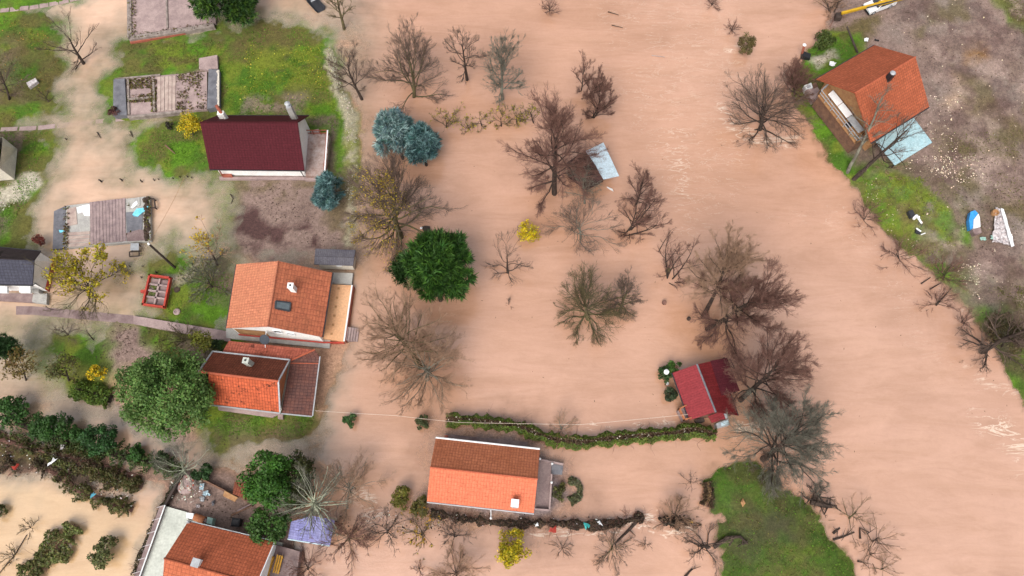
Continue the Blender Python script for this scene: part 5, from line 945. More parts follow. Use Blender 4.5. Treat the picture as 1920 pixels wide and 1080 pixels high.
# ------------------------------------------------------------------ leafy trees, conifers, shrubs
def foliage(label, base, ctr, zc, rad, col, style='leaf', n=6000, size=.3, lobes=45, lobe_r=.33, name='leafy_tree', cat='tree', trunk=.2, var=.3, group=None, tip=None, spread=1.0, hue=.08, bot=-.35, low=None, parts=('trunk', 'crown'), cone=0.0):
    SEED[0] += 1; rs = np.random.RandomState(SEED[0]); rad = np.array(rad, float)
    B = G(base); C = np.array(P(ctr, z=zc)); zb = max(B.z, 0)
    root = thing(name, label, cat, (B.x, B.y, zb), group)
    d = nrmz(rs.randn(lobes * 3, 3)); d = d[d[:, 2] > bot][:lobes]; Lc = C + d * rad * rs.uniform(.3, .8, (len(d), 1)); LR = rad.mean() * lobe_r * rs.uniform(.7, 1.25, len(d))
    if low is not None: Lc[:, 2] = np.maximum(Lc[:, 2], low)
    # trunk and limbs up into the lobes
    b = np.array([B.x, B.y, zb - .4]); fk = b + (C - b) * .45
    tp = np.stack([b + (C - b) * u for u in np.linspace(0, 1.0, 5)])[None]
    k = min(9, len(Lc)); lp = np.stack([fk[None] + (Lc[:k] - fk) * u + np.array([0, 0, 1]) * u * (1 - u) * .4 for u in np.linspace(0, .95, 5)], 1)
    v, fq = join([tubes(tp, np.array([trunk]), np.array([trunk * .35]), 8), tubes(lp, np.full(k, trunk * .45), np.full(k, trunk * .12), 5)])
    mesh_np(parts[0], v, [fq], [M['bark']], parent=root, smooth=True)
    li = rs.randint(0, len(Lc), n); u = nrmz(rs.randn(n, 3) + .55 * nrmz(Lc[li] - C)); q = rs.rand(n, 1) ** .45; c = Lc[li] + u * LR[li, None] * q * np.array([1, 1, .85]) * spread
    if low is not None: c[:, 2] = np.maximum(c[:, 2], low * .5)
    if cone: k_ = ((c[:, 2] - C[2]) / rad[2]).clip(-1, 1.15); c[:, :2] = C[:2] + (c[:, :2] - C[:2]) * (1.12 - cone * (k_ + .6) / 1.6).clip(.08, 1.25)[:, None]
    c[:, 2] = np.maximum(c[:, 2], zb - .2)
    lob = rs.uniform(.72, 1.28, len(Lc))[li]; br = lob * rs.uniform(1 - var, 1 + var, n)
    cc = np.array(col)[None] * br[:, None] * (1 + rs.randn(n, 3) * hue)
    if tip is not None: w = (rs.rand(n) < .3)[:, None]; cc = np.where(w, np.array(tip) * br[:, None], cc)
    if style == 'leaf':
        v, fq = leaf_quads(c, nrmz(u * .9 + rs.randn(n, 3) * .7 + [0, 0, .35]), size * rs.uniform(.6, 1.35, n), rs, .7); cols = np.repeat(cc, 4, 0); faces = [fq]
    else:
        nb = 6 if style == 'needle' else 9; ax = nrmz(u + nrmz(c - C) * .7 + [0, 0, .25]); A = np.repeat(ax, nb, 0); Cc = np.repeat(c, nb, 0); m_ = len(A)
        dd = nrmz(A * (.9 if style == 'needle' else .75) + rs.randn(m_, 3) * .6); L = size * rs.uniform(.6, 1.25, (m_, 1)); sd = nrmz(np.cross(dd, rs.randn(m_, 3))) * L * (.13 if style == 'needle' else .11)
        v = np.stack([Cc - sd, Cc + sd, Cc + dd * L], 1).reshape(-1, 3); fq = np.arange(len(v)).reshape(-1, 3); cols = np.repeat(np.repeat(cc, nb, 0), 3, 0); tipb = np.tile([.75, .75, 1.35], m_)[:, None]; cols = cols * tipb; faces = [fq]
    mesh_np(parts[1], v, faces, [M['leaf' if style == 'leaf' else 'needle']], cols=cols.clip(0, 1), parent=root)
    return root
FO = foliage
PINE = (.024, .066, .011); PINE_D = (.026, .062, .014); SPR = (.085, .155, .155); SPR_D = (.05, .11, .11); LEAFG = (.06, .125, .025); DKG = (.035, .09, .018); YB = (.5, .36, .012)
FO('big round dark green pine standing in the flood beyond the peach terrace', (826, 565), (822, 500), 5.0, (4.5, 4.7, 5.2), PINE, 'needle', 4200, .8, 90, .2, 'pine_tree', cone=.4, var=.4, trunk=.28, tip=(.055, .13, .018), bot=-.5)
FO('small dark pine tucked against the big round pine', (765, 545), (762, 512), 3.2, (1.9, 2.4, 2.8), PINE_D, 'needle', 1100, .48, 30, .3, 'pine_tree', trunk=.14, bot=-.4)
FO('dark pine at the top frame edge beside the pink concrete slab', (428, 40), (420, -10), 4.0, (5.2, 4.0, 4.8), PINE_D, 'needle', 4800, .66, 80, .24, cone=.5, name= 'pine_tree', trunk=.26, tip=(.06, .12, .016), bot=-.5)
FO('tall bright blue spruce, larger of the touching pair above the yellow leaved tree', (756, 300), (740, 250), 3.6, (3.5, 3.3, 4.6), SPR, 'spruce', 1700, .75, 80, .22, cone=.75, name= 'blue_spruce', trunk=.22, tip=(.26, .37, .36), bot=-.6)
FO('darker teal spruce, touching the tall bright blue spruce', (800, 312), (791, 270), 3.0, (2.4, 3.1, 3.8), SPR_D, 'spruce', 1500, .6, 60, .24, cone=.6, name= 'blue_spruce', trunk=.2, tip=(.17, .29, .29), bot=-.6)
FO('small blue spruce at the corner of the rusty terrace', (622, 388), (613, 358), 2.4, (2.0, 2.8, 3.0), SPR_D, 'spruce', 1500, .45, 46, .25, cone=.6, name= 'blue_spruce', trunk=.16, tip=(.17, .28, .28), bot=-.6)
FO('huge leafy green tree beside the mossy rust roof', (318, 800), (314, 740), 5.2, (6.2, 5.4, 4.8), (.085, .165, .036), 'leaf', 26000, .26, 110, .22, 'leafy_tree', trunk=.34, tip=(.12, .2, .05), bot=-.35, var=.14)
FO('dense dark green evergreen tree crowding the pale limbed tree', (510, 945), (507, 903), 4.6, (3.4, 3.1, 4.2), (.04, .115, .015), 'leaf', 11000, .26, 60, .26, 'evergreen_tree', trunk=.24, tip=(.06, .16, .018))
FO('dark evergreen between the dense tree and the violet sheet roof', (560, 930), (556, 905), 3.2, (2.3, 3.2, 3.0), (.05, .06, .018), 'leaf', 3200, .28, 34, .3, 'evergreen_tree', trunk=.16)
FO('low green tree over the bottom orange roof corner', (505, 1000), (502, 985), 2.8, (2.3, 2.2, 2.6), (.05, .11, .022), 'leaf', 3200, .28, 34, .3, 'evergreen_tree', trunk=.14)
HB = 'round dark green shrubs in the row beside the muddy track'
FO('round dark green shrub at the frame edge end of the shrub row', (20, 785), (20, 772), 1.5, (2.2, 1.8, 1.8), DKG, 'leaf', 3000, .24, 30, .3, 'shrub', 'shrub', .1, parts=('stem', 'foliage'), group=HB)
FO('largest round dark green shrub of the row beside the muddy track', (98, 818), (94, 800), 1.8, (2.5, 1.9, 2.2), DKG, 'leaf', 3600, .24, 34, .3, 'shrub', 'shrub', .1, parts=('stem', 'foliage'), group=HB)
FO('pointed dark green shrub, third in the row beside the muddy track', (188, 842), (185, 824), 1.8, (2.0, 1.8, 2.1), (.03, .085, .022), 'leaf', 3000, .24, 30, .3, 'shrub', 'shrub', .1, parts=('stem', 'foliage'), group=HB)
FO('low dark shrub squeezed between the two bigger row shrubs', (140, 822), (142, 815), .9, (1.2, 1.2, 1.1), DKG, 'leaf', 1400, .22, 18, .35, 'shrub', 'shrub', .07, parts=('stem', 'foliage'), group=HB)
FO('small round dark shrub near the end of the shrub row', (258, 855), (257, 850), .9, (1.1, 1.0, 1.0), DKG, 'leaf', 1300, .22, 18, .35, 'shrub', 'shrub', .07, parts=('stem', 'foliage'), group=HB)
FO('dull dark shrub under the pale green limbed small tree', (306, 868), (304, 862), .9, (1.3, 1.0, 1.0), (.035, .055, .02), 'leaf', 1300, .22, 18, .35, 'shrub', 'shrub', .07, parts=('stem', 'foliage'), group=HB)
FO('round dark shrub beside the heap of bricks', (384, 894), (382, 885), 1.1, (1.4, 1.2, 1.2), (.028, .07, .02), 'leaf', 1700, .22, 20, .35, 'shrub', 'shrub', .07, parts=('stem', 'foliage'), group=HB)
FO('slim dark conifer at the frame edge by the orange water', (8, 690), (8, 652), 3, (1.0, 1.2, 3.0), (.03, .07, .022), 'needle', 900, .4, 24, .4, 'pine_tree', trunk=.12, bot=-.7)
FO('bright yellow bush at the corner of the maroon roof', (362, 255), (356, 236), 1.8, (1.9, 2.0, 1.8), YB, 'leaf', 1900, .2, 30, .32, 'yellow_shrub', 'shrub', .08, tip=(.3, .26, .02), parts=('stem', 'foliage'))
FO('yellow bush half drowned beside the low spreading bare tree', (995, 448), (990, 437), 1.2, (1.8, 1.7, 1.4), (.46, .36, .015), 'leaf', 1300, .2, 22, .34, 'yellow_shrub', 'shrub', .07, tip=(.55, .42, .01), parts=('stem', 'foliage'))
FO('round yellow green bush in the water beneath the coral roof', (960, 1030), (960, 1027), 1.5, (2.1, 2.0, 1.7), (.28, .25, .01), 'leaf', 2600, .22, 32, .32, 'yellow_shrub', 'shrub', .1, tip=(.48, .36, .01), parts=('stem', 'foliage'))
FO('small yellow bush on the pink mud beside the clipped low hedge', (182, 708), (180, 700), 1.0, (1.1, 1.1, 1.0), YB, 'leaf', 700, .2, 16, .36, 'yellow_shrub', 'shrub', .06, parts=('stem', 'foliage'))
FO('reddish bush at the corner of the plank raft', (72, 462), (75, 453), .9, (.9, .9, .9), (.16, .04, .03), 'leaf', 800, .16, 14, .4, 'red_shrub', 'shrub', .06, parts=('stem', 'foliage'))
FO('dark reddish bush at the corner of the ruined foundation', (215, 217), (215, 210), .8, (.8, .9, .8), (.09, .035, .03), 'leaf', 700, .16, 14, .4, 'red_shrub', 'shrub', .06, parts=('stem', 'foliage'))
FO('low dark bush beside the bright yellow bush', (320, 240), (320, 235), .5, (.9, .6, .5), (.04, .035, .022), 'leaf', 600, .16, 12, .4, 'shrub', 'shrub', .05, parts=('stem', 'foliage'))
FO('small green bush alone in the water by the thin cable', (659, 792), (657, 787), .8, (1.0, .8, .8), (.05, .1, .03), 'leaf', 900, .2, 14, .38, 'shrub', 'shrub', .06, parts=('stem', 'foliage'))
FO('small dark bush under the fuzzy tan tree, next to the hedge', (794, 797), (793, 791), .8, (1.0, .9, .8), (.055, .07, .025), 'leaf', 900, .2, 14, .38, 'shrub', 'shrub', .06, parts=('stem', 'foliage'))
FO('green bush with white flowers at the red cabin corner', (1247, 712), (1246, 702), 1.0, (1.0, 1.1, 1.0), (.035, .075, .02), 'leaf', 1100, .2, 16, .38, 'shrub', 'shrub', .06, parts=('stem', 'foliage'))
FO('light green bush pressed under the red cabin eave', (1264, 697), (1265, 690), 1.1, (1.0, .9, 1.0), (.055, .12, .02), 'leaf', 1100, .2, 16, .38, 'shrub', 'shrub', .06, parts=('stem', 'foliage'))
FO('dark green bush beside the red cabin balcony', (1258, 744), (1257, 738), .9, (1.0, 1.0, .9), (.035, .05, .022), 'leaf', 1100, .2, 16, .38, 'shrub', 'shrub', .06, parts=('stem', 'foliage'))
FO('olive shrub in the water off the coral roof corner', (752, 945), (752, 932), 1.2, (1.2, 1.4, 1.2), (.13, .125, .022), 'leaf', 1300, .22, 18, .35, 'shrub', 'shrub', .06, parts=('stem', 'foliage'))
FO('olive shrub touching the debris hedge by the coral roof corner', (788, 962), (787, 948), 1.1, (1.2, 1.2, 1.1), (.11, .105, .025), 'leaf', 1200, .22, 18, .35, 'shrub', 'shrub', .06, parts=('stem', 'foliage'))
FO('thin brown leaved fruit tree standing in the orange water', (46, 715), (40, 682), 3.0, (2.3, 2.0, 1.7), (.13, .09, .025), 'leaf', 900, .24, 26, .35, 'fruit_tree', trunk=.12, spread=1.2)
FO('thin olive leaved fruit tree on the drowned lawn', (126, 715), (124, 692), 3.0, (2.3, 2.0, 1.7), (.1, .095, .03), 'leaf', 1000, .24, 26, .35, 'fruit_tree', trunk=.12, spread=1.2)
FO('yellow green young tree by the corner of the rusty roof', (382, 664), (380, 640), 3.0, (1.4, 1.5, 1.8), (.19, .2, .03), 'leaf', 800, .22, 20, .36, 'fruit_tree', trunk=.09, spread=1.15)
FO('dark clipped bush against the salmon roof edge', (410, 658), (410, 650), 1.0, (1.5, .7, .9), (.03, .055, .016), 'leaf', 1200, .2, 16, .35, 'shrub', 'shrub', .06, parts=('stem', 'foliage'))
FO('round olive bush in the bottom pond near the slanted wall', (196, 1046), (195, 1036), 1.0, (1.9, 1.7, 1.1), (.085, .095, .035), 'leaf', 1900, .24, 24, .32, 'shrub', 'shrub', .08, tip=(.13, .14, .05), parts=('stem', 'foliage'))
FO('small olive bush cut by the frame edge in the bottom pond', (-4, 965), (-4, 962), .7, (.8, 1.2, .8), (.08, .09, .03), 'leaf', 700, .22, 12, .36, 'shrub', 'shrub', .06, parts=('stem', 'foliage'))
FO('olive river bush with trapped debris in open water', (1397, 100), (1400, 84), 1.3, (1.5, 1.6, 1.3), (.11, .085, .03), 'leaf', 2000, .18, 24, .34, 'shrub', 'shrub', .1, tip=(.16, .13, .05), parts=('stem', 'foliage'))
FO('dark green bush on the bank above the grilled pit', (1530, 100), (1545, 76), 1.2, (1.8, 1.6, 1.0), (.06, .085, .018), 'leaf', 1600, .22, 20, .34, 'shrub', 'shrub', .07, parts=('stem', 'foliage'))
FO('dark leafless looking shrub mass on the far bank edge', (1880, 655), (1890, 625), 1.6, (3.0, 3.0, 1.6), (.07, .055, .022), 'leaf', 2200, .2, 34, .3, 'shrub', 'shrub', .1, parts=('stem', 'foliage'))
FO('tuft of reeds bent by the current beside the silted terrace', (1050, 925), (1048, 922), .5, (.8, 1.2, .5), (.08, .08, .025), 'leaf', 500, .22, 10, .4, 'shrub', 'shrub', .05, parts=('stem', 'foliage'))
def hedge(label, line, w, h_, col, n, size=.24, core=None, name='hedge', cat='hedge', flowers=0, ragged=.25, dead=0, z0=0, gaps=0):
    SEED[0] += 1; rs = np.random.RandomState(SEED[0]); L = np.array([P(p, z=0) for p in line])[:, :2]; seg = np.linalg.norm(np.diff(L, axis=0), axis=1); cum = np.concatenate([[0], np.cumsum(seg)])
    B = Vector((L[0][0], L[0][1], 0)); root = thing(name, label, cat, B)
    def at(s): i = np.clip(np.searchsorted(cum, s) - 1, 0, len(seg) - 1); u = (s - cum[i]) / seg[i]; p = L[i] + (L[i + 1] - L[i]) * u[:, None]; d = nrmz(L[i + 1] - L[i]); return p, np.stack([-d[:, 1], d[:, 0]], 1)
    s = rs.rand(n) * cum[-1]; p, q = at(s); wv = w * (1 + ragged * (np.interp(s, np.arange(0, cum[-1] + 1, .4), rs.uniform(-1, 1, len(np.arange(0, cum[-1] + 1, .4)))))); a = rs.uniform(-1, 1, n); a = np.sign(a) * np.abs(a) ** .6
    hh = np.sqrt(np.clip(1 - .75 * a * a, 0, 1)) * h_ * rs.uniform(.45, 1.1, n); c = np.concatenate([p + q * (a * wv)[:, None], hh[:, None] + z0], 1)
    clump = np.interp(s, np.arange(0, cum[-1] + 1, .5), rs.uniform(.65, 1.35, len(np.arange(0, cum[-1] + 1, .5))))
    cc = np.array(col)[None] * (clump * rs.uniform(.6, 1.4, n))[:, None] * (1 + rs.randn(n, 3) * .1)
    if core is not None: k = np.abs(a) < .3; cc[k] = np.array(core) * rs.uniform(.5, 1.5, (k.sum(), 1))
    if flowers: k = (np.abs(a) < .35) & (rs.rand(n) < flowers); cc[k] = (.6, .55, .45)
    if gaps: k = fbm(c[:, 0], c[:, 1], 1.6, SEED[0]) > gaps - .12 + .3 * rs.rand(n) * gaps; c, q, a, cc = c[k], q[k], a[k], cc[k]; n = len(c)
    v, fq = leaf_quads(c, nrmz(np.concatenate([q * a[:, None], np.ones((n, 1)) * .7], 1) + rs.randn(n, 3) * .6), size * rs.uniform(.6, 1.3, n), rs, .65)
    mesh_np('foliage', v, [fq], [M['leaf']], cols=np.repeat(cc, 4, 0).clip(0, 1), parent=root)
    ns = int(cum[-1] * 2.2); s = np.sort(rs.rand(ns)) * cum[-1]; p, q = at(s); st = np.concatenate([p + q * rs.uniform(-.5, .5, (ns, 1)) * w, np.full((ns, 1), -.3 + z0)], 1)
    pl = poly(st, np.concatenate([rs.randn(ns, 2) * .5, np.ones((ns, 1))], 1), np.full(ns, h_ + .35), 4, .2, 0, rs); V = [tubes(pl, np.full(ns, .03), np.full(ns, .012), 4), tubes(np.concatenate([L, np.full((len(L), 1), z0 - .22)], 1)[None], np.array([.5 * w]), np.array([.5 * w]), 4)]
    if dead:
        s2, d2, l2, q2 = kids(pl, np.full(ns, .03), np.full(ns, .012), np.full(ns, h_ + .6), dead, .2, 1, .9, (30, 85), rs); p2 = poly(s2, d2, l2, 4, .25, 0, rs); V.append(tubes(p2, np.full(len(s2), .016), np.full(len(s2), .01), 3))
    v, fq = join(V); mesh_np('stems', v, [fq], [M['bark_red' if dead else 'bark']], parent=root)
    return root
hedge('long clipped green hedge with brown middle, curving through the flood to the red cabin', [(838, 790), (880, 790), (930, 796), (975, 803), (1010, 818), (1045, 829), (1090, 832), (1150, 824), (1200, 820), (1260, 815), (1300, 808), (1338, 818)], .68, 1.6, (.085, .12, .018), 18000, .2, (.085, .055, .028), flowers=.05, ragged=.45, dead=1, gaps=.2)
hedge('short clipped bright green hedge beside the huge leafy tree', [(142, 730), (175, 738), (212, 748)], 1.1, 1.2, (.08, .13, .016), 3200, .22)
hedge('dead brown hedge clogged with flood debris, between coral roof and yellow bush', [(808, 962), (860, 972), (920, 980), (985, 982), (1050, 982), (1110, 986), (1165, 980), (1205, 968)], .36, .9, (.06, .04, .026), 7500, .2, ragged=.9, dead=8, gaps=.2)
hedge('short dead debris hedge against the green island', [(1233, 972), (1262, 982), (1290, 978), (1312, 985)], .55, .9, (.045, .032, .022), 1800, .2, ragged=.9, dead=8, gaps=.4)
hedge('overgrown dark hedge bank strewn with rubbish beneath the shrub row', [(-40, 812), (30, 835), (90, 850), (150, 862), (210, 880), (265, 898)], 1.0, 1.1, (.075, .08, .022), 8500, .24, (.06, .045, .022), ragged=.9, dead=4, gaps=.5)
hedge('brown bramble hedge edging the yellow pond', [(-30, 862), (40, 872), (90, 880), (120, 898)], .75, .8, (.06, .045, .025), 4200, .22, ragged=.9, dead=5, gaps=.5)
hedge('brown green hedge row reaching into the water above the olive bramble row', [(150, 872), (190, 888), (230, 902), (268, 912)], .8, 1.0, (.075, .065, .022), 4200, .22, ragged=.8, dead=4, gaps=.35)
hedge('ragged olive bramble row reaching into the yellow pond', [(115, 890), (140, 915), (175, 930), (215, 945), (250, 955)], .8, 1.0, (.085, .085, .025), 4200, .22, ragged=.9, dead=4, gaps=.45)
hedge('dark creeper covered fence line beside the slanted yard wall', [(255, 1080), (285, 1000), (312, 948), (340, 890)], .35, .8, (.045, .04, .02), 1800, .2, ragged=.6, dead=2)
hedge('long olive bush row in the bottom pond, largest of the pond bushes', [(145, 985), (128, 1012), (100, 1035), (75, 1060), (55, 1085)], 1.25, 1.3, (.12, .13, .04), 4200, .26, ragged=.7, dead=2, gaps=.3)
hedge('low dark green hedge filling the gaps of the round shrub row', [(30, 790), (90, 815), (150, 832), (215, 850), (300, 872), (345, 885)], .95, 1.1, (.05, .085, .02), 5200, .24, ragged=.8, gaps=.35)
hedge('brown withered stalks piled on the island shore', [(1322, 905), (1328, 925), (1322, 950)], .6, .5, (.07, .045, .025), 900, .22, (.2, .13, .06), ragged=.6, dead=3, z0=.4)
hedge('tangled reed ring bent by the water beside the silted terrace', [(1066, 902), (1080, 903), (1088, 915), (1085, 932), (1068, 940)], .35, .4, (.1, .1, .05), 900, .35, ragged=.5)
# ------------------------------------------------------------------ loose things
one = lambda name, mb, m_, label, cat, loc, group=None: tag(build(name, mb, m_, loc=loc), label, cat, group)
# utility pole and cables
pb, pt = G(328, 502), P(279.7, 458, 6.2)
rt = thing('utility_pole', 'black wooden utility pole leaning over the plank raft corner', 'utility pole', pb)
mb = MB(); mb.tube([pb - Vector((0, 0, .4)), pt], .16, 10, r1=.12); build('pole', mb, M['wood_dark'], rt)
mb = MB(); mb.lathe(pt, [(.1, 0), (.14, .06), (.06, .16), (.12, .22), (.05, .3)], 10); build('insulator', mb, M['white_plastic'], rt)
def cable(label, pts, sag, m_='cable', r=.022, n=14):
    L = []
    for a_, b_ in zip(pts[:-1], pts[1:]): L += [a_.lerp(b_, k / n) - Vector((0, 0, sag * 4 * (k / n) * (1 - k / n))) for k in range(n + 1)]
    mb = MB(); mb.tube(L, r, 5); one('cable', mb, M[m_], label, 'cable', pts[0])
cable('thin pale cable strung from the purple brown roof across the water to the red cabin', [P(590, 770, 2.6), P(740, 779, 2.2), P(860, 792, 1.9), P(1090, 796, 1.9), P(1290, 777, 2.3)], .12, r=.02)
cable('thin dark cable between the black utility pole and the maroon house', [pt + Vector((0, 0, .2)), P(345, 334, 2.0)], .3, 'wood_tan', .018)
cable('rope of drifting debris in the bottom pond', [P(50, 1003, .1), P(28, 1040, .1), P(-10, 1085, .1)], 0, 'wood_dark', .05)
# leaning black pole on the far bank
mb = MB(); mb.tube([G(1608, 99), P(1588, 50, 3.2)], .15, 8, r1=.11); one('post', mb, M['wood_dark'], 'black wooden pole leaning behind the brick orange house', 'post', G(1608, 99))
# dark boat at the top edge
c_ = P(590, 2, .4); rt = thing('boat', 'dark grey boat moored at the top frame edge', 'boat', (c_.x, c_.y, 0))
stern, bow = P(601, 17, .5), P(556, -50, .5); d = (bow - stern); Lb = d.length; d.normalize(); q = Vector((-d.y, d.x, 0))
ring = []
for u in np.linspace(0, 1, 9):
    w = .75 * (1 - (u ** 2.6)) ** .6 + .03; p = stern + d * Lb * u + Vector((0, 0, .15 * u * u)) - q * (.35 * math.sin(u * math.pi) * -1)
    p.z = 0; zt = .55 + .25 * u * u
    ring.append([p + q * w + Vector((0, 0, zt)), p + q * w * .55 + Vector((0, 0, -.15)), p - q * w * .55 + Vector((0, 0, -.15)), p - q * w + Vector((0, 0, zt)), p - q * w * .86 + Vector((0, 0, zt)), p - q * w * .5 + Vector((0, 0, .02)), p + q * w * .5 + Vector((0, 0, .02)), p + q * w * .86 + Vector((0, 0, zt))])
mb = MB(); mb.ringset(ring); build('hull', mb, M['metal_dark'], rt)
for u in (.2, .5): p = stern + d * Lb * u; mb = MB(); mb.bar(p + q * .6 + Vector((0, 0, .42)), p - q * .6 + Vector((0, 0, .42)), .22, .05); build('seat', mb, M['metal_grey'], rt)
# white car under the yellow boom
front, back = G(1624, 26), G(1680, 5); rt = thing('parked_car', 'white car parked under the yellow boom at the top frame edge', 'car', (front + back) / 2)
zc = front.z; d = (back - front); d.z = 0; d.normalize(); q = Vector((-d.y, d.x, 0)); o0 = Vector((front.x, front.y, zc)) + q * .35
def sect(prof, w): return [[o0 + d * x + q * y * w * k + Vector((0, 0, z)) for x, z, k in prof] for y in (-1, 1)]
body = [(0, .42), (.02, .72), (.9, .86), (1.15, .9), (3.6, .95), (4.15, .92), (4.25, .5), (4.2, .3), (.1, .28)]
mb = MB(); A_ = [o0 + d * x - q * .82 + Vector((0, 0, z)) for x, z in body]; B_ = [o0 + d * x + q * .82 + Vector((0, 0, z)) for x, z in body]
mb.face(A_); mb.face(B_[::-1])
for i in range(len(body)): j = (i + 1) % len(body); mb.face([A_[j], A_[i], B_[i], B_[j]])
build('body', mb, M['car_white'], rt)
cab = [(1.15, .9, .76), (1.8, 1.4, .62), (3.2, 1.42, .62), (3.75, .95, .76)]
A_ = [o0 + d * x - q * w + Vector((0, 0, z)) for x, z, w in cab]; B_ = [o0 + d * x + q * w + Vector((0, 0, z)) for x, z, w in cab]
mb = MB(); mb.face(A_); mb.face(B_[::-1]); mb.face([A_[1], A_[0], B_[0], B_[1]]); mb.face([A_[3], A_[2], B_[2], B_[3]]); build('window', mb, M['glass'], rt)
mb = MB(); mb.slab([A_[1] + Vector((0, 0, .03)), A_[2] + Vector((0, 0, .03)), B_[2] + Vector((0, 0, .03)), B_[1] + Vector((0, 0, .03))], .06)
for s_, e_ in ((A_[0], A_[1]), (B_[0], B_[1]), (A_[2], A_[3]), (B_[2], B_[3])): mb.bar(s_, e_, .1, .08)
build('roof', mb, M['car_white'], rt)
for x in (.75, 3.4):
    for y in (-.74, .74): c_ = o0 + d * x + q * y + Vector((0, 0, .3)); mb = MB(); mb.tube([c_ - q * .1, c_ + q * .1], .31, 14); w_ = build('wheel', mb, M['rubber'], rt); mb = MB(); mb.tube([c_ - q * .11, c_ + q * .11], .18, 10); build('rim', mb, M['metal_grey'], w_)
for y in (-.6, .6): c_ = o0 + d * .01 + q * y + Vector((0, 0, .6)); mb = MB(); mb.bar(c_ - q * .16, c_ + q * .16, .08, .14); build('headlight', mb, M['pale_blue'], rt)
mb = MB(); mb.bar(o0 - q * .8 + Vector((0, 0, .36)) - d * .04, o0 + q * .8 + Vector((0, 0, .36)) - d * .04, .12, .2); build('bumper', mb, M['black'], rt)
# yellow boom reaching over the car
a_, b_ = P(1578, 25, 2.0), P(1705, -8, 3.6); rt = thing('digger_boom', 'long yellow digger boom reaching over the white car', 'digger boom', G(1578, 25))
mb = MB(); m_ = a_.lerp(b_, .55); mb.bar(a_, m_, .3, .35); mb.bar(m_, b_, .5, .45); build('boom', mb, M['yellow_paint'], rt)
mb = MB(); mb.tube([a_.lerp(b_, .35) + Vector((.1, -.3, .25)), a_.lerp(b_, .85) + Vector((.1, -.35, .35))], .09, 8); build('hydraulic_ram', mb, M['metal_dark'], rt)
mb = MB(); e = a_ + Vector((-.2, 0, -.3)); mb.prism([e + Vector((x, y, 0)) for x, y in ((-.45, -.4), (.35, -.45), (.4, .45), (-.35, .4))], e.z - .7, e.z); build('bucket', mb, M['wood_dark'], rt)
# red framed planter bed
oc = [P(p, z=.65) for p in ((281.5, 516.5), (320, 521.5), (308.7, 576.5), (268.8, 571))]; c_ = sum(oc, Vector()) / 4; rt = thing('planter_bed', 'red framed planter bed divided into eight plots', 'planter bed', (c_.x, c_.y, 0))
mb = MB()
for i in range(4): s, e = oc[i], oc[(i + 1) % 4]; ext = (e - s).normalized() * .1; mb.bar(s - ext, e + ext, .2, .5)
build('frame', mb, M['red_paint'], rt)
ic = [c_ + (p - c_) * .86 for p in oc]; mb = MB(); mb.prism(ic, 0, .4); build('soil', mb, M['mud_floor'], rt)
mb = MB(); mb.bar(ic[0].lerp(ic[1], .5) - Vector((0, 0, .1)), ic[3].lerp(ic[2], .5) - Vector((0, 0, .1)), .2, .3)
for u in (.25, .5, .75): mb.bar(ic[0].lerp(ic[3], u) - Vector((0, 0, .1)), ic[1].lerp(ic[2], u) - Vector((0, 0, .1)), .2, .3)
build('divider', mb, M['concrete_pink'], rt)
rs = np.random.RandomState(5); pts = []
for (u0, v0) in ((.05, .27), (.05, .52)): pts.append(np.stack([np.array(ic[0].lerp(ic[1], u0 + u * .38).lerp(ic[3].lerp(ic[2], u0 + u * .38), v0 + v * .2)) for u, v in rs.rand(120, 2)]))
c = np.concatenate(pts); c[:, 2] = .45; v, fq = leaf_quads(c, nrmz(rs.randn(len(c), 3) * .6 + [0, 0, 1]), np.full(len(c), .14), rs); mesh_np('seedlings', v, [fq], [M['leaf']], cols=np.repeat(np.array([[.12, .17, .02]]) * rs.uniform(.6, 1.3, (len(c), 1)), 4, 0), parent=rt)
mb = MB(); e = oc[0].lerp(oc[3], .55); mb.bar(e, e + Vector((-.6, -.05, 0)), .3, .45); build('step', mb, M['red_paint'], rt)
# table and bench frame by the raft
c_ = P(251, 467, .7); rt = thing('garden_table', 'grey topped garden table standing in water at the raft edge', 'table', (c_.x, c_.y, 0))
mb = MB(); pris(mb, [(245, 456), (260, 456), (260, 469), (244, 469)], .68, .75); build('tabletop', mb, M['metal_grey'], rt)
for p in ((245.5, 457.5), (259, 457.5), (259, 468), (245, 468)): q = P(p, z=.68); mb = MB(); mb.bar((q.x, q.y, -.3), (q.x, q.y, .68), .08, .08); build('leg', mb, M['wood_dark'], rt)
mb = MB()
for s, e in (((243, 472), (261, 471)), ((261, 471), (261, 480)), ((261, 480), (243, 481)), ((243, 481), (243, 472))): mb.bar(P(s, z=.4), P(e, z=.4), .12, .1)
build('bench_frame', mb, M['wood_dark'], rt)
c_ = P(286, 381, .5); rt = thing('wooden_frame', 'dark empty wooden frame against the plank raft end', 'frame', (c_.x, c_.y, 0)); mb = MB()
for s, e in (((281, 372), (289, 373)), ((289, 373), (291.5, 390)), ((291.5, 390), (281, 389))): mb.bar(P(s, z=.55), P(e, z=.55), .14, .14)
for p in ((289, 373), (291, 389)): q = P(p, z=.5); mb.bar((q.x, q.y, -.4), (q.x, q.y, .5), .12, .12)
build('frame', mb, M['wood_dark'], rt)
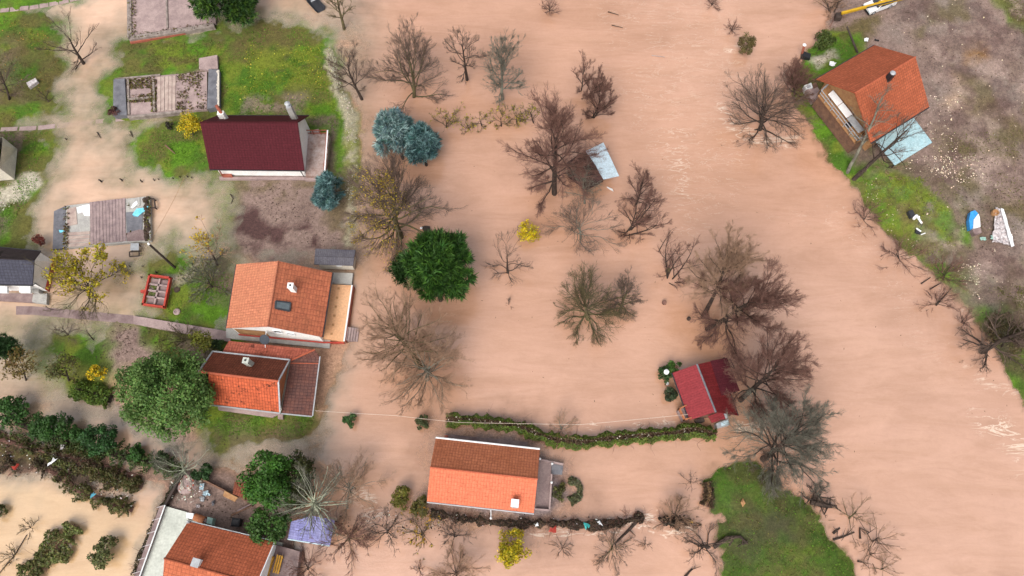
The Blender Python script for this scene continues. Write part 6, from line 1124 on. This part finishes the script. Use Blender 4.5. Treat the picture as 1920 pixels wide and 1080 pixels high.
# fence stakes poking out of the flood
def stake(p, hgt): mb = MB(); q = P(p, z=0); mb.tube([(q.x, q.y, -.5), (q.x + .05, q.y, hgt * .7), (q.x - .04, q.y, hgt)], .13, 7, r1=.08); return mb, q
proto = None
for p in ((190, 341), (229, 339), (267, 341), (290, 338), (298, 337), (325, 335), (338, 333), (352, 332), (360, 334), (244, 500), (268, 500), (294, 511), (266, 521), (125, 262)):
    if proto is None:
        mb, q0 = stake(p, .6); proto = one('fence_stake', mb, M['wood_dark'], 'dark fence stake tip poking out of the flooded yard', 'stake', q0, 'drowned fence stakes in the yard')
    else: o = proto.copy(); COL.objects.link(o); q = P(p, z=0); o.location = q; o.rotation_euler.z = rnd.uniform(0, 6); s = rnd.uniform(.5, .95); o.scale = (s, s, s)
# stumps and floating logs
def stump(p, r, hgt, label, m_='bark'):
    c_ = P(p, z=0); mb = MB(); mb.lathe((c_.x, c_.y, -.4), [(r * 1.2, 0), (r, .4), (r * .92, .4 + hgt), (r * .3, .42 + hgt)], 9); one('stump', mb, M[m_], label, 'stump', c_)
stump((1245, 568), .28, .35, 'reddish stump in the calm water right of the shaggy tree', 'bark_red'); stump((1291, 598), .24, .3, 'small dark stump near the paired leaning trees'); stump((1027, 333), .2, .3, 'dark stump top beside the two trunked tree', 'bark_red'); stump((1252, 507), .33, .4, 'round nest like stump at the foot of the loose reddish tree', 'bark_moss')
def log(pts, r, label, m_='bark', name='log', r1=None, tw=0):
    L = [G(p[0], p[1], p[2] if len(p) > 2 else .12) for p in pts]; mb = MB(); mb.tube(L, r, 7, r1=r1 or r * .5)
    for k in range(tw): a = L[0].lerp(L[-1], rnd.uniform(.3, 1)); mb.tube([a, a + Vector((rnd.uniform(-1, 1), rnd.uniform(-1, 1), rnd.uniform(.1, .5)))], r * .4, 5, r1=r * .12)
    one(name, mb, M[m_], label, 'log', L[0])
log([(1205, 967, .3), (1178, 995), (1152, 1020)], .2, 'long dead log reaching from the debris hedge to the leaning bush', tw=5)
log([(1338, 1026, .3), (1365, 1008, .35), (1388, 1006, .3), (1402, 1020, .2)], .24, 'dark fallen trunk across the island edge', tw=4)
log([(1562, 1000), (1575, 990)], .14, 'short dark driftwood between island and willows', tw=2); log([(1562, 1012), (1582, 1006), (1602, 998)], .12, 'longer driftwood branch by the island shore', tw=4)
log([(1613, 1010), (1612, 990), (1630, 998, .4)], .12, 'crooked black branch among the shore willows', tw=2); log([(1608, 1052), (1620, 1055)], .1, 'small black driftwood at the bottom island shore', tw=2)
log([(1284, 1082), (1298, 1066)], .14, 'driftwood at the bottom edge beside the island', tw=2)
log([(1520, 940, .3), (1548, 948, .4), (1568, 950, .3)], .35, 'thick black root plate of the uprooted stump', tw=7)
log([(1727, 532), (1745, 520)], .08, 'thin stick leaning into the river at the bank'); log([(1744, 542), (1765, 530)], .08, 'thin stick lying below the bank litter'); log([(1755, 573), (1784, 540, .4)], .09, 'long stick standing out of the river beside the bank')
log([(1556, 50, .8), (1568, 27, .5)], .08, 'brown stick fence rail by the top bank', 'bark_red'); log([(1527, 73, .6), (1537, 56, .5)], .07, 'brown stick at the upper bank bush', 'bark_red')
log([(182, 248), (189, 259)], .07, 'small drifting branch in the orange upper water', tw=2); log([(244, 246), (249, 257)], .08, 'drifting stick beside the upper yard path', tw=2)
log([(310, 272, .4), (328, 288, .2)], .1, 'cut branch on the lawn beside the maroon house', 'bark_red'); log([(432, 364, .1), (437, 372, .2), (433, 382, .1)], .07, 'curled black branch by the dirt yard edge')
log([(1140, 22), (1160, 28)], .07, 'floating branch in the upper river'); log([(1147, 47), (1168, 52)], .06, 'second floating branch in the upper river, below the first'); log([(1222, 104), (1247, 107)], .08, 'pale floating branch in mid river', 'wood_pale')
log([(445, 958, .3), (470, 945, .3)], .12, 'brown beam lying in the wrecked yard', 'wood_grey'); log([(434, 966, .2), (473, 948, .35)], .11, 'long brown beam beside the first beam in the wrecked yard', 'brown_wall')
# bits of the far bank
mb = MB(); L = [G(p) for p in ((1712, 397), (1720, 412), (1726, 421))]; L = [p + Vector((0, 0, .3)) for p in L]; rt = thing('broken_appliance', 'dark box with white pipe and flange lying on the grassy bank', 'appliance', L[0] - Vector((0, 0, .3)))
mb = MB(); pris(mb, [(1703, 396), (1711, 393), (1717, 404), (1709, 408)], L[0].z - .35, L[0].z + .15); build('box', mb, M['metal_dark'], rt)
mb = MB(); mb.tube([L[0] + Vector((.35, -.75, 0)), L[1], L[2]], .16, 10, r1=.11); build('pipe', mb, M['white_plastic'], rt)
mb = MB(); c_ = P(1715, 406.5, L[0].z); mb.tube([c_, c_ + Vector((.1, -.14, .05))], .38, 14); build('flange', mb, M['white_plastic'], rt)
c_ = G(1722, 432); rt = thing('broken_chair', 'overturned dark chair with white frame on the grassy bank', 'chair', c_); mb = MB(); pris(mb, [(1718, 429), (1727, 433), (1726, 439), (1717, 436)], c_.z + .1, c_.z + .3); build('seat', mb, M['metal_dark'], rt); mb = MB(); mb.bar(P(1718, 428, c_.z + .4), P(1727, 434, c_.z + .4), .16, .08); mb.bar(P(1727, 440, c_.z + .3), P(1735, 437, c_.z + .3), .1, .08); build('frame', mb, M['white_plastic'], rt)
for k in range(3): q = P(1719 + k * 3, 424 + k * 2, c_.z); mb = MB(); mb.bar(q, q + Vector((.2, .35, .35)), .07, .07); build('leg', mb, M['black'], rt)
def crumple(px, z, label, m_, name='plastic_sheet', n=7, amp=.25, cat='plastic sheet', ground=True):
    """a creased sheet filling a pixel quad"""
    c = [G(p) if ground else P(p, z=0) for p in px]; rs = np.random.RandomState(int(px[0][0])); hz = rs.rand(n + 1, n + 1) * amp; mb = MB(); base = max(p.z for p in c) + z
    P_ = lambda i, j: c[0].lerp(c[1], i / n).lerp(c[3].lerp(c[2], i / n), j / n) + Vector((rs.uniform(-.06, .06), rs.uniform(-.06, .06), 0))
    g = [[P_(i, j) for j in range(n + 1)] for i in range(n + 1)]
    for i in range(n + 1):
        for j in range(n + 1): g[i][j].z = base + hz[i][j]
    for i in range(n):
        for j in range(n): mb.face([g[i][j], g[i + 1][j], g[i + 1][j + 1], g[i][j + 1]]); 
    o = one(name, mb, M[m_], label, cat, c[0]); sm = o.modifiers.new('thickness', 'SOLIDIFY'); sm.thickness = .03; return o
c_ = G(1830, 418); rt = thing('covered_load', 'load on the mud under a blue and white sheet, dark box end showing', 'covered load', c_)
mb = MB(); zt = c_.z + .75; mb.slab([P(p, z=zt + (.1 if i in (1, 2) else 0)) for i, p in enumerate(((1819, 430), (1817, 412), (1820, 397), (1828, 394), (1834, 400), (1825, 412), (1824, 428)))], .6); o = build('blue_sheet', mb, M['blue_plastic'], rt)
mb = MB(); mb.slab([P(p, z=zt + .04) for p in ((1825, 428.5), (1826, 412), (1834.5, 400.5), (1837, 407), (1838.5, 425))], .55); build('white_sheet', mb, M['white_plastic'], rt)
mb = MB(); pris(mb, [(1823, 430), (1838, 426), (1841, 436), (1828, 440)], c_.z - .2, zt - .05); build('box', mb, M['mud_floor'], rt)
crumple([(1864, 391), (1876, 394), (1897, 462), (1858, 455)], .05, 'long crumpled clear film stretched over the mud', 'clear_film', n=14, amp=.3)
crumple([(1872, 392), (1878, 396), (1898, 464), (1890, 465)], .3, 'bright edge strip of plastic along the clear film', 'white_plastic', n=8, amp=.2)
c_ = G(1863, 401); mb = MB(); mb.lathe(c_, [(.38, 0), (.42, .25), (.38, .5), (.3, .5), (.28, .3)], 14); one('barrel', mb, M['wood_tan'], 'rusty round tub at the head of the clear film', 'tub', c_)
crumple([(1836, 446), (1846, 446), (1847, 452), (1838, 452)], .05, 'mint green scraps of plastic beside the covered load', 'mint', n=5, amp=.3); crumple([(1855, 443), (1862, 443), (1864, 450), (1856, 450)], .05, 'mint green plastic bag at the foot of the clear film', 'mint', n=4, amp=.35)
c_ = G(1617, 78); crumple([(1619, 74), (1628, 73), (1626, 80), (1619, 80)], .1, 'white plastic basin on the mud behind the brick orange house', 'white_plastic', n=4, amp=.2); crumple([(1640, 74), (1648, 76), (1646, 79), (1638, 77)], .05, 'dark wet rag on the mud beside the white basin', 'black', 'rag', 4, .15, 'rag')
crumple([(1552, 121), (1564, 124), (1560, 130), (1550, 129)], .6, 'white sheet at the corner of the brick orange roof', 'white_plastic', n=4, amp=.15)
c_ = G(1514, 164); rt = thing('garden_sink', 'white topped sink unit on the paving below the brick orange roof', 'sink', c_); mb = MB(); pris(mb, [(1508, 160), (1521, 155), (1524, 164), (1511, 168)], c_.z, c_.z + .85); build('basin', mb, M['metal_white'], rt); mb = MB(); pris(mb, [(1523, 157), (1530, 154), (1534, 162), (1526, 166)], c_.z, c_.z + .7); build('cupboard', mb, M['brown_wall'], rt); mb = MB(); pris(mb, [(1512, 161), (1519, 158.5), (1521, 163), (1514, 165.5)], c_.z + .85, c_.z + .87); build('bowl', mb, M['metal_grey'], rt)
mb = MB(); pris(mb, [(1511, 168), (1532, 162), (1545, 180), (1524, 192)], .3, 1.05); tag(build('pavement', mb, M['concrete_pink']), kind='structure')
c_ = G(1510, 102); rt = thing('grill', 'black garden grill with white chimney cap on the bank', 'grill', c_); mb = MB(); pris(mb, [(1505, 95), (1521, 101), (1519, 110), (1504, 104)], c_.z, c_.z + .7); build('box', mb, M['black'], rt); mb = MB(); mb.tube([P(1504, 100, c_.z + .6), P(1508, 86, c_.z + 1.9)], .16, 8); build('flue', mb, M['red_brick'], rt); mb = MB(); mb.lathe(P(1508, 85, c_.z + 1.9), [(.2, 0), (.26, .1), (.1, .25)], 8); build('flue_cap', mb, M['white_plastic'], rt)
# balcony furniture of the bank house
def balc(name, label, cat, m_, *a): mb = on_balcony(*a); return one(name, mb, M[m_], label, cat, f2((a[0] + a[1]) / 2, (a[2] + a[3]) / 2))
c_ = f2(.45, .5); rt = thing('balcony_table', 'long white covered table on the cluttered balcony', 'table', c_)
for (u0, u1), mm in (((.12, .36), 'white_plastic'), ((.37, .6), 'white_plastic'), ((.61, .9), 'metal_grey')): mb = on_balcony(u0, u1, .14, .36, .68, .74 if mm == 'white_plastic' else .7); build('tabletop', mb, M[mm], rt)
for u in (.2, .6, .93):
    for v_ in (.17, .33): p = f2(u, v_); mb = MB(); mb.bar(p, p + Vector((0, 0, .68)), .07, .07); build('leg', mb, M['wood_dark'], rt)
c_ = f2(.5, .75); rt = thing('bench', 'brown wooden bench between the white table and the house wall', 'bench', c_); mb = on_balcony(.2, .6, .42, .52, .36, .44); build('seat', mb, M['brown_wall'], rt); mb = on_balcony(.2, .6, .52, .55, .44, .9); build('backrest', mb, M['brown_wall'], rt)
for u in (.27, .6): p = f2(u, .47); mb = MB(); mb.bar(p, p + Vector((0, 0, .36)), .08, .25); build('leg', mb, M['wood_dark'], rt)
balc('storage_box', 'black storage box under the balcony gable', 'box', 'black', .46, .58, .6, .74, 0, .9); balc('wash_tub', 'pale tub at the end of the cluttered balcony', 'tub', 'pale_blue', .02, .14, .6, .9, 0, .35); balc('bucket', 'black bucket at the balcony rail', 'bucket', 'black', .66, .74, .08, .22, 0, .4)
p = f2(.42, .56, 1.9); mb = MB(); mb.lathe(p, [(.2, 0), (.3, .15), (.2, .32), (.05, .36)], 12); mb.bar(p, p + Vector((.4, .4, .1)), .06, .06); one('lamp', mb, M['white_plastic'], 'white round lamp under the balcony roof tip', 'lamp', p)
# wrecked yard of the bottom house
rs = np.random.RandomState(9)
c_ = G(352, 907); mb = MB(); mb.lathe(c_, [(1.25, -.1), (.95, .18), (.45, .34)], 11, 2)
for k in range(60): p = c_ + Vector((rs.uniform(-.75, .75), rs.uniform(-.75, .75), rs.uniform(.1, .32))); dd = Vector((rs.randn(), rs.randn(), rs.randn() * .3)).normalized(); mb.bar(p - dd * .15, p + dd * .15, .14, .1, k % 3)
one('brick_heap', mb, [M['red_brick'], M['stone_white'], M['concrete_pink']], 'heap of red and white bricks in the yard corner', 'brick heap', c_)
crumple([(378, 908), (386, 907), (384, 920), (376, 919)], .1, 'pale blue plastic bag in the wrecked yard, nearer the bricks', 'pale_blue', n=5, amp=.4); crumple([(382, 923), (393, 920), (396, 929), (384, 930)], .1, 'pale blue plastic bag in the wrecked yard, beside the grey sack', 'pale_blue', n=5, amp=.4)
crumple([(376, 932), (384, 931), (385, 940), (377, 940)], .05, 'grey sack beside the pale blue bags', 'metal_grey', 'sack', 4, .3, 'sack'); crumple([(399, 940), (405, 938), (403, 948), (398, 948)], .05, 'dark grey sack alone in the middle of the wrecked yard', 'concrete_dark', 'sack', 4, .3, 'sack'); crumple([(368, 946), (376, 946), (377, 952), (369, 952)], .05, 'whitish film scrap on the yard mud', 'clear_film', n=4, amp=.25)
c_ = G(448, 980); mb = MB(); mb.ringset([[c_ + Vector((x * s, y * s, z)) for x, y in ((-.45, -.4), (.4, -.45), (.48, .35), (-.38, .45))] for s, z in ((.8, 0), (1.0, .95), (1.06, 1.0), (1.0, 1.06), (.6, 1.14))]); one('waste_bin', mb, M['black'], 'black lidded waste bin on the wrecked yard mud', 'bin', c_)
c_ = P(373, 973, 1); rt = thing('water_heater', 'rusty red tank lying behind the bottom orange roof', 'tank', (c_.x, c_.y, .75)); mb = MB(); mb.tube([P(365, 969, 1.25), P(384, 976, 1.25)], .38, 14); build('tank', mb, M['orange_wall'], rt); mb = MB(); pris(mb, [(378, 970), (388, 973), (387, 980), (378, 978)], .75, 1.5); build('cupboard', mb, M['mud_floor'], rt)
mb = MB(); pris(mb, [(350, 961), (363, 963), (362, 974), (349, 971)], .75, 1.5); one('storage_box', mb, M['white_plastic'], 'white box at the roof corner of the bottom orange house', 'box', P(356, 967, .75)); mb = MB(); pris(mb, [(389, 969), (399, 972), (397, 984), (387, 981)], .75, 1.6); one('water_tank', mb, M['mint'], 'mint green tank behind the bottom orange roof', 'tank', P(393, 976, .75))
# yard walls and fence
def wall(label, px, w, z0, z1, m_, name='garden_wall', cat='wall'):
    mb = MB(); L = [P(p, z=z1) for p in px]
    for s, e in zip(L[:-1], L[1:]): mb.bar(up(s, (z0 + z1) / 2), up(e, (z0 + z1) / 2), w, z1 - z0)
    return one(name, mb, M[m_], label, cat, up(L[0], 0))
rt = thing('yard_fence', 'dark purple fence with pale rails along the slanted concrete yard', 'fence', up(P(263, 1080), .0))
fa, fb = P(304, 949, 1.2), P(232, 1150, 1.2); mb = MB(); mb.bar(fa - Vector((0, 0, .6)), fb - Vector((0, 0, .6)), .5, 1.2); build('panel', mb, M['mud_floor'], rt)
mb = MB(); o_ = Vector((.32, .1, .05)); mb.bar(fa + o_, fb + o_, .1, .1); build('rail', mb, M['metal_white'], rt)
for k in range(9): p = fa.lerp(fb, k / 8); mb = MB(); mb.bar(p + Vector((-.5, -.15, .05)), p + Vector((.3, .1, .05)), .06, .06); build('bracket', mb, M['clear_film'], rt)
wall('old red brown board wall at the back of the wrecked yard', [(376.6, 898), (420, 920), (473, 944)], .2, 0, 1.0, 'brown_wall'); wall('dark low wall running up to the brick heap', [(308, 948), (340, 890)], .25, 0, .9, 'wood_dark')
c_ = P(441, 935, 1.2); mb = MB(); mb.prism([P(p, z=1.3) for p in ((421, 920), (446, 933), (440, 941), (418, 930))], 1.2, 1.3); one('plank_pile', mb, M['wood_tan'], 'pile of orange boards on the back yard wall', 'planks', up(c_, 0))
rs_ = [P(p, z=z) for p, z in (((440, 903), 2.2), ((470, 908), 2.2), ((472, 940), 1.8), ((436, 926), 1.8))]; c_ = sum(rs_, Vector()) / 4; rt = thing('lean_to', 'little brown tiled lean to roof half hidden under the dense evergreen', 'shelter', up(c_, 0)); roof_slope(rt, rs_[3], rs_[2], rs_[1], rs_[0], M['roof_rust_dark'], .08, 'roof')
for p in rs_: q = p.lerp(c_, .1); mb = MB(); mb.bar((q.x, q.y, 0), (q.x, q.y, p.z - .1), .1, .1); build('post', mb, M['wood_dark'], rt)
# yellow bench on the terrace of the bottom house
c_ = P(523, 1060, 1.1); rt = thing('bench', 'yellow slatted bench on the purple brown terrace beside the violet roof', 'bench', c_)
for k in range(3): mb = MB(); mb.bar(P(521 + k * 4.2, 1040 + k * 1, 1.55), P(512.5 + k * 4.2, 1074 + k * 1, 1.55), .17, .06); build('slat', mb, M['yellow_wood'], rt)
for p in ((522, 1045), (529, 1047), (515, 1070), (522, 1072)): q = P(p, z=1.5); mb = MB(); mb.bar((q.x, q.y, 1.1), (q.x, q.y, 1.52), .09, .09); build('leg', mb, M['yellow_wood'], rt)
# rods, cabin oddments
mb = MB(); mb.tube([P(1368.5, 673, 1.5), P(1389, 713, 1.2)], .06, 6); one('pole', mb, M['wood_dark'], 'thin dark pole lying beside the red cabin roof', 'pole', P(1368.5, 673, 0))
p = P(1249, 698, 2.1); mb = MB(); mb.lathe(p, [(.12, 0), (.3, .12), (.28, .3), (.1, .4)], 10); one('flower_clump', mb, M['white_plastic'], 'large white flower clump in the bush at the red cabin corner', 'flowers', up(p, 1)); p = P(1251, 719, .6); mb = MB(); mb.lathe(p, [(.1, 0), (.2, .1), (.1, .25)], 8); one('flower_clump', mb, M['white_plastic'], 'smaller white flower clump below the first one at the cabin', 'flowers', up(p, .4))
c_ = P(1144, 355, 0); mb = MB(); mb.ringset([[c_ + Vector((x * s, y * s, z)) for x, y in ((-.45, .3), (-.2, .05), (.4, -.35), (.3, -.05))] for s, z in ((.6, -.1), (1, .12), (.8, .22))]); one('plastic_tub', mb, M['metal_white'], 'small white tub drifting below the pale blue sheet shed', 'tub', c_)
c_ = P(800, 428, 0); mb = MB(); pris(mb, [(790, 425), (797, 423), (806, 424), (806, 434), (795, 434)], -.1, .35); mb.lathe(P(790, 428, .35), [(.12, 0), (.16, .1), (.05, .2)], 8, 1); one('drowned_bench', mb, [M['wood_dark'], M['white_plastic']], 'dark drowned box with white knob beside the big round pine', 'box', c_)
c_ = G(62, 157); mb = MB(); pris(mb, [(49, 155), (66, 146), (70, 152), (54, 164)], c_.z, c_.z + .45); one('crate', mb, M['clear_film'], 'grey crate lying on the brown leafy lawn', 'crate', c_)
c_ = G(1392, 943); mb = MB(); mb.ringset([[c_ + Vector((x * s, y * s, z)) for x, y in ((-.1, -.45), (.25, -.05), (.02, .5), (-.28, .05))] for s, z in ((.7, 0), (1, .3), (.5, .5))]); one('cut_stump', mb, M['wood_tan'], 'fresh cut pale stump on the green island', 'stump', c_)
c_ = G(332, 585); mb = MB(); mb.lathe(c_, [(.4, 0), (.4, .14), (.25, .2), (.22, .1)], 12); one('well_cover', mb, M['concrete_pink'], 'round stone ring on the grass beside the red planter bed', 'stone ring', c_); c_ = G(332, 543); mb = MB(); mb.lathe(c_, [(.4, 0), (.35, .1), (.1, .14)], 10); one('soil_heap', mb, M['debris_brown'], 'small dark soil heap on the grass right of the planter', 'soil heap', c_)
# rubbish caught in the hedges
proto = None
def rag(p, z, s, m_, label, rs):
    c_ = P(p, z=z); pts = [c_ + Vector((rs.uniform(-1, 1), rs.uniform(-1, 1), rs.uniform(-.3, .5))) * s for _ in range(9)]; mb = MB()
    for k in range(7): mb.face([pts[k], pts[k + 1], pts[k + 2]])
    one('plastic_bag', mb, M[m_], label, 'plastic bag', c_)
rs = np.random.RandomState(12)
rag((1036, 991), 1.0, .45, 'red_paint', 'red plastic bag caught in the dead debris hedge', rs); rag((1099, 987), .95, .42, 'teal', 'teal plastic bag caught in the dead debris hedge', rs); rag((1125, 981), 1.0, .35, 'white_plastic', 'white plastic bag in the debris hedge, beside the teal bag', rs); rag((1005, 985), 1.0, .3, 'white_plastic', 'white scrap in the debris hedge, beside the red bag', rs); None
rag((177, 928), 1.0, .5, 'cyan_plastic', 'cyan plastic bag in the ragged olive bramble row', rs); rag((100, 866), 1.1, .5, 'white_plastic', 'large white plastic rag on the rubbish hedge bank', rs); rag((28, 876), 1.0, .4, 'red_paint', 'red plastic rag in the brown bramble hedge', rs); None; None; rag((1296, 979), 1.0, .2, 'yellow_paint', 'yellow green scrap in the debris by the island', rs); rag((115, 838), 1.0, .4, 'clear_film', 'pale greenish film on the hedge bank', rs)
mb = MB(); c_ = P(1040, 965, .8); SEED[0] += 1
def weeds(root, quads, n, cols, z, seed):
    rs = np.random.RandomState(seed); C_ = []
    for q in quads:
        a, b_, c, d = [np.array(P(p, z=z)) for p in q]; u, v_ = rs.rand(2, n, 1); p = (a * (1 - u) + b_ * u) * (1 - v_) + (d * (1 - u) + c * u) * v_; k = fbm(p[:, 0], p[:, 1], 1.6, seed) > rs.uniform(.3, .6, n); C_.append(p[k])
    c = np.concatenate(C_); m_ = len(c); c[:, 2] += rs.rand(m_) * .12; v, fq = leaf_quads(c, nrmz(rs.randn(m_, 3) * .7 + [0, 0, 1]), rs.uniform(.12, .34, m_), rs, .6)
    cc = np.array(cols)[rs.randint(0, len(cols), m_)] * rs.uniform(.5, 1.3, (m_, 1)); mesh_np('weeds', v, [fq], [M['leaf']], cols=np.repeat(cc, 4, 0), parent=root)['kind'] = 'stuff'
WD = [(.1, .1, .02), (.14, .15, .02), (.1, .06, .03), (.16, .1, .05), (.07, .04, .03)]
weeds(f2_, [[(331, 138), (388, 133), (387, 204), (331, 207)]] * 2 + [[(236, 149), (290, 145), (288, 165), (238, 168)], [(282, 150), (294, 149), (294, 210), (284, 210)], [(238, 178), (290, 175), (290, 190), (238, 193)]], 700, WD, .55, 3)
weeds(f3, [[(270, 370), (282, 369), (284, 450), (272, 452)], [(120, 388), (130, 386), (128, 466), (118, 467)], [(236, 380), (244, 380), (246, 440), (236, 440)]], 330, WD, .6, 4)
weeds(f1, [[(240, -10), (255, -10), (256, 68), (242, 70)], [(240, 64), (400, 40), (402, 50), (242, 74)]], 260, WD, .55, 5)
# ------------------------------------------------------------------ small stuff nobody could count
def scatter(name, regions, m_, cols, size, z=.03, tilt=.6, seed=1, asp=.7, flat=1.0, on_water=False):
    rs = np.random.RandomState(seed); C_ = []; K = []
    for poly_, n, ci in regions:
        xs, ys = zip(*poly_); px = rs.uniform(min(xs), max(xs), n * 3); py = rs.uniform(min(ys), max(ys), n * 3); x, y = unproj(px, py)
        ok = sdf(poly_, False, x, y) > 0; cl = fbm(x, y, 2.5, seed + ci) > rs.uniform(.3, .62, len(x)); ok &= cl; x, y = x[ok][:n], y[ok][:n]
        i = np.clip(np.searchsorted(GX, x) - 1, 0, nx_ - 2); j = np.clip(np.searchsorted(GY, y) - 1, 0, ny_ - 2); zz_ = HT[i, j]; k = zz_ > (.02 if not on_water else -9)
        C_.append(np.stack([x[k], y[k], np.maximum(zz_[k], 0) + z], 1)); K.append(np.full(k.sum(), ci))
    c = np.concatenate(C_); K = np.concatenate(K); n = len(c); nr = nrmz(rs.randn(n, 3) * tilt + [0, 0, 1]); sz = size[0] + (size[1] - size[0]) * rs.rand(n) ** 2
    v, fq = leaf_quads(c, nr, sz, rs, asp); cc = np.array(cols)[K] * rs.uniform(.6, 1.3, (n, 1)) * (1 + rs.randn(n, 3) * .06)
    o = mesh_np(name, v, [fq], [M[m_]], cols=np.repeat(cc, 4, 0).clip(0, 1)); return tag(o, kind='stuff')
isl = ISL; bank = [(1600, -20), (1930, -20), (1930, 740), (1890, 700), (1832, 612), (1745, 512), (1640, 412), (1602, 345), (1660, 320), (1760, 290), (1745, 190)]
scatter('grass', [([(405, 50), (550, 46), (605, 85), (650, 240), (650, 340), (440, 212), (412, 200)], 5200, 0), ([(460, 95), (620, 95), (615, 170), (470, 175)], 1500, 1), ([(-10, 30), (110, 30), (190, 200), (-10, 235)], 3000, 2), ([(245, 232), (388, 225), (388, 325), (255, 315)], 2200, 0), ([(-10, 245), (95, 245), (70, 350), (-10, 470)], 2200, 0), ([(300, 500), (430, 500), (425, 605), (285, 600)], 1800, 0), ([(280, 620), (420, 630), (400, 690), (300, 680)], 1200, 2), (isl, 2200, 0), (isl, 4200, 2), ([(1600, 340), (1760, 340), (1800, 545), (1745, 512), (1640, 410)], 3500, 1), ([(1490, 170), (1560, 190), (1600, 330), (1560, 300)], 1500, 0), ([(1500, 60), (1640, 40), (1560, 130), (1500, 150)], 1200, 2), ([(1830, 545), (1930, 540), (1930, 740)], 2500, 2), ([(1850, -10), (1930, -10), (1930, 110)], 1000, 2), ([(385, 775), (590, 780), (580, 820), (395, 815)], 1200, 0), ([(212, 85), (405, 75), (380, 130), (215, 140)], 1600, 2), ([(1740, 260), (1930, 250), (1930, 440), (1800, 440)], 1500, 2), ([(292, 150), (388, 135), (388, 205), (330, 206)], 10, 2)], 'grass_blade', [(.095, .2, .015), (.17, .215, .02), (.115, .11, .03)], (.12, .3), .06, .9, 3, .4)
scatter('leaf_litter', [([(460, 80), (620, 90), (625, 190), (450, 190)], 380, 0), ([(-10, 40), (110, 40), (190, 200), (-10, 230)], 420, 1), ([(1560, 340), (1640, 340), (1740, 500), (1700, 470), (1620, 370)], 300, 2), (bank, 350, 2), (bank, 2200, 3), ([(1690, 180), (1800, 200), (1780, 330), (1690, 330)], 420, 2), ([(1790, 500), (1830, 500), (1830, 560), (1790, 545)], 250, 2), ([(1720, 300), (1830, 300), (1840, 360), (1740, 340)], 400, 2), ([(440, 345), (640, 345), (650, 470), (445, 480)], 700, 3), ([(180, 610), (330, 610), (300, 700), (180, 690)], 400, 3), ([(1500, 200), (1610, 345), (1600, 350), (1490, 215)], 90, 2), ([(320, 890), (480, 930), (470, 985), (330, 960)], 160, 3), ([(380, 815), (580, 815), (580, 880), (390, 880)], 300, 3)], 'litter', [(.4, .36, .05), (.3, .17, .05), (.62, .5, .38), (.08, .05, .04)], (.06, .26), .05, .5, 4)
scatter('flood_debris', [([(-10, 820), (60, 835), (140, 860), (270, 890), (250, 955), (110, 900), (-10, 880)], 140, 0), ([(-10, 820), (60, 835), (140, 860), (270, 890), (250, 955), (110, 900), (-10, 880)], 900, 1), ([(820, 960), (1210, 970), (1200, 990), (820, 985)], 260, 1), ([(820, 965), (1210, 972), (1200, 990), (820, 985)], 40, 0), ([(320, 890), (400, 900), (380, 950), (330, 940)], 60, 0), ([(1225, 965), (1318, 968), (1318, 990), (1240, 990)], 90, 1), ([(640, 960), (860, 960), (860, 1010), (640, 1010)], 300, 1), ([(640, 940), (860, 950), (860, 1000), (640, 1000)], 40, 0)], 'litter', [(.6, .58, .54), (.06, .04, .03)], (.08, .3), .6, .9, 6, on_water=True)
wz = [(640, -20), (1540, -20), (1480, 200), (1600, 345), (1745, 520), (1890, 702), (1930, 1000), (1650, 1000), (1400, 850), (860, 770), (640, 700)]
scatter('floating_debris', [(wz, 260, 0), (wz, 120, 1)], 'litter', [(.09, .06, .04), (.3, .2, .13)], (.05, .3), .02, .15, 14, .3, on_water=True)
scatter('stones', [(band([(617, 95), (634, 160), (655, 215), (663, 280), (655, 360), (652, 465)], [7, 8, 11, 12, 8, 7]), 2600, 0), ([(-10, 405), (50, 372), (72, 335), (10, 345)], 500, 0), (band([(1495, 200), (1522, 245), (1562, 306), (1604, 346)], 5), 120, 1), (band([(1604, 346), (1642, 413), (1702, 477), (1747, 513), (1794, 553)], 7), 260, 1)], 'litter', [(.4, .37, .29), (.5, .42, .34)], (.08, .28), .05, .5, 8, .7)
